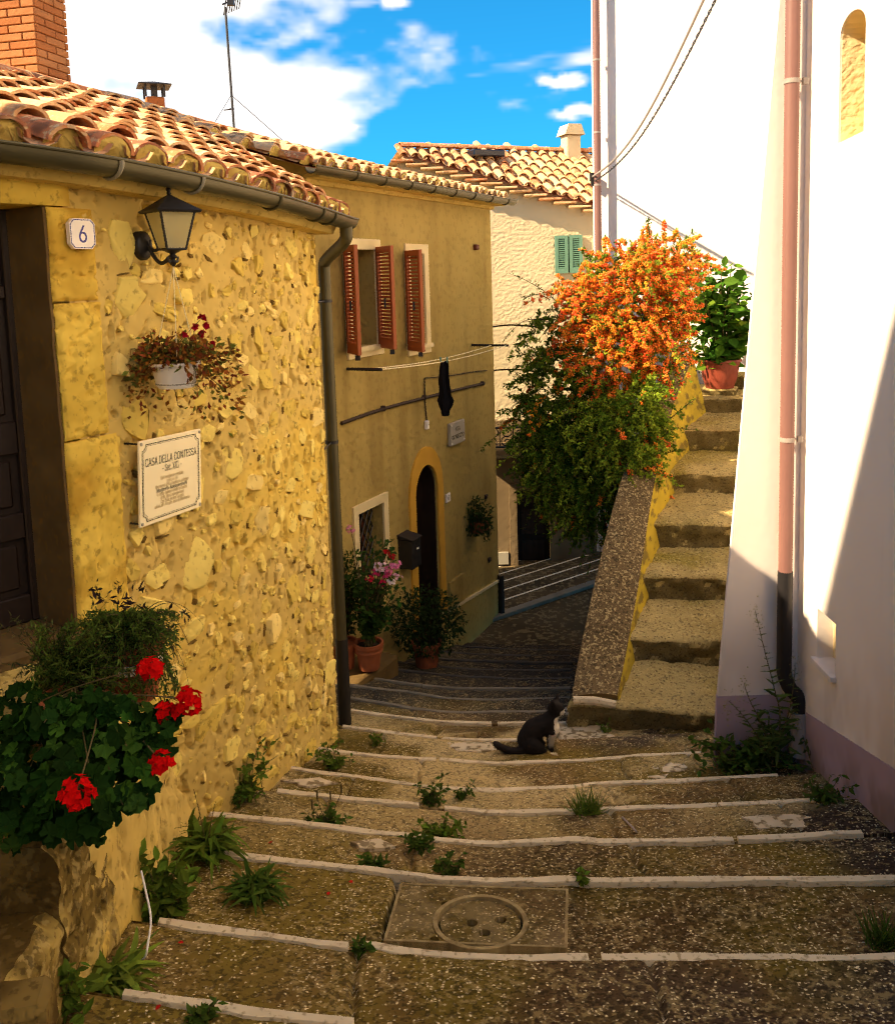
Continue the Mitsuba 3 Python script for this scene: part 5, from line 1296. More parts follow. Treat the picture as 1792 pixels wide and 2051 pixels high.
for a, b in c4: m.tube([lz3(a * hb, b * hb, zb_), lz3(a * ht, b * ht, zt_)], 0.006, 6)
for i in range(4):
    a, b = c4[i], c4[(i + 1) % 4]; m.tube([lz3(a[0] * hb, a[1] * hb, zb_), lz3(b[0] * hb, b[1] * hb, zb_)], 0.006, 6); m.tube([lz3(a[0] * ht, a[1] * ht, zt_), lz3(b[0] * ht, b[1] * ht, zt_)], 0.006, 6)
kl = obj('lantern_frame', m.mesh(), 'm_iron', k, 40)
for i in range(4):
    a, b = c4[i], c4[(i + 1) % 4]; q = [lz3(a[0] * hb, a[1] * hb, zb_), lz3(b[0] * hb, b[1] * hb, zb_), lz3(b[0] * ht, b[1] * ht, zt_), lz3(a[0] * ht, a[1] * ht, zt_)]
    obj('glass', (A(q), A([[0, 1, 2, 3]])), 'm_frost', kl)
m = MB(); m.add([lz3(a * 0.112, b * 0.112, zt_ + 0.004) for a, b in c4] + [lz3(a * 0.105, b * 0.105, zt_ - 0.006) for a, b in c4] + [lz3(0, 0, zt_ + 0.085)], [[0, 1, 8], [1, 2, 8], [2, 3, 8], [3, 0, 8], [4, 6, 5], [4, 7, 6], [0, 4, 5], [0, 5, 1], [1, 5, 6], [1, 6, 2], [2, 6, 7], [2, 7, 3], [3, 7, 4], [3, 4, 0]])
obj('lantern_roof', m.mesh(), 'm_iron', k)
v, f = lathe([(0.0, 0), (0.012, 0.006), (0.008, 0.018), (0.014, 0.028), (0.006, 0.042), (0.0, 0.055)], 12); obj('finial', trimesh.Trimesh(v + ce + [0, 0, zt_ + 0.078], f, process=False), 'm_iron', k, 40)
v, f = lathe([(0.0, -0.085), (0.012, -0.075), (0.020, -0.06), (0.010, -0.048), (0.022, -0.036), (0.012, -0.022), (0.05, -0.004), (0.05, 0.003), (0, 0.003)], 16); obj('boss', trimesh.Trimesh(v + ce, f, process=False), 'm_iron', k, 40)
m = MB(); v, f = lathe([(0, 0), (0.018, 0), (0.018, 0.06), (0, 0.06)], 12); obj('bulb_holder', trimesh.Trimesh(v + ce, f, process=False), 'm_iron', kl, 40)
w0 = LB[:3, 3] + n_ * 0.03; d_ = ce + A([0, 0, -0.045]) - w0; t = np.linspace(0, 1, 30)
arm = w0 + d_ * t[:, None] + EZ * (-0.055 * np.sin(np.pi * np.minimum(t * 1.15, 1)))[:, None]; m = MB(); m.tube(arm, 0.0095, 8)
a = np.linspace(0, 1.7 * np.pi, 24); r = 0.034 * (1 - a / 9); u = unit(d_ * [1, 1, 0]); c = w0 + u * 0.045 + EZ * 0.005
m.tube(c[None] + u[None] * (r * np.cos(a + 2.6))[:, None] + EZ[None] * (r * np.sin(a + 2.6) * 1.2)[:, None], 0.0075, 8); obj('scroll_bracket', m.mesh(), 'm_iron', k, 40)
m = MB()
for sg in (-1, 1): m.tube(spline([ce + A([0, 0, -0.05]), ce + e_ * 0.03 * sg + A([0, 0, -0.06]), ce + e_ * 0.038 * sg + A([0, 0, -0.035])], 8), 0.006, 6)
obj('side_leaf', m.mesh(), 'm_iron', k, 40)

# hanging basket under the lamp
hk = thing('hanging_basket', 'white hanging basket of half dried plants with red flowers below the lamp', 'hanging pot')
hook = ce + A([0, 0, -0.085]); pr = at(353, 730, Yl); pb_ = at(353, 776, Yl); R0 = 47 / F * Yl
v, f = lathe([(0.0, 0), (R0 * 0.72, 0), (R0 * 0.80, 0.012), (R0 * 0.98, (pr - pb_)[2]), (R0 * 1.10, (pr - pb_)[2]), (R0 * 1.10, (pr - pb_)[2] + 0.014), (R0 * 0.95, (pr - pb_)[2] + 0.012), (R0 * 0.93, (pr - pb_)[2] - 0.02), (0, (pr - pb_)[2] - 0.02)], 36)
obj('pot', trimesh.Trimesh(v + pb_, f, process=False), 'm_whiteplastic', hk, 40)
m = MB(); v, f = lathe([(R0 * 0.83, 0.020), (R0 * 0.845, 0.020), (R0 * 0.85, 0.026), (R0 * 0.835, 0.026)], 36); m.add(v + pb_, f); obj('groove', m.mesh(), 'm_marble', hk)
ptop = pb_ + EZ * (pr - pb_)[2]
for a in (2.9, 5.1, 0.6): m = MB(); m.tube([hook, ptop + A([R0 * math.cos(a), R0 * math.sin(a), 0.005])], 0.0022, 5); obj('cord', m.mesh(), 'm_string', hk, False)
gg = np.random.default_rng(77)
N = 1700; th_ = gg.uniform(0, 2 * np.pi, N); rr = R0 * (0.3 + 2.0 * gg.random(N) ** 0.8) ; zz = 0.02 + 0.10 * gg.random(N) - 0.26 * np.clip(rr / R0 - 1.0, 0, 2) ** 1.2 * gg.random(N) + 0.05 * gg.normal(size=N) * 0.5
xscale = np.where(np.cos(th_) > 0, 1.25, 0.95)
pos = ptop + np.stack([rr * np.cos(th_) * xscale, rr * np.sin(th_) * 0.55 - 0.02, zz], 1)
keep_ = ~((pos[:, 1] < ptop[1]) & (pos[:, 2] < ptop[2] - 0.012) & (np.abs(pos[:, 0] - ptop[0]) < R0 * 0.8)); pos, th_ = pos[keep_], th_[keep_]; N = len(pos)
d = unit(np.stack([np.cos(th_), np.sin(th_), gg.uniform(-1.3, 0.6, N)], 1) + 0.6 * gg.normal(size=(N, 3)))
pal = A([[0.30, 0.115, 0.02], [0.40, 0.20, 0.04], [0.13, 0.055, 0.015], [0.10, 0.10, 0.02], [0.16, 0.17, 0.03], [0.22, 0.05, 0.02]])
m = MB(); leaves(m, LEAF, pos, d, rvec(N, gg), gg.uniform(0.020, 0.046, N), gg.uniform(0.012, 0.026, N), vary(pal[gg.integers(0, 6, N)], N, 0.35, 0.1, gg)); obj('foliage', m.mesh(), 'm_dryleaf', hk, False, color=m.col(), kind='stuff')
m = MB()
for i in range(34):
    p = ptop + A([gg.normal() * 0.05, gg.normal() * 0.04, 0.0]); q = pos[gg.integers(N)]; m.tube(spline([p, (p + q) / 2 + [0, 0, 0.03], q], 6), 0.0016, 4)
for i in range(7): m.tube(spline([ptop + A([R0 * 0.9, -.05, 0.01]), ptop + A([R0 * (1.0 + .1 * i * .3), -.08, -0.02]), ptop + A([R0 * (0.85 + .03 * i), -.08, -0.10 - .008 * i])], 6), 0.0012, 4)
obj('stems', m.mesh(), 'm_twig', hk, False, kind='stuff')


def florets(mb, c, R, n, size, base, g_, flat=0.75):
    """a head of small petalled flowers round c"""
    for _ in range(n):
        o = unit(g_.normal(size=3)) * A([1, 1, flat]) * R * g_.uniform(0.55, 1.0); ax = unit(o + [0, -0.2 * R, 0.5 * R])
        u = unit(np.cross(ax, [0.3, 0.2, 0.9])); w = np.cross(ax, u); a_ = np.arange(5) * 2 * np.pi / 5 + g_.uniform(0, 6)
        dd_ = np.cos(a_)[:, None] * u + np.sin(a_)[:, None] * w + ax * 0.35
        leaves(mb, LEAF, np.repeat((c + o)[None], 5, 0), dd_, np.repeat(ax[None], 5, 0), size * g_.uniform(0.8, 1.2, 5), size * 0.95, vary(base, 5, 0.25, 0.08, g_))


for i, (x, y) in enumerate([(405, 636), (413, 652), (404, 668), (424, 690), (368, 672), (390, 655)]):
    m = MB(); c = at(x, y, Yl - 0.02 + 0.04 * gg.normal()); florets(m, c, 0.012, 3, 0.020, (0.30, 0.008, 0.02), gg); obj('flower', m.mesh(), 'm_petal', hk, False, color=m.col())
    m = MB(); m.tube([c, ptop + A([gg.normal() * 0.05, 0, 0.01])], 0.0015, 4); obj('flower_stem', m.mesh(), 'm_stem', hk, False)

# ------------------------------------------------------------------ what hangs on the plastered house
k = thing('street_sign', 'grey marble street sign with black lettering above the arched doorway', 'sign')
q0, q1 = hp(895, 843), hp(925, 889); c0_, c1_ = (q0[0] + q1[0]) / 2, hp(910, 866)[1]; ww = abs(q1[0] - q0[0]); hh_ = 0.30
SM = frame(hw(c0_, c1_, 0.05), HD, EZ, HN); b = rbox([ww, hh_, 0.045], 0.004); b.vertices = xf(SM, b.vertices - [0, 0, 0.0225]); obj('slab', b, 'm_marble', k, 30)
words('VIA', 0.052, ww * 0.34, 0, 0.055, SM, 'm_ink', k, bold=True); words('DI MEZZO', 0.052, ww * 0.84, 0, -0.045, SM, 'm_ink', k, bold=True)
for sx_ in (-1, 1):
    for sy_ in (-1, 1): v, f = lathe([(0.012, 0), (0.010, 0.006), (0.001, 0.008)], 8); obj('screw', trimesh.Trimesh(xf(SM, v + [sx_ * (ww / 2 - 0.03), sy_ * (hh_ / 2 - 0.03), 0]), f, process=False), 'm_enamel', k)
k = thing('door_number_tile', 'small white number tile right of the arched doorway', 'number sign')
q = hp(895.5, 997); NM = frame(hw(q[0], q[1], 0.02), HD, EZ, HN); b = rbox([0.13, 0.115, 0.02], 0.004); b.vertices = xf(NM, b.vertices - [0, 0, 0.01]); obj('tile', b, 'm_enamel', k, 30); words('4', 0.07, 0.045, 0, 0, NM, 'm_ink', k)
k = thing('mailbox', 'black metal mailbox with sloping lid left of the arched doorway', 'mailbox')
q0, q1 = hp(802, 1075), hp(822, 1125); wv = max(abs(q1[0] - q0[0]), 0.2); c = hw((q0[0] + q1[0]) / 2 - 0.08, (q0[1] + q1[1]) / 2, 0.10); BM = frame(c, HD, EZ, HN)
b = rbox([wv, 0.36, 0.19], 0.01); b.vertices = xf(BM, b.vertices); obj('body', b, 'm_iron', k, 30)
m = MB(); m.add(xf(BM, [[x, y, z] for x in (-wv / 2 - .012, wv / 2 + .012) for y, z in ((.182, -.10), (.23, -.10), (.182, .115))]), [[0, 1, 2], [3, 5, 4], [0, 3, 4], [0, 4, 1], [1, 4, 5], [1, 5, 2], [0, 2, 5], [0, 5, 3]]); obj('lid', m.mesh(), 'm_blackpipe', k)
m = MB(); b = rbox([0.05, 0.02, 0.004], 0.001); b.vertices = xf(BM, b.vertices + [0.02, 0.05, 0.097]); m.tm(b); obj('lock', m.mesh(), 'm_whiteplastic', k)


def wallcable(nm, lab, pts, r, mt, off=0.02, group=None):
    m = MB(); P = A([hw(*hp(x, y, off), off) for x, y in pts]); m.tube(spline(P, 30), r, 6); kk = thing(nm, lab, 'cable'); obj('wire', m.mesh(), mt, kk, 40); return kk


kk = wallcable('wall_cable', 'dark bundled cable rising across the plastered wall below the clothesline', [(684, 848), (768, 819), (850, 797), (969, 768)], 0.020, 'm_ironrust')
for x, y in ((768, 818), (850, 796), (900, 785), (966, 768)): m = MB(); q = hp(x, y, 0.02); m.box(hw(q[0], q[1], 0.015), [0.05, 0.05, 0.06]); obj('clip', m.mesh(), 'm_ironrust', kk)
kk = wallcable('drop_cable', 'thin cable dropping down the plastered wall to a white box', [(850, 757), (851, 800), (855, 846)], 0.010, 'm_ironrust')
m = MB(); q = hp(854.5, 851, 0.03); b = rbox([0.055, 0.11, 0.05], 0.008); b.vertices = xf(frame(hw(q[0], q[1], 0.03), HD, EZ, HN), b.vertices); obj('junction_box', b, 'm_whiteplastic', kk, 30)
wallcable('thin_cable', 'thin pale cable running level across the plastered wall behind the cloth', [(852, 757), (905, 752), (940, 746), (975, 742)], 0.007, 'm_ironrust')
k = thing('anchor_block', 'small dark anchor block high on the plastered wall', 'wall anchor'); q = hp(950, 495); b = rbox([0.10, 0.075, 0.07], 0.01); b.vertices = xf(frame(hw(q[0], q[1], 0.02), HD, EZ, HN), b.vertices); obj('block', b, 'm_shutterdark', k, 30)
k = thing('wall_ring', 'small rusty iron ring near the lane corner of the plastered wall', 'wall anchor')
for x, y in ((979, 1121), (972, 995)): q = hp(x, y); b = rbox([0.08, 0.07, 0.03], 0.01); b.vertices = xf(frame(hw(q[0], q[1], 0.01), HD, EZ, HN), b.vertices); obj('plate', b, 'm_ironrust', k, 30)
# clothesline with a black cloth
k = thing('clothesline', 'two pale cords stretched between iron arms along the plastered wall', 'clothesline')
qa, qb = hp(690, 740), hp(950, 690); Aa, Ab = hw(qa[0] + 0.05, qa[1]), hw(hp(944, 690)[0], qb[1])
fa = [at(706, y, Aa[1] - 0.02) for y in (737, 747)]; fb = [at(980, 689, Ab[1] - 0.12), at(976, 692, Ab[1] - 0.16)]
la, lb = hw(qa[0] + 0.05, qa[1] , 0.42), hw(hp(944, 690)[0], qb[1], 0.55)
for o, L in ((Aa, la), (Ab, lb)): m = MB(); m.tube([o, L], 0.018, 6); obj('arm', m.mesh(), 'm_iron', k, 40)
ropes = []
for u in (0.55, 0.95):
    a, b = Aa + (la - Aa) * u, Ab + (lb - Ab) * u; t = np.linspace(0, 1, 24); P = a + (b - a) * t[:, None]; P[:, 2] -= 0.05 * np.sin(np.pi * t); ropes.append(P)
    m = MB(); m.tube(P, 0.006, 5); obj('cord', m.mesh(), 'm_string', k, 40)
P = ropes[1]; i = int(np.argmin(np.abs(proj(P)[:, 0] - 889))); c = P[i]; dr1 = unit(P[i + 1] - P[i]); Yc = c[1]
prof = [(717, 881, 899), (730, 879, 899), (760, 877, 899), (772, 879, 900), (785, 880, 901), (796, 876, 906), (808, 881, 902), (816, 885, 897), (824, 887, 896), (827, 888, 894)]
g_ = []
for y, xa, xb in prof:
    u = np.linspace(0, 1, 15); row = A([at(xa + (xb - xa) * q, y, Yc) for q in u]); row += HN[None] * (0.035 * np.sin(u * 17 + y * 0.02) * (0.4 + 0.6 * (y - 717) / 110))[:, None] + HD[None] * (0.02 * np.cos(u * 9))[:, None]; row[:, 2] += c[2] - at(889, 718, Yc)[2]; g_.append(row)
m = MB(); m.grid(A(g_)); kc = thing('black_cloth', 'crumpled black cloth hanging from the clothesline', 'cloth'); obj('cloth', m.mesh(), 'm_cloth', kc, True)
for u in (2, 12): m = MB(); b = rbox([0.02, 0.03, 0.07], 0.004); b.vertices = b.vertices + g_[0][u] + [0, 0, 0.015]; obj('peg', b, 'm_greenshutter', kc)

# overhead cables from the far corner of the white house
for nm, lab, a, b, r, mt_, tw in (('overhead_cable', 'pale overhead cable sweeping from the far white corner up out of view', (1186, 354), (1412, -8), 0.014, 'm_greypipe', False), ('twisted_cable', 'dark twisted overhead cable beside the pale one', (1188, 364), (1437, -10), 0.008, 'm_iron', True)):
    pa, pb2 = at(*a, 13.85), at(*b, 8.5); t = np.linspace(0, 1, 160); P = pa + (pb2 - pa) * t[:, None]; P[:, 2] -= 0.30 * np.sin(np.pi * t); kk = thing(nm, lab, 'cable'); m = MB()
    if tw:
        for ph_ in (0, math.pi): m.tube(P + np.stack([0.008 * np.cos(t * 150 + ph_), t * 0, 0.008 * np.sin(t * 150 + ph_)], 1), 0.0065, 5)
    else: m.tube(P, r, 6)
    obj('wire', m.mesh(), mt_, kk, 40)
    m = MB(); m.box(pa, [0.07, 0.07, 0.12]); obj('anchor', m.mesh(), 'm_iron', kk)
for lab, pts in (('dark wire running from the lane corner into the bush, the lower one', [(987, 742), (1030, 740), (1070, 744)]), ('dark wire running from the lane corner into the bush, the upper one', [(985, 655), (1030, 651), (1080, 656)])):
    kk = thing('corner_wire', lab, 'cable'); P = A([at(x, y, 13.4 - 1.2 * i) for i, (x, y) in enumerate(pts)]); m = MB(); m.tube(spline(P, 16), 0.012, 5); obj('wire', m.mesh(), 'm_ironrust', kk, 40)

# ------------------------------------------------------------------ street furniture: covers, hose, twig
k = thing('drain_cover', 'square concrete slab with a round drain cover pierced by holes', 'manhole')
pts = [onstreet(x, y) for x, y in ((800, 1778), (1140, 1790), (1138, 1912), (765, 1897))]
cc = onstreet(962, 1858); Uv = unit((pts[1] - pts[0]) + (pts[2] - pts[3])); Vv = unit((pts[0] - pts[3]) + (pts[1] - pts[2])); Nn = unit(np.cross(Uv, Vv)); Vv = np.cross(Nn, Uv)
DMx = frame(cc + Nn * 0.013, Uv, Vv, Nn); loc = lambda p: ((p - cc) @ Uv, (p - cc) @ Vv)
sq = Polygon([loc(p) for p in pts]); Rc = 88 / F * cc[1]; holes = [(945, 1858), (1002, 1852), (970, 1878), (892, 1820), (870, 1893)]
circ = Point(0, 0).buffer(Rc, 40)
hp_ = [Point(*loc(onstreet(x, y))).buffer(0.026 if i < 3 else 0.020, 10) for i, (x, y) in enumerate(holes)]
plate = sq.buffer(-0.004).difference(circ.buffer(0.012))
for h_2 in hp_[3:]: plate = plate.difference(h_2)
lid = circ.buffer(-0.002)
for h_2 in hp_[:3]: lid = lid.difference(h_2)
obj('slab', put(plate, 0.06, -0.050, DMx), 'm_slab', k); obj('lid', put(lid, 0.06, -0.055, DMx), 'm_slab', k)
obj('rim', put(circ.buffer(0.030).difference(circ.buffer(0.010)), 0.06, -0.044, DMx), 'm_slabpale', k)
obj('edging', put(sq.buffer(-0.004).difference(sq.buffer(-0.016)), 0.06, -0.046, DMx), 'm_slabpale', k); obj('pit', put(sq.buffer(-0.01), 0.01, -0.058, DMx), 'm_doordark', k)
k = thing('small_hatch', 'small square stone hatch set in the steps left of the cat', 'manhole')
pts = [onstreet(x, y) for x, y in ((895, 1466), (960, 1466), (952, 1481), (880, 1481))]; cc = sum(pts) / 4; Uv = unit(pts[1] - pts[0]); Vv = unit(pts[0] - pts[3]); Nn = unit(np.cross(Uv, Vv)); Vv = np.cross(Nn, Uv); DMx = frame(cc + Nn * 0.016, Uv, Vv, Nn)
sq = Polygon([loc(p) for p in pts]); obj('frame', put(sq.buffer(0.02).difference(sq), 0.04, -0.028, DMx), 'm_slab', k); obj('lid', put(sq.buffer(-0.008), 0.04, -0.030, DMx), 'm_slab', k)
k = thing('garden_hose', 'thin pale tube trailing down from the wall to the weeds', 'hose'); P = [at(267, 1745, 3.25), at(277, 1790, 3.2), at(286, 1850, 3.1), at(278, 1905, 3.0), onstreet(250, 1932) + [0, 0, 0.012]]
P = [p + A([0.03, 0, 0]) for p in P]; m = MB(); m.tube(spline(P, 30), 0.0042, 6); obj('tube', m.mesh(), 'm_whiteplastic', k, 40)
k = thing('fallen_stick', 'thin pale stick lying across the steps', 'stick'); m = MB(); m.tube([onstreet(1246, 1641) + [0, 0, .01], onstreet(1274, 1673) + [0, 0, .02]], 0.006, 6); obj('stick', m.mesh(), 'm_greypipe', k, 40)
# pale patches of old whitewash on the treads and pale stone by the wall foot
for lab, pp in (('flat patch of pale cement on the steps left of the cat', [(890, 1494), (960, 1489), (1010, 1496), (1005, 1506), (940, 1510), (895, 1505)]),):
    pass

# ------------------------------------------------------------------ the firethorn spilling over the parapet
ICO = trimesh.creation.icosphere(0)
bk_ = thing('firethorn_bush', 'big firethorn bush covered in orange berries spilling over the parapet', 'bush')
gb = np.random.default_rng(2024)
CL = [  # centre in the frame, distance, half sizes, share of berries, sprays
    (1255, 610, 11.3, 132, 118, 0.4, 0.0, 260), (1262, 600, 10.9, 140, 130, 0.75, 1.0, 430), (1330, 525, 11.0, 78, 62, 0.5, 1.0, 90), (1215, 715, 10.6, 92, 90, 0.55, 0.95, 120), (1320, 690, 10.6, 55, 95, 0.4, 0.9, 90), (1168, 620, 10.8, 62, 80, 0.5, 0.9, 60),
    (1235, 850, 10.2, 92, 96, 0.5, 0.08, 240), (1286, 825, 10.0, 38, 78, 0.3, 0.06, 110), (1256, 920, 9.8, 38, 50, 0.3, 0.05, 70),
    (1130, 790, 11.0, 84, 120, 0.6, 0.05, 260), (1135, 920, 10.8, 105, 95, 0.6, 0.02, 330), (1085, 690, 11.0, 36, 75, 0.4, 0.05, 50), (1190, 985, 10.5, 78, 90, 0.5, 0.02, 260), (1062, 860, 11.0, 44, 80, 0.4, 0.02, 70), (1170, 860, 11.0, 90, 110, 0.4, 0.0, 240)]
lp, ld, ln, lL, lc = [], [], [], [], []; bp, br, bc = [], [], []; stems = MB(); tw = MB()
BP = A([[0.80, 0.13, 0.008], [0.86, 0.22, 0.010], [0.88, 0.34, 0.015], [0.72, 0.075, 0.008]])
for Dx, Dy, Yc, rx_, ry_, rd_, share, n in CL:
    C = at(Dx, Dy, Yc); k = Yc / F
    for _ in range(n):
        o = gb.normal(size=3); o = o / np.linalg.norm(o) * gb.uniform(0.62, 1.0)
        if o[1] > 0.45: o[1] *= -1
        p0 = C + RIGHT * o[0] * rx_ * k * 0.86 + UP * o[2] * ry_ * k * 0.86 + A([0, 1.0, 0]) * o[1] * rd_
        out = unit(RIGHT * o[0] + UP * (o[2] * 0.6 + 0.15) + A([0, 1, 0]) * o[1] + 0.45 * gb.normal(size=3)); Ls = gb.uniform(0.16, 0.34)
        if gb.random() < 0.06: Ls *= 1.8
        t = np.linspace(0, 1, 9); P = p0 + out * (Ls * t)[:, None] - EZ * ((0.55 if share < 0.5 else 0.28) * Ls * t ** 2)[:, None] + gb.normal(size=3) * 0.03 * (t ** 2)[:, None]
        tw.tube(P[::2], [0.005, 0.004, 0.003, 0.002, 0.0015], 3, False)
        tg = np.gradient(P, axis=0); nl = 46 if share < 0.5 else 24
        u = gb.random(nl); q = A([np.interp(u, t, P[:, j]) for j in range(3)]).T; tv = A([np.interp(u, t, tg[:, j]) for j in range(3)]).T
        lp.append(q); ld.append(unit(unit(tv) * 0.6 + gb.normal(size=(nl, 3)) * 0.75)); ln.append(unit(gb.normal(size=(nl, 3)) + [0, -0.3, 1.0])); lL.append(gb.uniform(0.034, 0.062, nl))
        base = A([0.085, 0.15, 0.014]) if gb.random() < (0.7 if share < .5 else 0.4) * (0.3 if Yc < 10.3 else 1) else A([0.24, 0.33, 0.03]); lc.append(vary(base, nl, 0.35, 0.1, gb))  # near clumps get more pale leaves, sunlight put into their colour
        if gb.random() < share * 0.86:
            tone = BP[gb.integers(0, 4)]
            for uu in np.linspace(0.12, 0.97, 6):
                c = A([np.interp(uu, t, P[:, j]) for j in range(3)]); nbr = int(gb.integers(9, 15))
                bp.append(c + unit(gb.normal(size=(nbr, 3))) * gb.uniform(0.008, 0.034, (nbr, 1))); br.append(gb.uniform(0.0085, 0.0125, nbr)); bc.append(vary(tone * 0.6 + BP[gb.integers(0, 4)] * 0.4, nbr, 0.25, 0.06, gb))
# long bare shoots against the cream wall
SH = [[(1110, 640), (1060, 640), (1020, 668), (1000, 700)], [(1120, 610), (1085, 580), (1050, 560), (1018, 547)], [(1100, 600), (1075, 590), (1050, 596), (1042, 592)], [(1090, 800), (1050, 760), (1030, 745)], [(1060, 860), (1030, 840), (1000, 852)], [(1080, 900), (1040, 915), (1012, 905)], [(1300, 470), (1298, 450), (1296, 440)], [(1330, 850), (1370, 815), (1392, 800)], [(1310, 920), (1345, 905), (1372, 902)], [(1320, 880), (1360, 858), (1398, 862)], [(1280, 985), (1300, 1000), (1330, 1008)], [(1345, 700), (1390, 690), (1412, 700)], [(1100, 960), (1070, 990), (1050, 1010)], [(1130, 1000), (1110, 1030), (1080, 1050)], [(1200, 1050), (1210, 1080), (1195, 1090)]]
for pts in SH:
    Y0 = 10.9 if pts[0][0] < 1250 else 9.9
    P = spline([at(x, y, Y0 - 0.12 * i) for i, (x, y) in enumerate(pts)], 16); tw.tube(P, np.linspace(0.006, 0.002, 16), 4, False); nl = 54
    u = gb.integers(0, 16, nl); lp.append(P[u] + gb.normal(size=(nl, 3)) * 0.012); ld.append(unit(gb.normal(size=(nl, 3)) + [0, 0, 0.2])); ln.append(rvec(nl, gb)); lL.append(gb.uniform(0.024, 0.042, nl)); lc.append(vary((0.09, 0.14, 0.016), nl, 0.35, 0.1, gb))
m = MB(); L = np.concatenate(lL); leaves(m, LEAF, np.vstack(lp), np.vstack(ld), np.vstack(ln), L, L * 0.46, np.vstack(lc)); obj('foliage', m.mesh(), 'm_leaf', bk_, False, color=m.col(), kind='stuff')
B, R_, Cc = np.vstack(bp), np.concatenate(br), np.vstack(bc); iv, if_ = ICO.vertices, ICO.faces
V = (B[:, None] + iv[None] * R_[:, None, None]).reshape(-1, 3); Fc = (if_[None] + (np.arange(len(B)) * len(iv))[:, None, None]).reshape(-1, 3)
obj('berries', trimesh.Trimesh(V, Fc, process=False), 'm_berry', bk_, True, color=np.repeat(Cc, len(iv), 0), kind='stuff')
obj('twigs', tw.mesh(), 'm_twig', bk_, False, kind='stuff')
root = at(1335, 850, 11.7); root[2] = -2.3
for i, (x, y, Yt) in enumerate([(1180, 900, 11.2), (1240, 700, 11.2), (1290, 620, 11.2), (1120, 780, 11.2), (1200, 640, 11.2), (1260, 860, 10.6), (1085, 740, 11.1)]):
    e = at(x, y, Yt); m = MB(); m.tube(spline([root + [0.06 * math.cos(i), 0.06 * math.sin(i), 0], (root + e) / 2 + [0.1 * math.sin(i * 2), 0.1, 0.2], e], 12), np.linspace(0.045, 0.012, 12), 7); obj('stem', m.mesh(), 'm_twig', bk_, 40)

# ------------------------------------------------------------------ potted hydrangea on the stair landing
Yh = 12.1; kh = Yh / F
hy = thing('hydrangea', 'leafy green hydrangea in a red glazed pot at the top of the stair', 'potted plant')
pb_ = at(1441, 776, Yh); rt, rb_ = 40 * kh, 27 * kh; ph_h = 58 * kh
v, f = lathe([(0, 0), (rb_, 0), (rb_ * 1.25, ph_h * 0.35), (rt * 0.98, ph_h * 0.9), (rt * 1.06, ph_h * 0.92), (rt * 1.06, ph_h), (rt * 0.9, ph_h), (rt * 0.88, ph_h * 0.85), (0, ph_h * 0.85)], 32); obj('pot', trimesh.Trimesh(v + pb_, f, process=False), 'm_redpot', hy, 40)
gh = np.random.default_rng(9); st_ = MB(); top_ = pb_ + EZ * ph_h; cen = at(1442, 628, Yh); n_l = 0
for i in range(36):
    o = unit(gh.normal(size=3)) * gh.uniform(0.75, 1.0); o[1] = -abs(o[1]) if i % 3 else o[1]
    e = cen + RIGHT * o[0] * 82 * kh + EZ * (o[2] * 122 + 4) * kh + A([0, 1, 0]) * o[1] * 0.5
    P = spline([top_ + [gh.normal() * .05, gh.normal() * .05, -0.03], (top_ + e) / 2 + [0, 0, 0.06], e], 10); m = MB(); m.tube(P, np.linspace(0.009, 0.005, 10), 5); obj('stem', m.mesh(), 'm_stem', hy, 40)
    for j in range(8):
        q = P[9 - j // 2] if j < 8 else P[5]; a = j * 1.57 + i; outd = unit(A([math.cos(a), math.sin(a), gh.uniform(-0.35, 0.35)])); Lf = gh.uniform(0.15, 0.25) * (0.75 if j < 2 else 1)
        m = MB(); leaves(m, OVATE, q[None] + outd[None] * 0.03, outd[None], unit(A([[-0.3 * 1, -0.5, 1.0]]) + 0.35 * gh.normal(size=(1, 3))), Lf, Lf * 0.66, vary((0.060, 0.155, 0.016) if j > 1 else (0.13, 0.23, 0.02), 1, 0.3, 0.12, gh))
        obj('leaf', m.mesh(), 'm_thickleaf', hy, False, color=m.col())
q = 330; o = unit(gh.normal(size=(q, 3))) * gh.uniform(0.2, 0.92, (q, 1)); pp = cen + RIGHT * (o[:, :1] * 74 * kh) + EZ * (o[:, 2:] * 108 * kh) + A([0, 1, 0]) * (o[:, 1:2] * 0.42)
m = MB(); Lf = gh.uniform(0.12, 0.21, q); leaves(m, OVATE, pp, unit(o + 0.7 * gh.normal(size=(q, 3))), unit(A([[-0.3, -0.5, 1.0]]) + 0.4 * gh.normal(size=(q, 3))), Lf, Lf * 0.66, vary((0.05, 0.13, 0.014), q, 0.3, 0.12, gh)); obj('inner_leaves', m.mesh(), 'm_thickleaf', hy, False, color=m.col(), kind='stuff')
t = thing('pot_stand', 'rough stone block carrying the red hydrangea pot', 'stone'); b = rbox([0.46, 0.42, 0.15], 0.02); b.vertices = b.vertices @ rotz(-0.4).T + pb_ + [0.0, 0.02, -0.077]; obj('block', b, 'm_stair', t, 30)
t = thing('leaning_slab', 'pale stone slab lying behind the red hydrangea pot by the wall', 'stone'); b = rbox([0.30, 0.55, 0.20], 0.02); b.vertices = b.vertices @ rotz(-0.6).T + at(1490, 762, 12.6); obj('block', b, 'm_stair', t, 30)

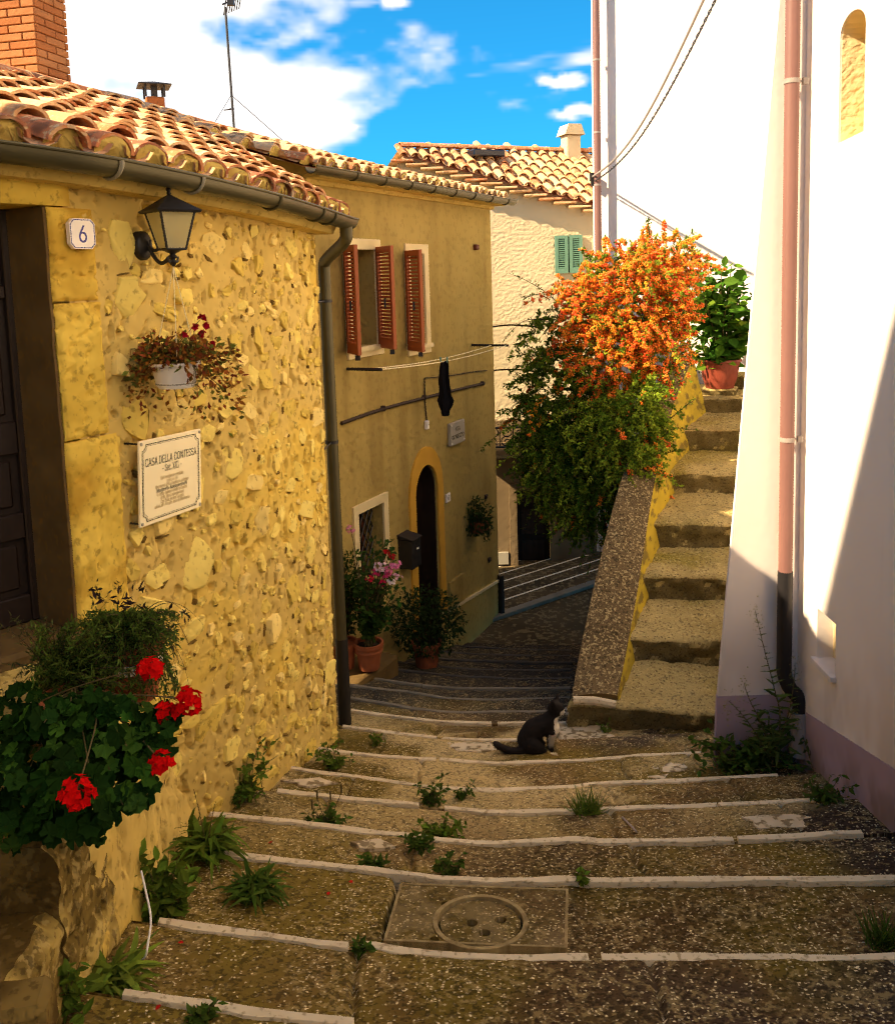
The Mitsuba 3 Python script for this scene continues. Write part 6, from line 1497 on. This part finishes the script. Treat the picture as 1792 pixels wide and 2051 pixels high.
# ------------------------------------------------------------------ pots on the landing: red geranium and kitchen herbs
def pot(base, r, h, mt, parent, tilt=0):
    v, f = lathe([(0, 0), (r * 0.72, 0), (r * 0.94, h * 0.80), (r * 1.0, h * 0.80), (r * 1.05, h * 0.83), (r * 1.05, h), (r * 0.92, h), (r * 0.88, h * 0.84), (0, h * 0.84)], 36)
    k_ = obj('pot', trimesh.Trimesh(v + base, f, process=False), mt, parent, 40); v, f = lathe([(0, h * 0.85), (r * 0.87, h * 0.86)], 20); obj('soil', trimesh.Trimesh(v + base, f, process=False), 'm_soil', parent); return k_


gg = np.random.default_rng(31)
ge = thing('red_geranium', 'red flowering geranium with dark scalloped leaves hanging over the landing edge', 'potted plant')
gp = at(160, 1520, 3.10); gp[2] = ZL; pot(gp, 0.115, 0.15, 'm_terracotta', ge)
gc = gp + [0, 0, 0.15]; N = 210; cnt = 0; stm = MB()
CG = [(60, 1440, 3.05, 80, 50, 40), (325, 1455, 3.0, 30, 40, 14), (95, 1520, 2.86, 112, 112, 150), (215, 1470, 2.95, 105, 85, 120), (150, 1610, 2.72, 85, 70, 60), (40, 1600, 2.80, 60, 85, 40), (290, 1490, 2.98, 45, 45, 26), (260, 1570, 2.80, 45, 50, 24)]
rest = MB()
for Dx, Dy, Yc, rx_, ry_, n in CG:
    k = Yc / F; C = at(Dx, Dy, Yc)
    for _ in range(n):
        o = unit(gg.normal(size=3)); o[1] = -abs(o[1]) * gg.uniform(-0.3, 1.0); o *= gg.uniform(0.68, 1.12) * (0.85 + 0.4 * float(meshkit.noise(A([o * 2.2 + Dx]), 3)[0]))
        p = C + RIGHT * o[0] * rx_ * k + UP * o[2] * ry_ * k + A([0, 1, 0]) * o[1] * 0.15; Ls = gg.uniform(0.048, 0.086)
        nn_ = unit(A([0.15, -0.75, 0.75]) + 0.45 * gg.normal(size=3) + 0.5 * o[0] * RIGHT); d = unit(np.cross(nn_, gg.normal(size=3)))
        col = vary((0.013, 0.038, 0.007) if gg.random() < 0.72 else (0.040, 0.10, 0.014), 1, 0.35, 0.12, gg)
        m = MB(); leaves(m, LOBED, (p - d * Ls / 2)[None], d[None], nn_[None], Ls, Ls, col); root_ = p - d * Ls * .45
        if cnt < 290: obj('leaf', m.mesh(), 'm_thickleaf', ge, False, color=m.col()); cnt += 1
        else: v, f = m.get(); rest.add(v, f, m.col())
        if gg.random() < 0.08: stm.tube(spline([gc, (gc + root_) / 2 + [0, 0, 0.03], root_], 6), 0.0022, 4)
if rest.n: obj('inner_leaves', rest.mesh(), 'm_thickleaf', ge, False, color=rest.col(), kind='stuff')
for i, (x, y, r, Yf) in enumerate([(300, 1340, 30, 2.95), (377, 1402, 30, 3.0), (331, 1426, 21, 2.98), (321, 1527, 24, 2.85), (153, 1587, 36, 2.55)]):
    c = at(x, y, Yf); R = r * Yf / F; m = MB(); florets(m, c, R, 30 if r > 25 else 20, 0.021, (0.62, 0.006, 0.006), gg, 0.85); obj('flower_head', m.mesh(), 'm_petal', ge, False, color=m.col())
    m = MB(); s0 = gc + [0.05 * i - 0.1, -0.05, 0.0]; m.tube(spline([s0, (s0 + c) / 2 + [0.02, 0, 0.02], c], 10), 0.0028, 5); obj('flower_stalk', m.mesh(), 'm_stem', ge, 40)
m = MB(); m.tube([gc, gc + [0, 0, 0.02]], 0.01, 5); v, f = stm.get(); m.add(v, f); obj('stalks', m.mesh(), 'm_stem', ge, False, kind='stuff')

hb_ = thing('herb_pot', 'bushy green herbs in a terracotta pot beside the geranium on the landing', 'potted plant')
hpz = at(268, 1380, 3.38); hpz[2] = ZL; pot(hpz, 0.125, 0.25, 'm_terracotta', hb_)
v, f = lathe([(0.125 * 0.90, 0.13), (0.125 * 0.93, 0.14), (0.125 * 0.955, 0.16), (0.125 * 0.965, 0.175)], 30); obj('glaze_band', trimesh.Trimesh(v * [1.01, 1.01, 1] + hpz, f, process=False), 'm_enamel', hb_, 40)
P_, D_, N_, L_, C_2 = [], [], [], [], []; tw2 = MB(); hc = hpz + [0, 0, 0.24]; hc2 = at(120, 1400, 3.3); hc2[2] = ZL + 0.05


def herb(origin, tips, nl, Ls, col, mbk, droop=0.15):
    for e in tips:
        P = spline([origin + gg.normal(size=3) * 0.03, (origin + e) / 2 + [0, 0, 0.05], e], 14); mbk.tube(P, np.linspace(0.0028, 0.001, 14), 3, False)
        u = gg.integers(4, 14, nl); P_.append(P[u] + gg.normal(size=(nl, 3)) * 0.006); tg = np.gradient(P, axis=0)[u]; D_.append(unit(unit(tg) * 0.7 + gg.normal(size=(nl, 3)) * 0.8)); N_.append(rvec(nl, gg)); L_.append(gg.uniform(0.6, 1.3, nl) * Ls); C_2.append(vary(col, nl, 0.4, 0.12, gg))


herb(hc, [at(gg.uniform(150, 360), gg.uniform(1225, 1400), gg.uniform(3.1, 3.5)) for _ in range(230)], 46, 0.026, (0.065, 0.105, 0.018), tw2)
herb(hc2, [at(gg.uniform(60, 260), gg.uniform(1250, 1400), gg.uniform(3.0, 3.5)) for _ in range(190)], 46, 0.027, (0.075, 0.115, 0.02), tw2)
herb(hc2, [at(x, y, gg.uniform(3.0, 3.4)) for x, y in [(5, 1255), (30, 1240), (60, 1300), (90, 1235), (105, 1250), (130, 1265), (15, 1330), (40, 1350), (5, 1390), (70, 1330), (145, 1250), (175, 1240)]], 40, 0.024, (0.075, 0.085, 0.028), tw2)
m = MB(); L = np.concatenate(L_); leaves(m, BLADE, np.vstack(P_), np.vstack(D_), np.vstack(N_), L, L * 0.22, np.vstack(C_2)); obj('foliage', m.mesh(), 'm_leaf', hb_, False, color=m.col(), kind='stuff')
obj('twigs', tw2.mesh(), 'm_twig', hb_, False, kind='stuff')
P_, D_, N_, L_, C_2 = [], [], [], [], []; tw3 = MB()
herb(hc + [-0.03, 0, 0.05], [at(x, y, 3.4) for x, y in [(190, 1178), (195, 1200), (238, 1175), (285, 1182), (283, 1215), (250, 1215), (300, 1250), (345, 1262), (372, 1232), (330, 1280), (310, 1300), (350, 1290), (270, 1240)]], 5, 0.04, (0.03, 0.02, 0.018), tw3)
for e in [(190, 1178), (195, 1200), (238, 1175), (285, 1182), (283, 1215), (250, 1215), (300, 1250), (345, 1262), (372, 1232), (330, 1280), (310, 1300), (350, 1290), (270, 1240)]:
    q = at(*e, 3.4); P_.append(q + gg.normal(size=(9, 3)) * 0.008); D_.append(unit(gg.normal(size=(9, 3)) * [1, 0.6, 1])); N_.append(unit(gg.normal(size=(9, 3)) * 0.4 + [0, -1, 0])); L_.append(gg.uniform(0.016, 0.034, 9)); C_2.append(vary((0.025, 0.018, 0.016), 9, 0.3, 0.1, gg))
m = MB(); L = np.concatenate(L_); leaves(m, LEAF, np.vstack(P_), np.vstack(D_), np.vstack(N_), L, L * 0.32, np.vstack(C_2)); obj('dark_sprigs', m.mesh(), 'm_leaf', hb_, False, color=m.col(), kind='stuff')
for i in range(9):
    a, b = hc + [0.02, 0, 0.03], at(gg.uniform(340, 420), gg.uniform(1240, 1400), 3.3); m = MB(); m.tube(spline([a, (a + b) / 2 + [0.02, 0, 0.10], b], 14), np.linspace(0.0022, 0.0007, 14), 4); obj('grass_stem', m.mesh(), 'm_stem', hb_, 40)

# ------------------------------------------------------------------ weeds in the joints: each clump a thing
def weed(lab, Dx, Dy, wpx, hpx, n, col, kind='leafy', Ls=None, name='weed', base=None, mt='m_leaf', seed=None):
    wpx, hpx, n = wpx * 1.3, hpx * 1.35, int(n * 1.6)
    g_ = np.random.default_rng(int(Dx * 7 + Dy)); p = onstreet(Dx, Dy) if base is None else base; k = p[1] / F; W_, H_ = wpx * k, hpx * k
    kk = thing(name, lab, 'weed', 'weeds growing in the joints of the steps'); m = MB(); stm = MB(); Ls = Ls or max(0.03, min(0.16, 0.5 * H_))
    if kind == 'rosette':
        a = g_.uniform(0, 2 * np.pi, n); d = unit(np.stack([np.cos(a), np.sin(a) * 0.7, g_.uniform(0.15, 1.0, n)], 1)); n *= 2; a = g_.uniform(0, 2 * np.pi, n); d = unit(np.stack([np.cos(a), np.sin(a) * 0.7, g_.uniform(-0.02, 0.75, n)], 1)); L = g_.uniform(0.3, 1.0, n) * W_
        leaves(m, ARCH, np.repeat(p[None], n, 0) + g_.normal(size=(n, 3)) * [0.03, 0.03, 0.003] + [0, 0, 0.01], d, unit(g_.normal(size=(n, 3)) * 0.3 + [0, 0, 1.0]), L, L * g_.uniform(0.08, 0.16, n), vary(col, n, 0.35, 0.12, g_))
    elif kind == 'grass':
        a = g_.uniform(0, 2 * np.pi, n); d = unit(np.stack([np.cos(a) * 0.7, np.sin(a) * 0.7, g_.uniform(0.4, 1.6, n)], 1)); L = g_.uniform(0.5, 1.1, n) * H_
        leaves(m, BLADE, p + g_.normal(size=(n, 3)) * [W_ * 0.3, W_ * 0.15, 0], d, rvec(n, g_), L, L * 0.045, vary(col, n, 0.35, 0.12, g_))
    else:
        ns = max(5, n // 14); tips = p + np.stack([g_.uniform(-1, 1, ns) * W_ * 0.5, g_.uniform(-1, 1, ns) * W_ * 0.3, g_.uniform(0.15, 1.0, ns) * H_], 1)
        pos, dd, nn_ = [], [], []
        for e in tips:
            P = spline([p + g_.normal(size=3) * [W_ * 0.12, W_ * 0.08, 0], (p + e) / 2 + [0, 0, H_ * 0.12], e], 8); stm.tube(P, np.linspace(0.003, 0.0012, 8), 4, False); q = max(2, n // ns); u = g_.integers(1, 8, q)
            pos.append(P[u]); dd.append(unit(g_.normal(size=(q, 3)) * [1, 1, 0.5] + [0, 0, 0.1])); nn_.append(unit(g_.normal(size=(q, 3)) * 0.5 + [0, 0, 1.0]))
        pos = np.vstack(pos); M_ = len(pos); L = g_.uniform(0.5, 1.1, M_) * Ls; leaves(m, LEAF if Ls < 0.06 else OVATE, pos, np.vstack(dd), np.vstack(nn_), L, L * 0.5, vary(col, M_, 0.35, 0.12, g_))
        obj('stems', stm.mesh(), 'm_stem', kk, False, kind='stuff')
    obj('foliage', m.mesh(), mt, kk, False, color=m.col(), kind='stuff'); return kk, p, k


G1, G2, G3 = (0.10, 0.16, 0.020), (0.06, 0.105, 0.016), (0.16, 0.22, 0.030)
weed('leafy green weed climbing the foot of the stone wall, farther up the steps', 490, 1600, 120, 85, 260, G1, Ls=0.055)
weed('small leafy tuft in the joint just below the weed at the wall foot', 470, 1618, 60, 40, 70, G2, Ls=0.045)
kk, p, k = weed('dandelion-like tuft of long narrow leaves against the stone wall', 415, 1712, 75, 70, 60, G1, 'rosette')
for dx, hgt in ((-20, 150), (25, 120), (50, 60)): m = MB(); m.tube(spline([p, p + A([dx * .5 * k, 0, hgt * .6 * k]), p + A([dx * k, 0, hgt * k])], 10), np.linspace(.003, .0015, 10), 4); obj('flower_stalk', m.mesh(), 'm_stem', kk, 40)
weed('dense bright green weed with broad leaves by the landing corner', 335, 1838, 130, 95, 240, G1, Ls=0.075)
weed('pale green weed with long toothed leaves at the bottom left of the steps', 222, 1985, 92, 80, 46, G3, 'rosette')
weed('leafy weed under the pale rosette at the bottom left corner', 130, 2035, 110, 90, 170, G1, Ls=0.06)
weed('round weed clump on the tread near the far end of the stone wall', 668, 1540, 80, 45, 170, G1, Ls=0.05)
kk, p, k = weed('dark weed with upright seed heads in the middle of the left steps', 655, 1655, 90, 40, 120, G2, Ls=0.05)
for dx, hgt in ((-18, 62), (10, 60), (34, 75), (-30, 40)):
    e = p + A([dx * k, 0, hgt * k]); m = MB(); m.tube([p, e], 0.0022, 4); m.tube([e, e + [0, 0, 0.05]], 0.0055, 6); obj('seed_head', m.mesh(), 'm_stem', kk, 40)
weed('upright grass tuft with a pink petal near the wall side of the broad tread', 512, 1795, 60, 65, 60, G2, 'rosette')
weed('small weed in the joint left of the middle, above the double clump', 858, 1612, 70, 38, 130, G2, Ls=0.045)
weed('wide leafy clump in the joint in the middle of the steps', 878, 1680, 95, 38, 190, G1, Ls=0.05)
weed('dark leafy clump just below the wide one, on the strip end', 838, 1702, 70, 30, 120, G2, Ls=0.05)
weed('tiny weed in the joint right of the middle clump', 925, 1600, 45, 22, 60, G2, Ls=0.04)
weed('spiky grass tuft on the pale strip right of the middle', 1174, 1628, 40, 42, 90, G1, 'grass')
weed('little weed beside the strip end above the drain cover, left one', 752, 1742, 50, 35, 70, G2, Ls=0.05)
weed('little weed beside the strip above the drain cover, right one', 905, 1756, 50, 32, 70, G2, Ls=0.05)
weed('small green sprig in the strip joint right of the drain cover', 1162, 1772, 26, 30, 30, G1, Ls=0.05)
weed('small weed on the tread by the iron pipe foot', 750, 1497, 38, 26, 60, G1, Ls=0.04)
weed('tiny green weed on the slab right of the cat', 1215, 1470, 30, 20, 40, G1, Ls=0.04)
weed('grass tuft growing at the right edge of the steps', 1772, 1895, 50, 60, 90, G2, 'grass')
weed('dark weed in the corner under the mauve wall base', 1655, 1610, 70, 45, 150, G2, Ls=0.05)
weed('low dark weed at the bottom edge of the steps, left of centre', 400, 2046, 70, 26, 70, G2, Ls=0.045)
weed('little weed at the joint left of the drain slab', 728, 1910, 34, 24, 30, G2, Ls=0.045)
weed('broad mat of dark weeds filling the corner below the white pier', 1500, 1545, 190, 62, 520, G2, Ls=0.065)
pw = onstreet(1545, 1520)
tk = thing('tall_weed', 'tall thin flowering weed growing up in front of the white pier', 'weed'); m = MB(); lm = MB(); g_ = np.random.default_rng(8); Yw = YP - 0.16
for pts, nl in (([(1545, 1530), (1562, 1440), (1548, 1370), (1530, 1300), (1512, 1222)], 34), ([(1540, 1520), (1500, 1450), (1460, 1405)], 22), ([(1545, 1510), (1520, 1440), (1500, 1400), (1490, 1370)], 18), ([(1552, 1500), (1585, 1400), (1592, 1330)], 20), ([(1548, 1520), (1575, 1450), (1590, 1420)], 16)):
    P = spline([at(x, y, Yw) for x, y in pts], 26); mm = MB(); mm.tube(P, np.linspace(0.006, 0.002, 26), 5); obj('stem', mm.mesh(), 'm_stem', tk, 40)
    u = np.linspace(3, 25, nl).astype(int); dd = unit(np.stack([np.where(np.arange(nl) % 2, 1, -1) * g_.uniform(0.6, 1, nl), g_.uniform(-0.4, 0.2, nl), g_.uniform(-0.1, 0.6, nl)], 1)); Lf = np.linspace(0.13, 0.02, nl) * g_.uniform(0.7, 1.2, nl)
    leaves(lm, BLADE, P[u], dd, unit(g_.normal(size=(nl, 3)) * 0.3 + [0, -0.5, 1]), Lf, Lf * 0.2, vary((0.075, 0.11, 0.025), nl, 0.3, 0.1, g_))
    q = 40; leaves(lm, LEAF, P[-1] + g_.normal(size=(q, 3)) * [0.02, 0.02, 0.06] - [0, 0, 0.05], rvec(q, g_), rvec(q, g_), 0.014, 0.009, vary((0.30, 0.28, 0.10), q, 0.3, 0.1, g_))
q = 60; c = at(1545, 1490, Yw); leaves(lm, BLADE, c + g_.normal(size=(q, 3)) * [0.05, 0.05, 0.10], unit(g_.normal(size=(q, 3)) + [0, -0.3, 0.3]), rvec(q, g_), 0.10, 0.022, vary((0.05, 0.08, 0.02), q, 0.3, 0.1, g_))
obj('foliage', lm.mesh(), 'm_leaf', tk, False, color=lm.col(), kind='stuff')
tk = thing('wall_creeper', 'thin trailing shoot with few leaves against the mauve wall base', 'weed'); P = spline([rx(1612, 1470) + A([-0.02, 0, 0]), rx(1628, 1510) + A([-0.03, 0, 0]), rx(1640, 1560) + A([-0.02, 0, 0]), rx(1650, 1590) + A([-0.03, 0, 0])], 14); m = MB(); m.tube(P, 0.003, 4); obj('stem', m.mesh(), 'm_stem', tk, 40)
lm = MB(); leaves(lm, LEAF, P[::1], unit(g_.normal(size=(14, 3)) - [0.4, 0, 0]), rvec(14, g_), 0.055, 0.022, vary((0.05, 0.075, 0.02), 14, 0.3, 0.1, g_)); obj('foliage', lm.mesh(), 'm_leaf', tk, False, color=lm.col(), kind='stuff')
# fallen petals and leaves
gl = np.random.default_rng(4)
PET = [(368, 1892), (402, 1718), (545, 1690), (312, 2028), (330, 1745), (700, 1768), (660, 1790)]
for i, (x, y) in enumerate(PET):
    k = thing('fallen_petal', ['small red petal on the tread below the bright green weed', 'small red petal beside the dandelion-like tuft', 'tiny red petal on the middle left strip', 'small red petal at the bottom of the steps', 'small red petal near the landing corner', 'dry red petal above the broad tread, right one', 'dry red petal on the broad tread'][i], 'petal', 'red petals fallen on the steps')
    p = onstreet(x, y) + [0, 0, 0.008]; m = MB(); leaves(m, OVATE, p[None], unit(gl.normal(size=(1, 3)) * [1, 1, 0.1]), A([[0, 0, 1.0]]), 0.022, 0.018, (0.55, 0.03, 0.02)); obj('petal', m.mesh(), 'm_petal', k, False, color=m.col())

# ------------------------------------------------------------------ plants against the plastered house
gp_ = np.random.default_rng(66)
def shrub(name, lab, Dx, Dy, Yc, rx_, ry_, dep, n, Ls, col, pots=None, cat='plant', base=None):
    k_ = thing(name, lab, cat); k = Yc / F; C = at(Dx, Dy, Yc); o = unit(gp_.normal(size=(n, 3))) * (gp_.random((n, 1)) ** 0.4)
    o *= 1 + 0.25 * (meshkit.noise(unit(o) * 3 + Dx, 2)[:, None] - 0.5)
    pos = C + RIGHT * (o[:, :1] * rx_ * k) + UP * (o[:, 2:] * ry_ * k) + A([0, 1, 0]) * (o[:, 1:2] * dep); m = MB(); L = gp_.uniform(0.7, 1.3, n) * Ls
    leaves(m, LEAF, pos, unit(o + 0.8 * gp_.normal(size=(n, 3)) - [0, 0, 0.2]), unit(o + 0.6 * gp_.normal(size=(n, 3)) + [0, 0, 0.5]), L, L * 0.5, vary(col, n, 0.4, 0.12, gp_)); obj('foliage', m.mesh(), 'm_leaf', k_, False, color=m.col(), kind='stuff')
    tw_ = MB(); b0 = C - UP * ry_ * k * 0.9 if base is None else base
    for i in range(0, n, max(1, n // 40)): tw_.tube(spline([b0, (b0 + pos[i]) / 2 + [0, 0, 0.05], pos[i]], 6), [0.008, 0.006, 0.005, 0.004, 0.003, 0.002], 4, False)
    obj('stems', tw_.mesh(), 'm_twig', k_, False, kind='stuff'); return k_, C, k


k_, C, k = shrub('dark_shrub', 'big dark rounded shrub beside the arched doorway', 852, 1245, 9.9, 82, 72, 0.36, 2600, 0.05, (0.022, 0.040, 0.012), cat='shrub')
b0 = C.copy(); b0[2] = street_z(C[0], C[1]) + 0.02; pot(b0, 0.17, 0.30, 'm_terracotta', k_)
wq_ = hp(948, 1035); shc = hw(wq_[0], wq_[1], 0.16)
k_, C, k = shrub('wall_plant', 'dark green trailing plant hanging on the wall right of the arched doorway', 946, 1035, shc[1] - 0.05, 40, 40, 0.17, 900, 0.055, (0.035, 0.06, 0.014), cat='plant')
m = MB(); lm = MB()
for i in range(7):
    e = at(gp_.uniform(955, 990), gp_.uniform(1040, 1085), shc[1]); P = spline([C, (C + e) / 2 + [0, 0, .08], e], 8); m.tube(P, 0.004, 4); u = gp_.integers(2, 8, 22); leaves(lm, LEAF, P[u], rvec(22, gp_), rvec(22, gp_), 0.05, 0.026, vary((0.035, 0.06, 0.014), 22, 0.3, 0.1, gp_))
obj('trailing_stems', m.mesh(), 'm_twig', k_, False, kind='stuff'); obj('trailing_leaves', lm.mesh(), 'm_leaf', k_, False, color=lm.col(), kind='stuff')
bx = MB(); b = rbox([0.3, 0.16, 0.18], 0.01); b.vertices = xf(frame(hw(wq_[0], wq_[1] - 0.12, 0.09), HD, EZ, HN), b.vertices); obj('planter', b, 'm_terracotta', k_, 30)
Yr = 9.05; kr = Yr / F
pl = thing('stone_ledge', 'low stone ledge carrying the flower pots by the downpipe', 'ledge'); lb = at(730, 1342, Yr); b = rbox([1.1, 0.9, 0.8], 0.03); b.vertices = b.vertices @ rotz(-0.46).T + lb + [-0.35, 0.25, -0.412]; obj('ledge', b, 'm_darkstone', pl, 30)
rk = thing('flowering_geranium', 'tall geranium with pink and white flowers in a ribbed terracotta pot', 'potted plant'); rb = at(740, 1338, Yr)
v, f = lathe([(0, 0), (0.105, 0), (0.13, 0.17), (0.142, 0.175), (0.15, 0.20), (0.142, 0.215), (0.146, 0.235), (0.160, 0.25), (0.160, 0.285), (0.135, 0.285), (0.13, 0.24), (0, 0.24)], 36); obj('pot', trimesh.Trimesh(v + rb, f, process=False), 'm_terracotta', rk, 40)
v, f = lathe([(0, 0.243), (0.128, 0.245)], 20); obj('soil', trimesh.Trimesh(v + rb, f, process=False), 'm_soil', rk)
lm = MB(); stl = MB(); rt_ = rb + [0, 0, 0.25]
for i in range(42):
    e = at(gp_.uniform(702, 800), gp_.uniform(1085, 1250), Yr + gp_.uniform(-0.25, 0.2)); P = spline([rt_ + gp_.normal(size=3) * .03, (rt_ + e) / 2 + [0, 0, .06], e], 9); stl.tube(P, np.linspace(.007, .003, 9), 4, False); q = 22; u = gp_.integers(3, 9, q)
    leaves(lm, LOBED if i % 2 else LEAF, P[u] + gp_.normal(size=(q, 3)) * .03, unit(gp_.normal(size=(q, 3)) * [1, 1, .5]), unit(gp_.normal(size=(q, 3)) * .5 + [.1, -.4, 1]), 0.06, 0.05, vary((0.035, 0.075, 0.014), q, .35, .12, gp_))
obj('stems', stl.mesh(), 'm_stem', rk, False, kind='stuff'); obj('foliage', lm.mesh(), 'm_leaf', rk, False, color=lm.col(), kind='stuff')
for x, y, r, c, lab in [(762, 1131, 14, (0.75, 0.55, 0.62), 'white'), (790, 1130, 14, (0.70, 0.22, 0.42), 'pink'), (776, 1143, 11, (0.66, 0.16, 0.32), 'pink'), (752, 1146, 8, (0.60, 0.04, 0.16), 'deep pink'), (773, 1152, 8, (0.60, 0.05, 0.18), 'deep pink'), (796, 1155, 9, (0.70, 0.40, 0.50), 'pink'), (783, 1164, 9, (0.78, 0.70, 0.72), 'white'), (740, 1158, 7, (0.5, 0.02, 0.05), 'red'), (766, 1168, 7, (0.55, 0.02, 0.08), 'red'), (774, 1106, 7, (0.42, 0.01, 0.015), 'red'), (786, 1114, 7, (0.40, 0.015, 0.02), 'red'), (703, 1060, 10, (0.66, 0.25, 0.36), 'pink')]:
    m = MB(); cq = at(x, y, Yr - 0.28); florets(m, cq, r * kr, 16 if r > 9 else 8, 0.022, c, gp_, .9); obj('flower_head', m.mesh(), 'm_petal', rk, False, color=m.col(), label=lab + ' flower head')
    m = MB(); m.tube(spline([rt_, (rt_ + cq) / 2 + [0, 0, .1], cq], 8), .004, 4); obj('flower_stalk', m.mesh(), 'm_stem', rk, 40)
k_, C, k = shrub('slim_potted_plant', 'slender green plant in the terracotta pot half hidden by the downpipe', 700, 1190, Yr + 0.1, 24, 90, 0.14, 700, 0.05, (0.035, 0.07, 0.014), cat='potted plant', base=at(690, 1290, Yr + .1))
rb2 = at(688, 1336, Yr + 0.05); v, f = lathe([(0, 0), (0.11, 0), (0.135, 0.20), (0.15, 0.21), (0.155, 0.24), (0.165, 0.26), (0.165, 0.28), (0.14, 0.28), (0.135, 0.24), (0, 0.24)], 36); obj('pot', trimesh.Trimesh(v + rb2, f, process=False), 'm_terracotta', k_, 40)

# ------------------------------------------------------------------ the cat on the landing edge
cat = thing('cat', 'dark brown and white cat sitting on the steps looking right', 'cat')
cb = onstreet(1068, 1503); ks = 0.000447 * cb[1] / 6.41
CF = frame(cb, unit(RIGHT * [1, 1, 0]), unit(A([-RIGHT[1], RIGHT[0], 0])), EZ)
J = lambda zx, zy, dy=0.0: A([(zx - 900) * ks, dy, (1120 - zy) * ks])


def sph(p, r): return manifold3d.Manifold.sphere(r, 20).translate([float(x) for x in p])


def bone(*pr): return manifold3d.Manifold.batch_hull([sph(p, r) for p, r in pr])


parts = [bone((J(815, 925), 0.084), (J(900, 760), 0.080)), bone((J(900, 760), 0.080), (J(1130, 640), 0.070)), bone((J(1130, 640), 0.070), (J(1215, 545), 0.050)), bone((J(1130, 640), 0.070), (J(1245, 740), 0.050)), bone((J(1215, 545), 0.050), (J(1272, 430), 0.042)),
         bone((J(1278, 375), 0.056), (J(1310, 395), 0.050)), bone((J(1310, 400), 0.044), (J(1400, 432), 0.021)), bone((J(1325, 440), 0.034), (J(1392, 452), 0.019))]
for sg in (-1, 1):
    parts += [bone((J(860, 960, 0.055 * sg), 0.072), (J(990, 1010, 0.068 * sg), 0.045)), bone((J(960, 1050, 0.070 * sg), 0.036), (J(1090, 1092, 0.070 * sg), 0.018)), bone((J(1205, 760, 0.032 * sg), 0.040), (J(1195, 930, 0.032 * sg), 0.024)), bone((J(1195, 930, 0.032 * sg), 0.024), (J(1185, 1075, 0.030 * sg), 0.018)), bone((J(1180, 1088, 0.030 * sg), 0.018), (J(1225, 1098, 0.030 * sg), 0.015)),
              bone((J(1255 if sg < 0 else 1300, 325, 0.034 * sg), 0.026), (J(1245 if sg < 0 else 1318, 280, 0.040 * sg), 0.015), (J(1228 if sg < 0 else 1345, 190, 0.050 * sg), 0.004))]
tl = [(720, 1040, 0.034), (600, 1060, 0.027), (480, 1040, 0.026), (370, 990, 0.027), (290, 940, 0.028), (245, 905, 0.018)]
for a, b in zip(tl[:-1], tl[1:]): parts.append(bone((J(a[0], a[1], -0.06), a[2]), (J(b[0], b[1], -0.06), b[2])))
mf = manifold3d.Manifold.batch_boolean(parts, manifold3d.OpType.Add).refine_to_length(0.007); q = mf.to_mesh(); tm = trimesh.Trimesh(q.vert_properties[:, :3], q.tri_verts, process=True)
trimesh.smoothing.filter_taubin(tm, 0.5, -0.52, 14)
v = np.array(tm.vertices); zx, zy = v[:, 0] / ks + 900, 1120 - v[:, 2] / ks
v = v + np.array(tm.vertex_normals) * (0.006 * (meshkit.fbm(v * [60, 60, 35], 3, 2) - 0.5))[:, None]
white = np.zeros(len(v)); edge = 18 * (meshkit.noise(v * 60, 5) - 0.5)
white = np.maximum(white, ((zx + edge > 1240 + 0.25 * np.abs(zy - 650) * 0.5) & (zy > 505) & (zy < 790)))
white = np.maximum(white, ((zy > 780) & (zx + edge > 1150)) * np.clip((1040 - zy) / 120, 0, 1) * 0.6)
white = np.maximum(white, ((zx + edge > 1352) & (zy > 405) & (zy < 520)))
fur = A([0.009, 0.0065, 0.0055])[None] * (0.7 + 0.8 * meshkit.fbm(v * [40, 40, 25], 3, 8))[:, None]; colr = fur * (1 - white[:, None]) + A([0.78, 0.70, 0.55])[None] * white[:, None]
obj('body', trimesh.Trimesh(xf(CF, v), tm.faces, process=False), 'm_vfur', cat, True, color=colr)
for sg in (-1, 1):
    m = MB(); s_ = trimesh.creation.icosphere(2, 0.0085); s_.vertices = xf(CF, s_.vertices + J(1362, 388, 0.024 * sg)); m.tm(s_); obj('eye', m.mesh(), 'm_eye', cat, True)
m = MB(); s_ = trimesh.creation.icosphere(2, 0.0065); s_.vertices = xf(CF, s_.vertices + J(1442, 425, 0)); obj('nose', s_, 'm_doordark', cat, True)
pi_ = np.random.default_rng(3).choice(len(v), 7000); vn = np.array(tm.vertex_normals)[pi_]; fl = unit(vn * 0.55 + A([-0.5, 0, -0.65]) + 0.3 * np.random.default_rng(4).normal(size=(7000, 3))); m = MB(); leaves(m, BLADE, v[pi_] - vn * 0.002, fl, vn, np.random.default_rng(5).uniform(0.010, 0.020, 7000), 0.0022, colr[pi_] * 0.9)
v2, f2 = m.get(); obj('fur', trimesh.Trimesh(xf(CF, v2), f2, process=False), 'm_vfur', cat, False, color=m.col(), kind='stuff')
m = MB()
for i in range(6): a = J(1415, 440, 0.012 * (-1) ** i); m.tube(xf(CF, [a, a + A([0.035, 0.03 * (-1) ** i, 0.012 * (i // 2 - 1)])]), 0.0006, 3)
obj('whiskers', m.mesh(), 'm_whiteplastic', cat, False, kind='stuff')
c_ = xf(CF, [J(1215, 540)])[0]; ax = unit(CF[:3, 0] * 0.35 + EZ * 0.94); a = np.linspace(0, 2 * np.pi, 30); u = unit(np.cross(ax, CF[:3, 1])); w = np.cross(ax, u)
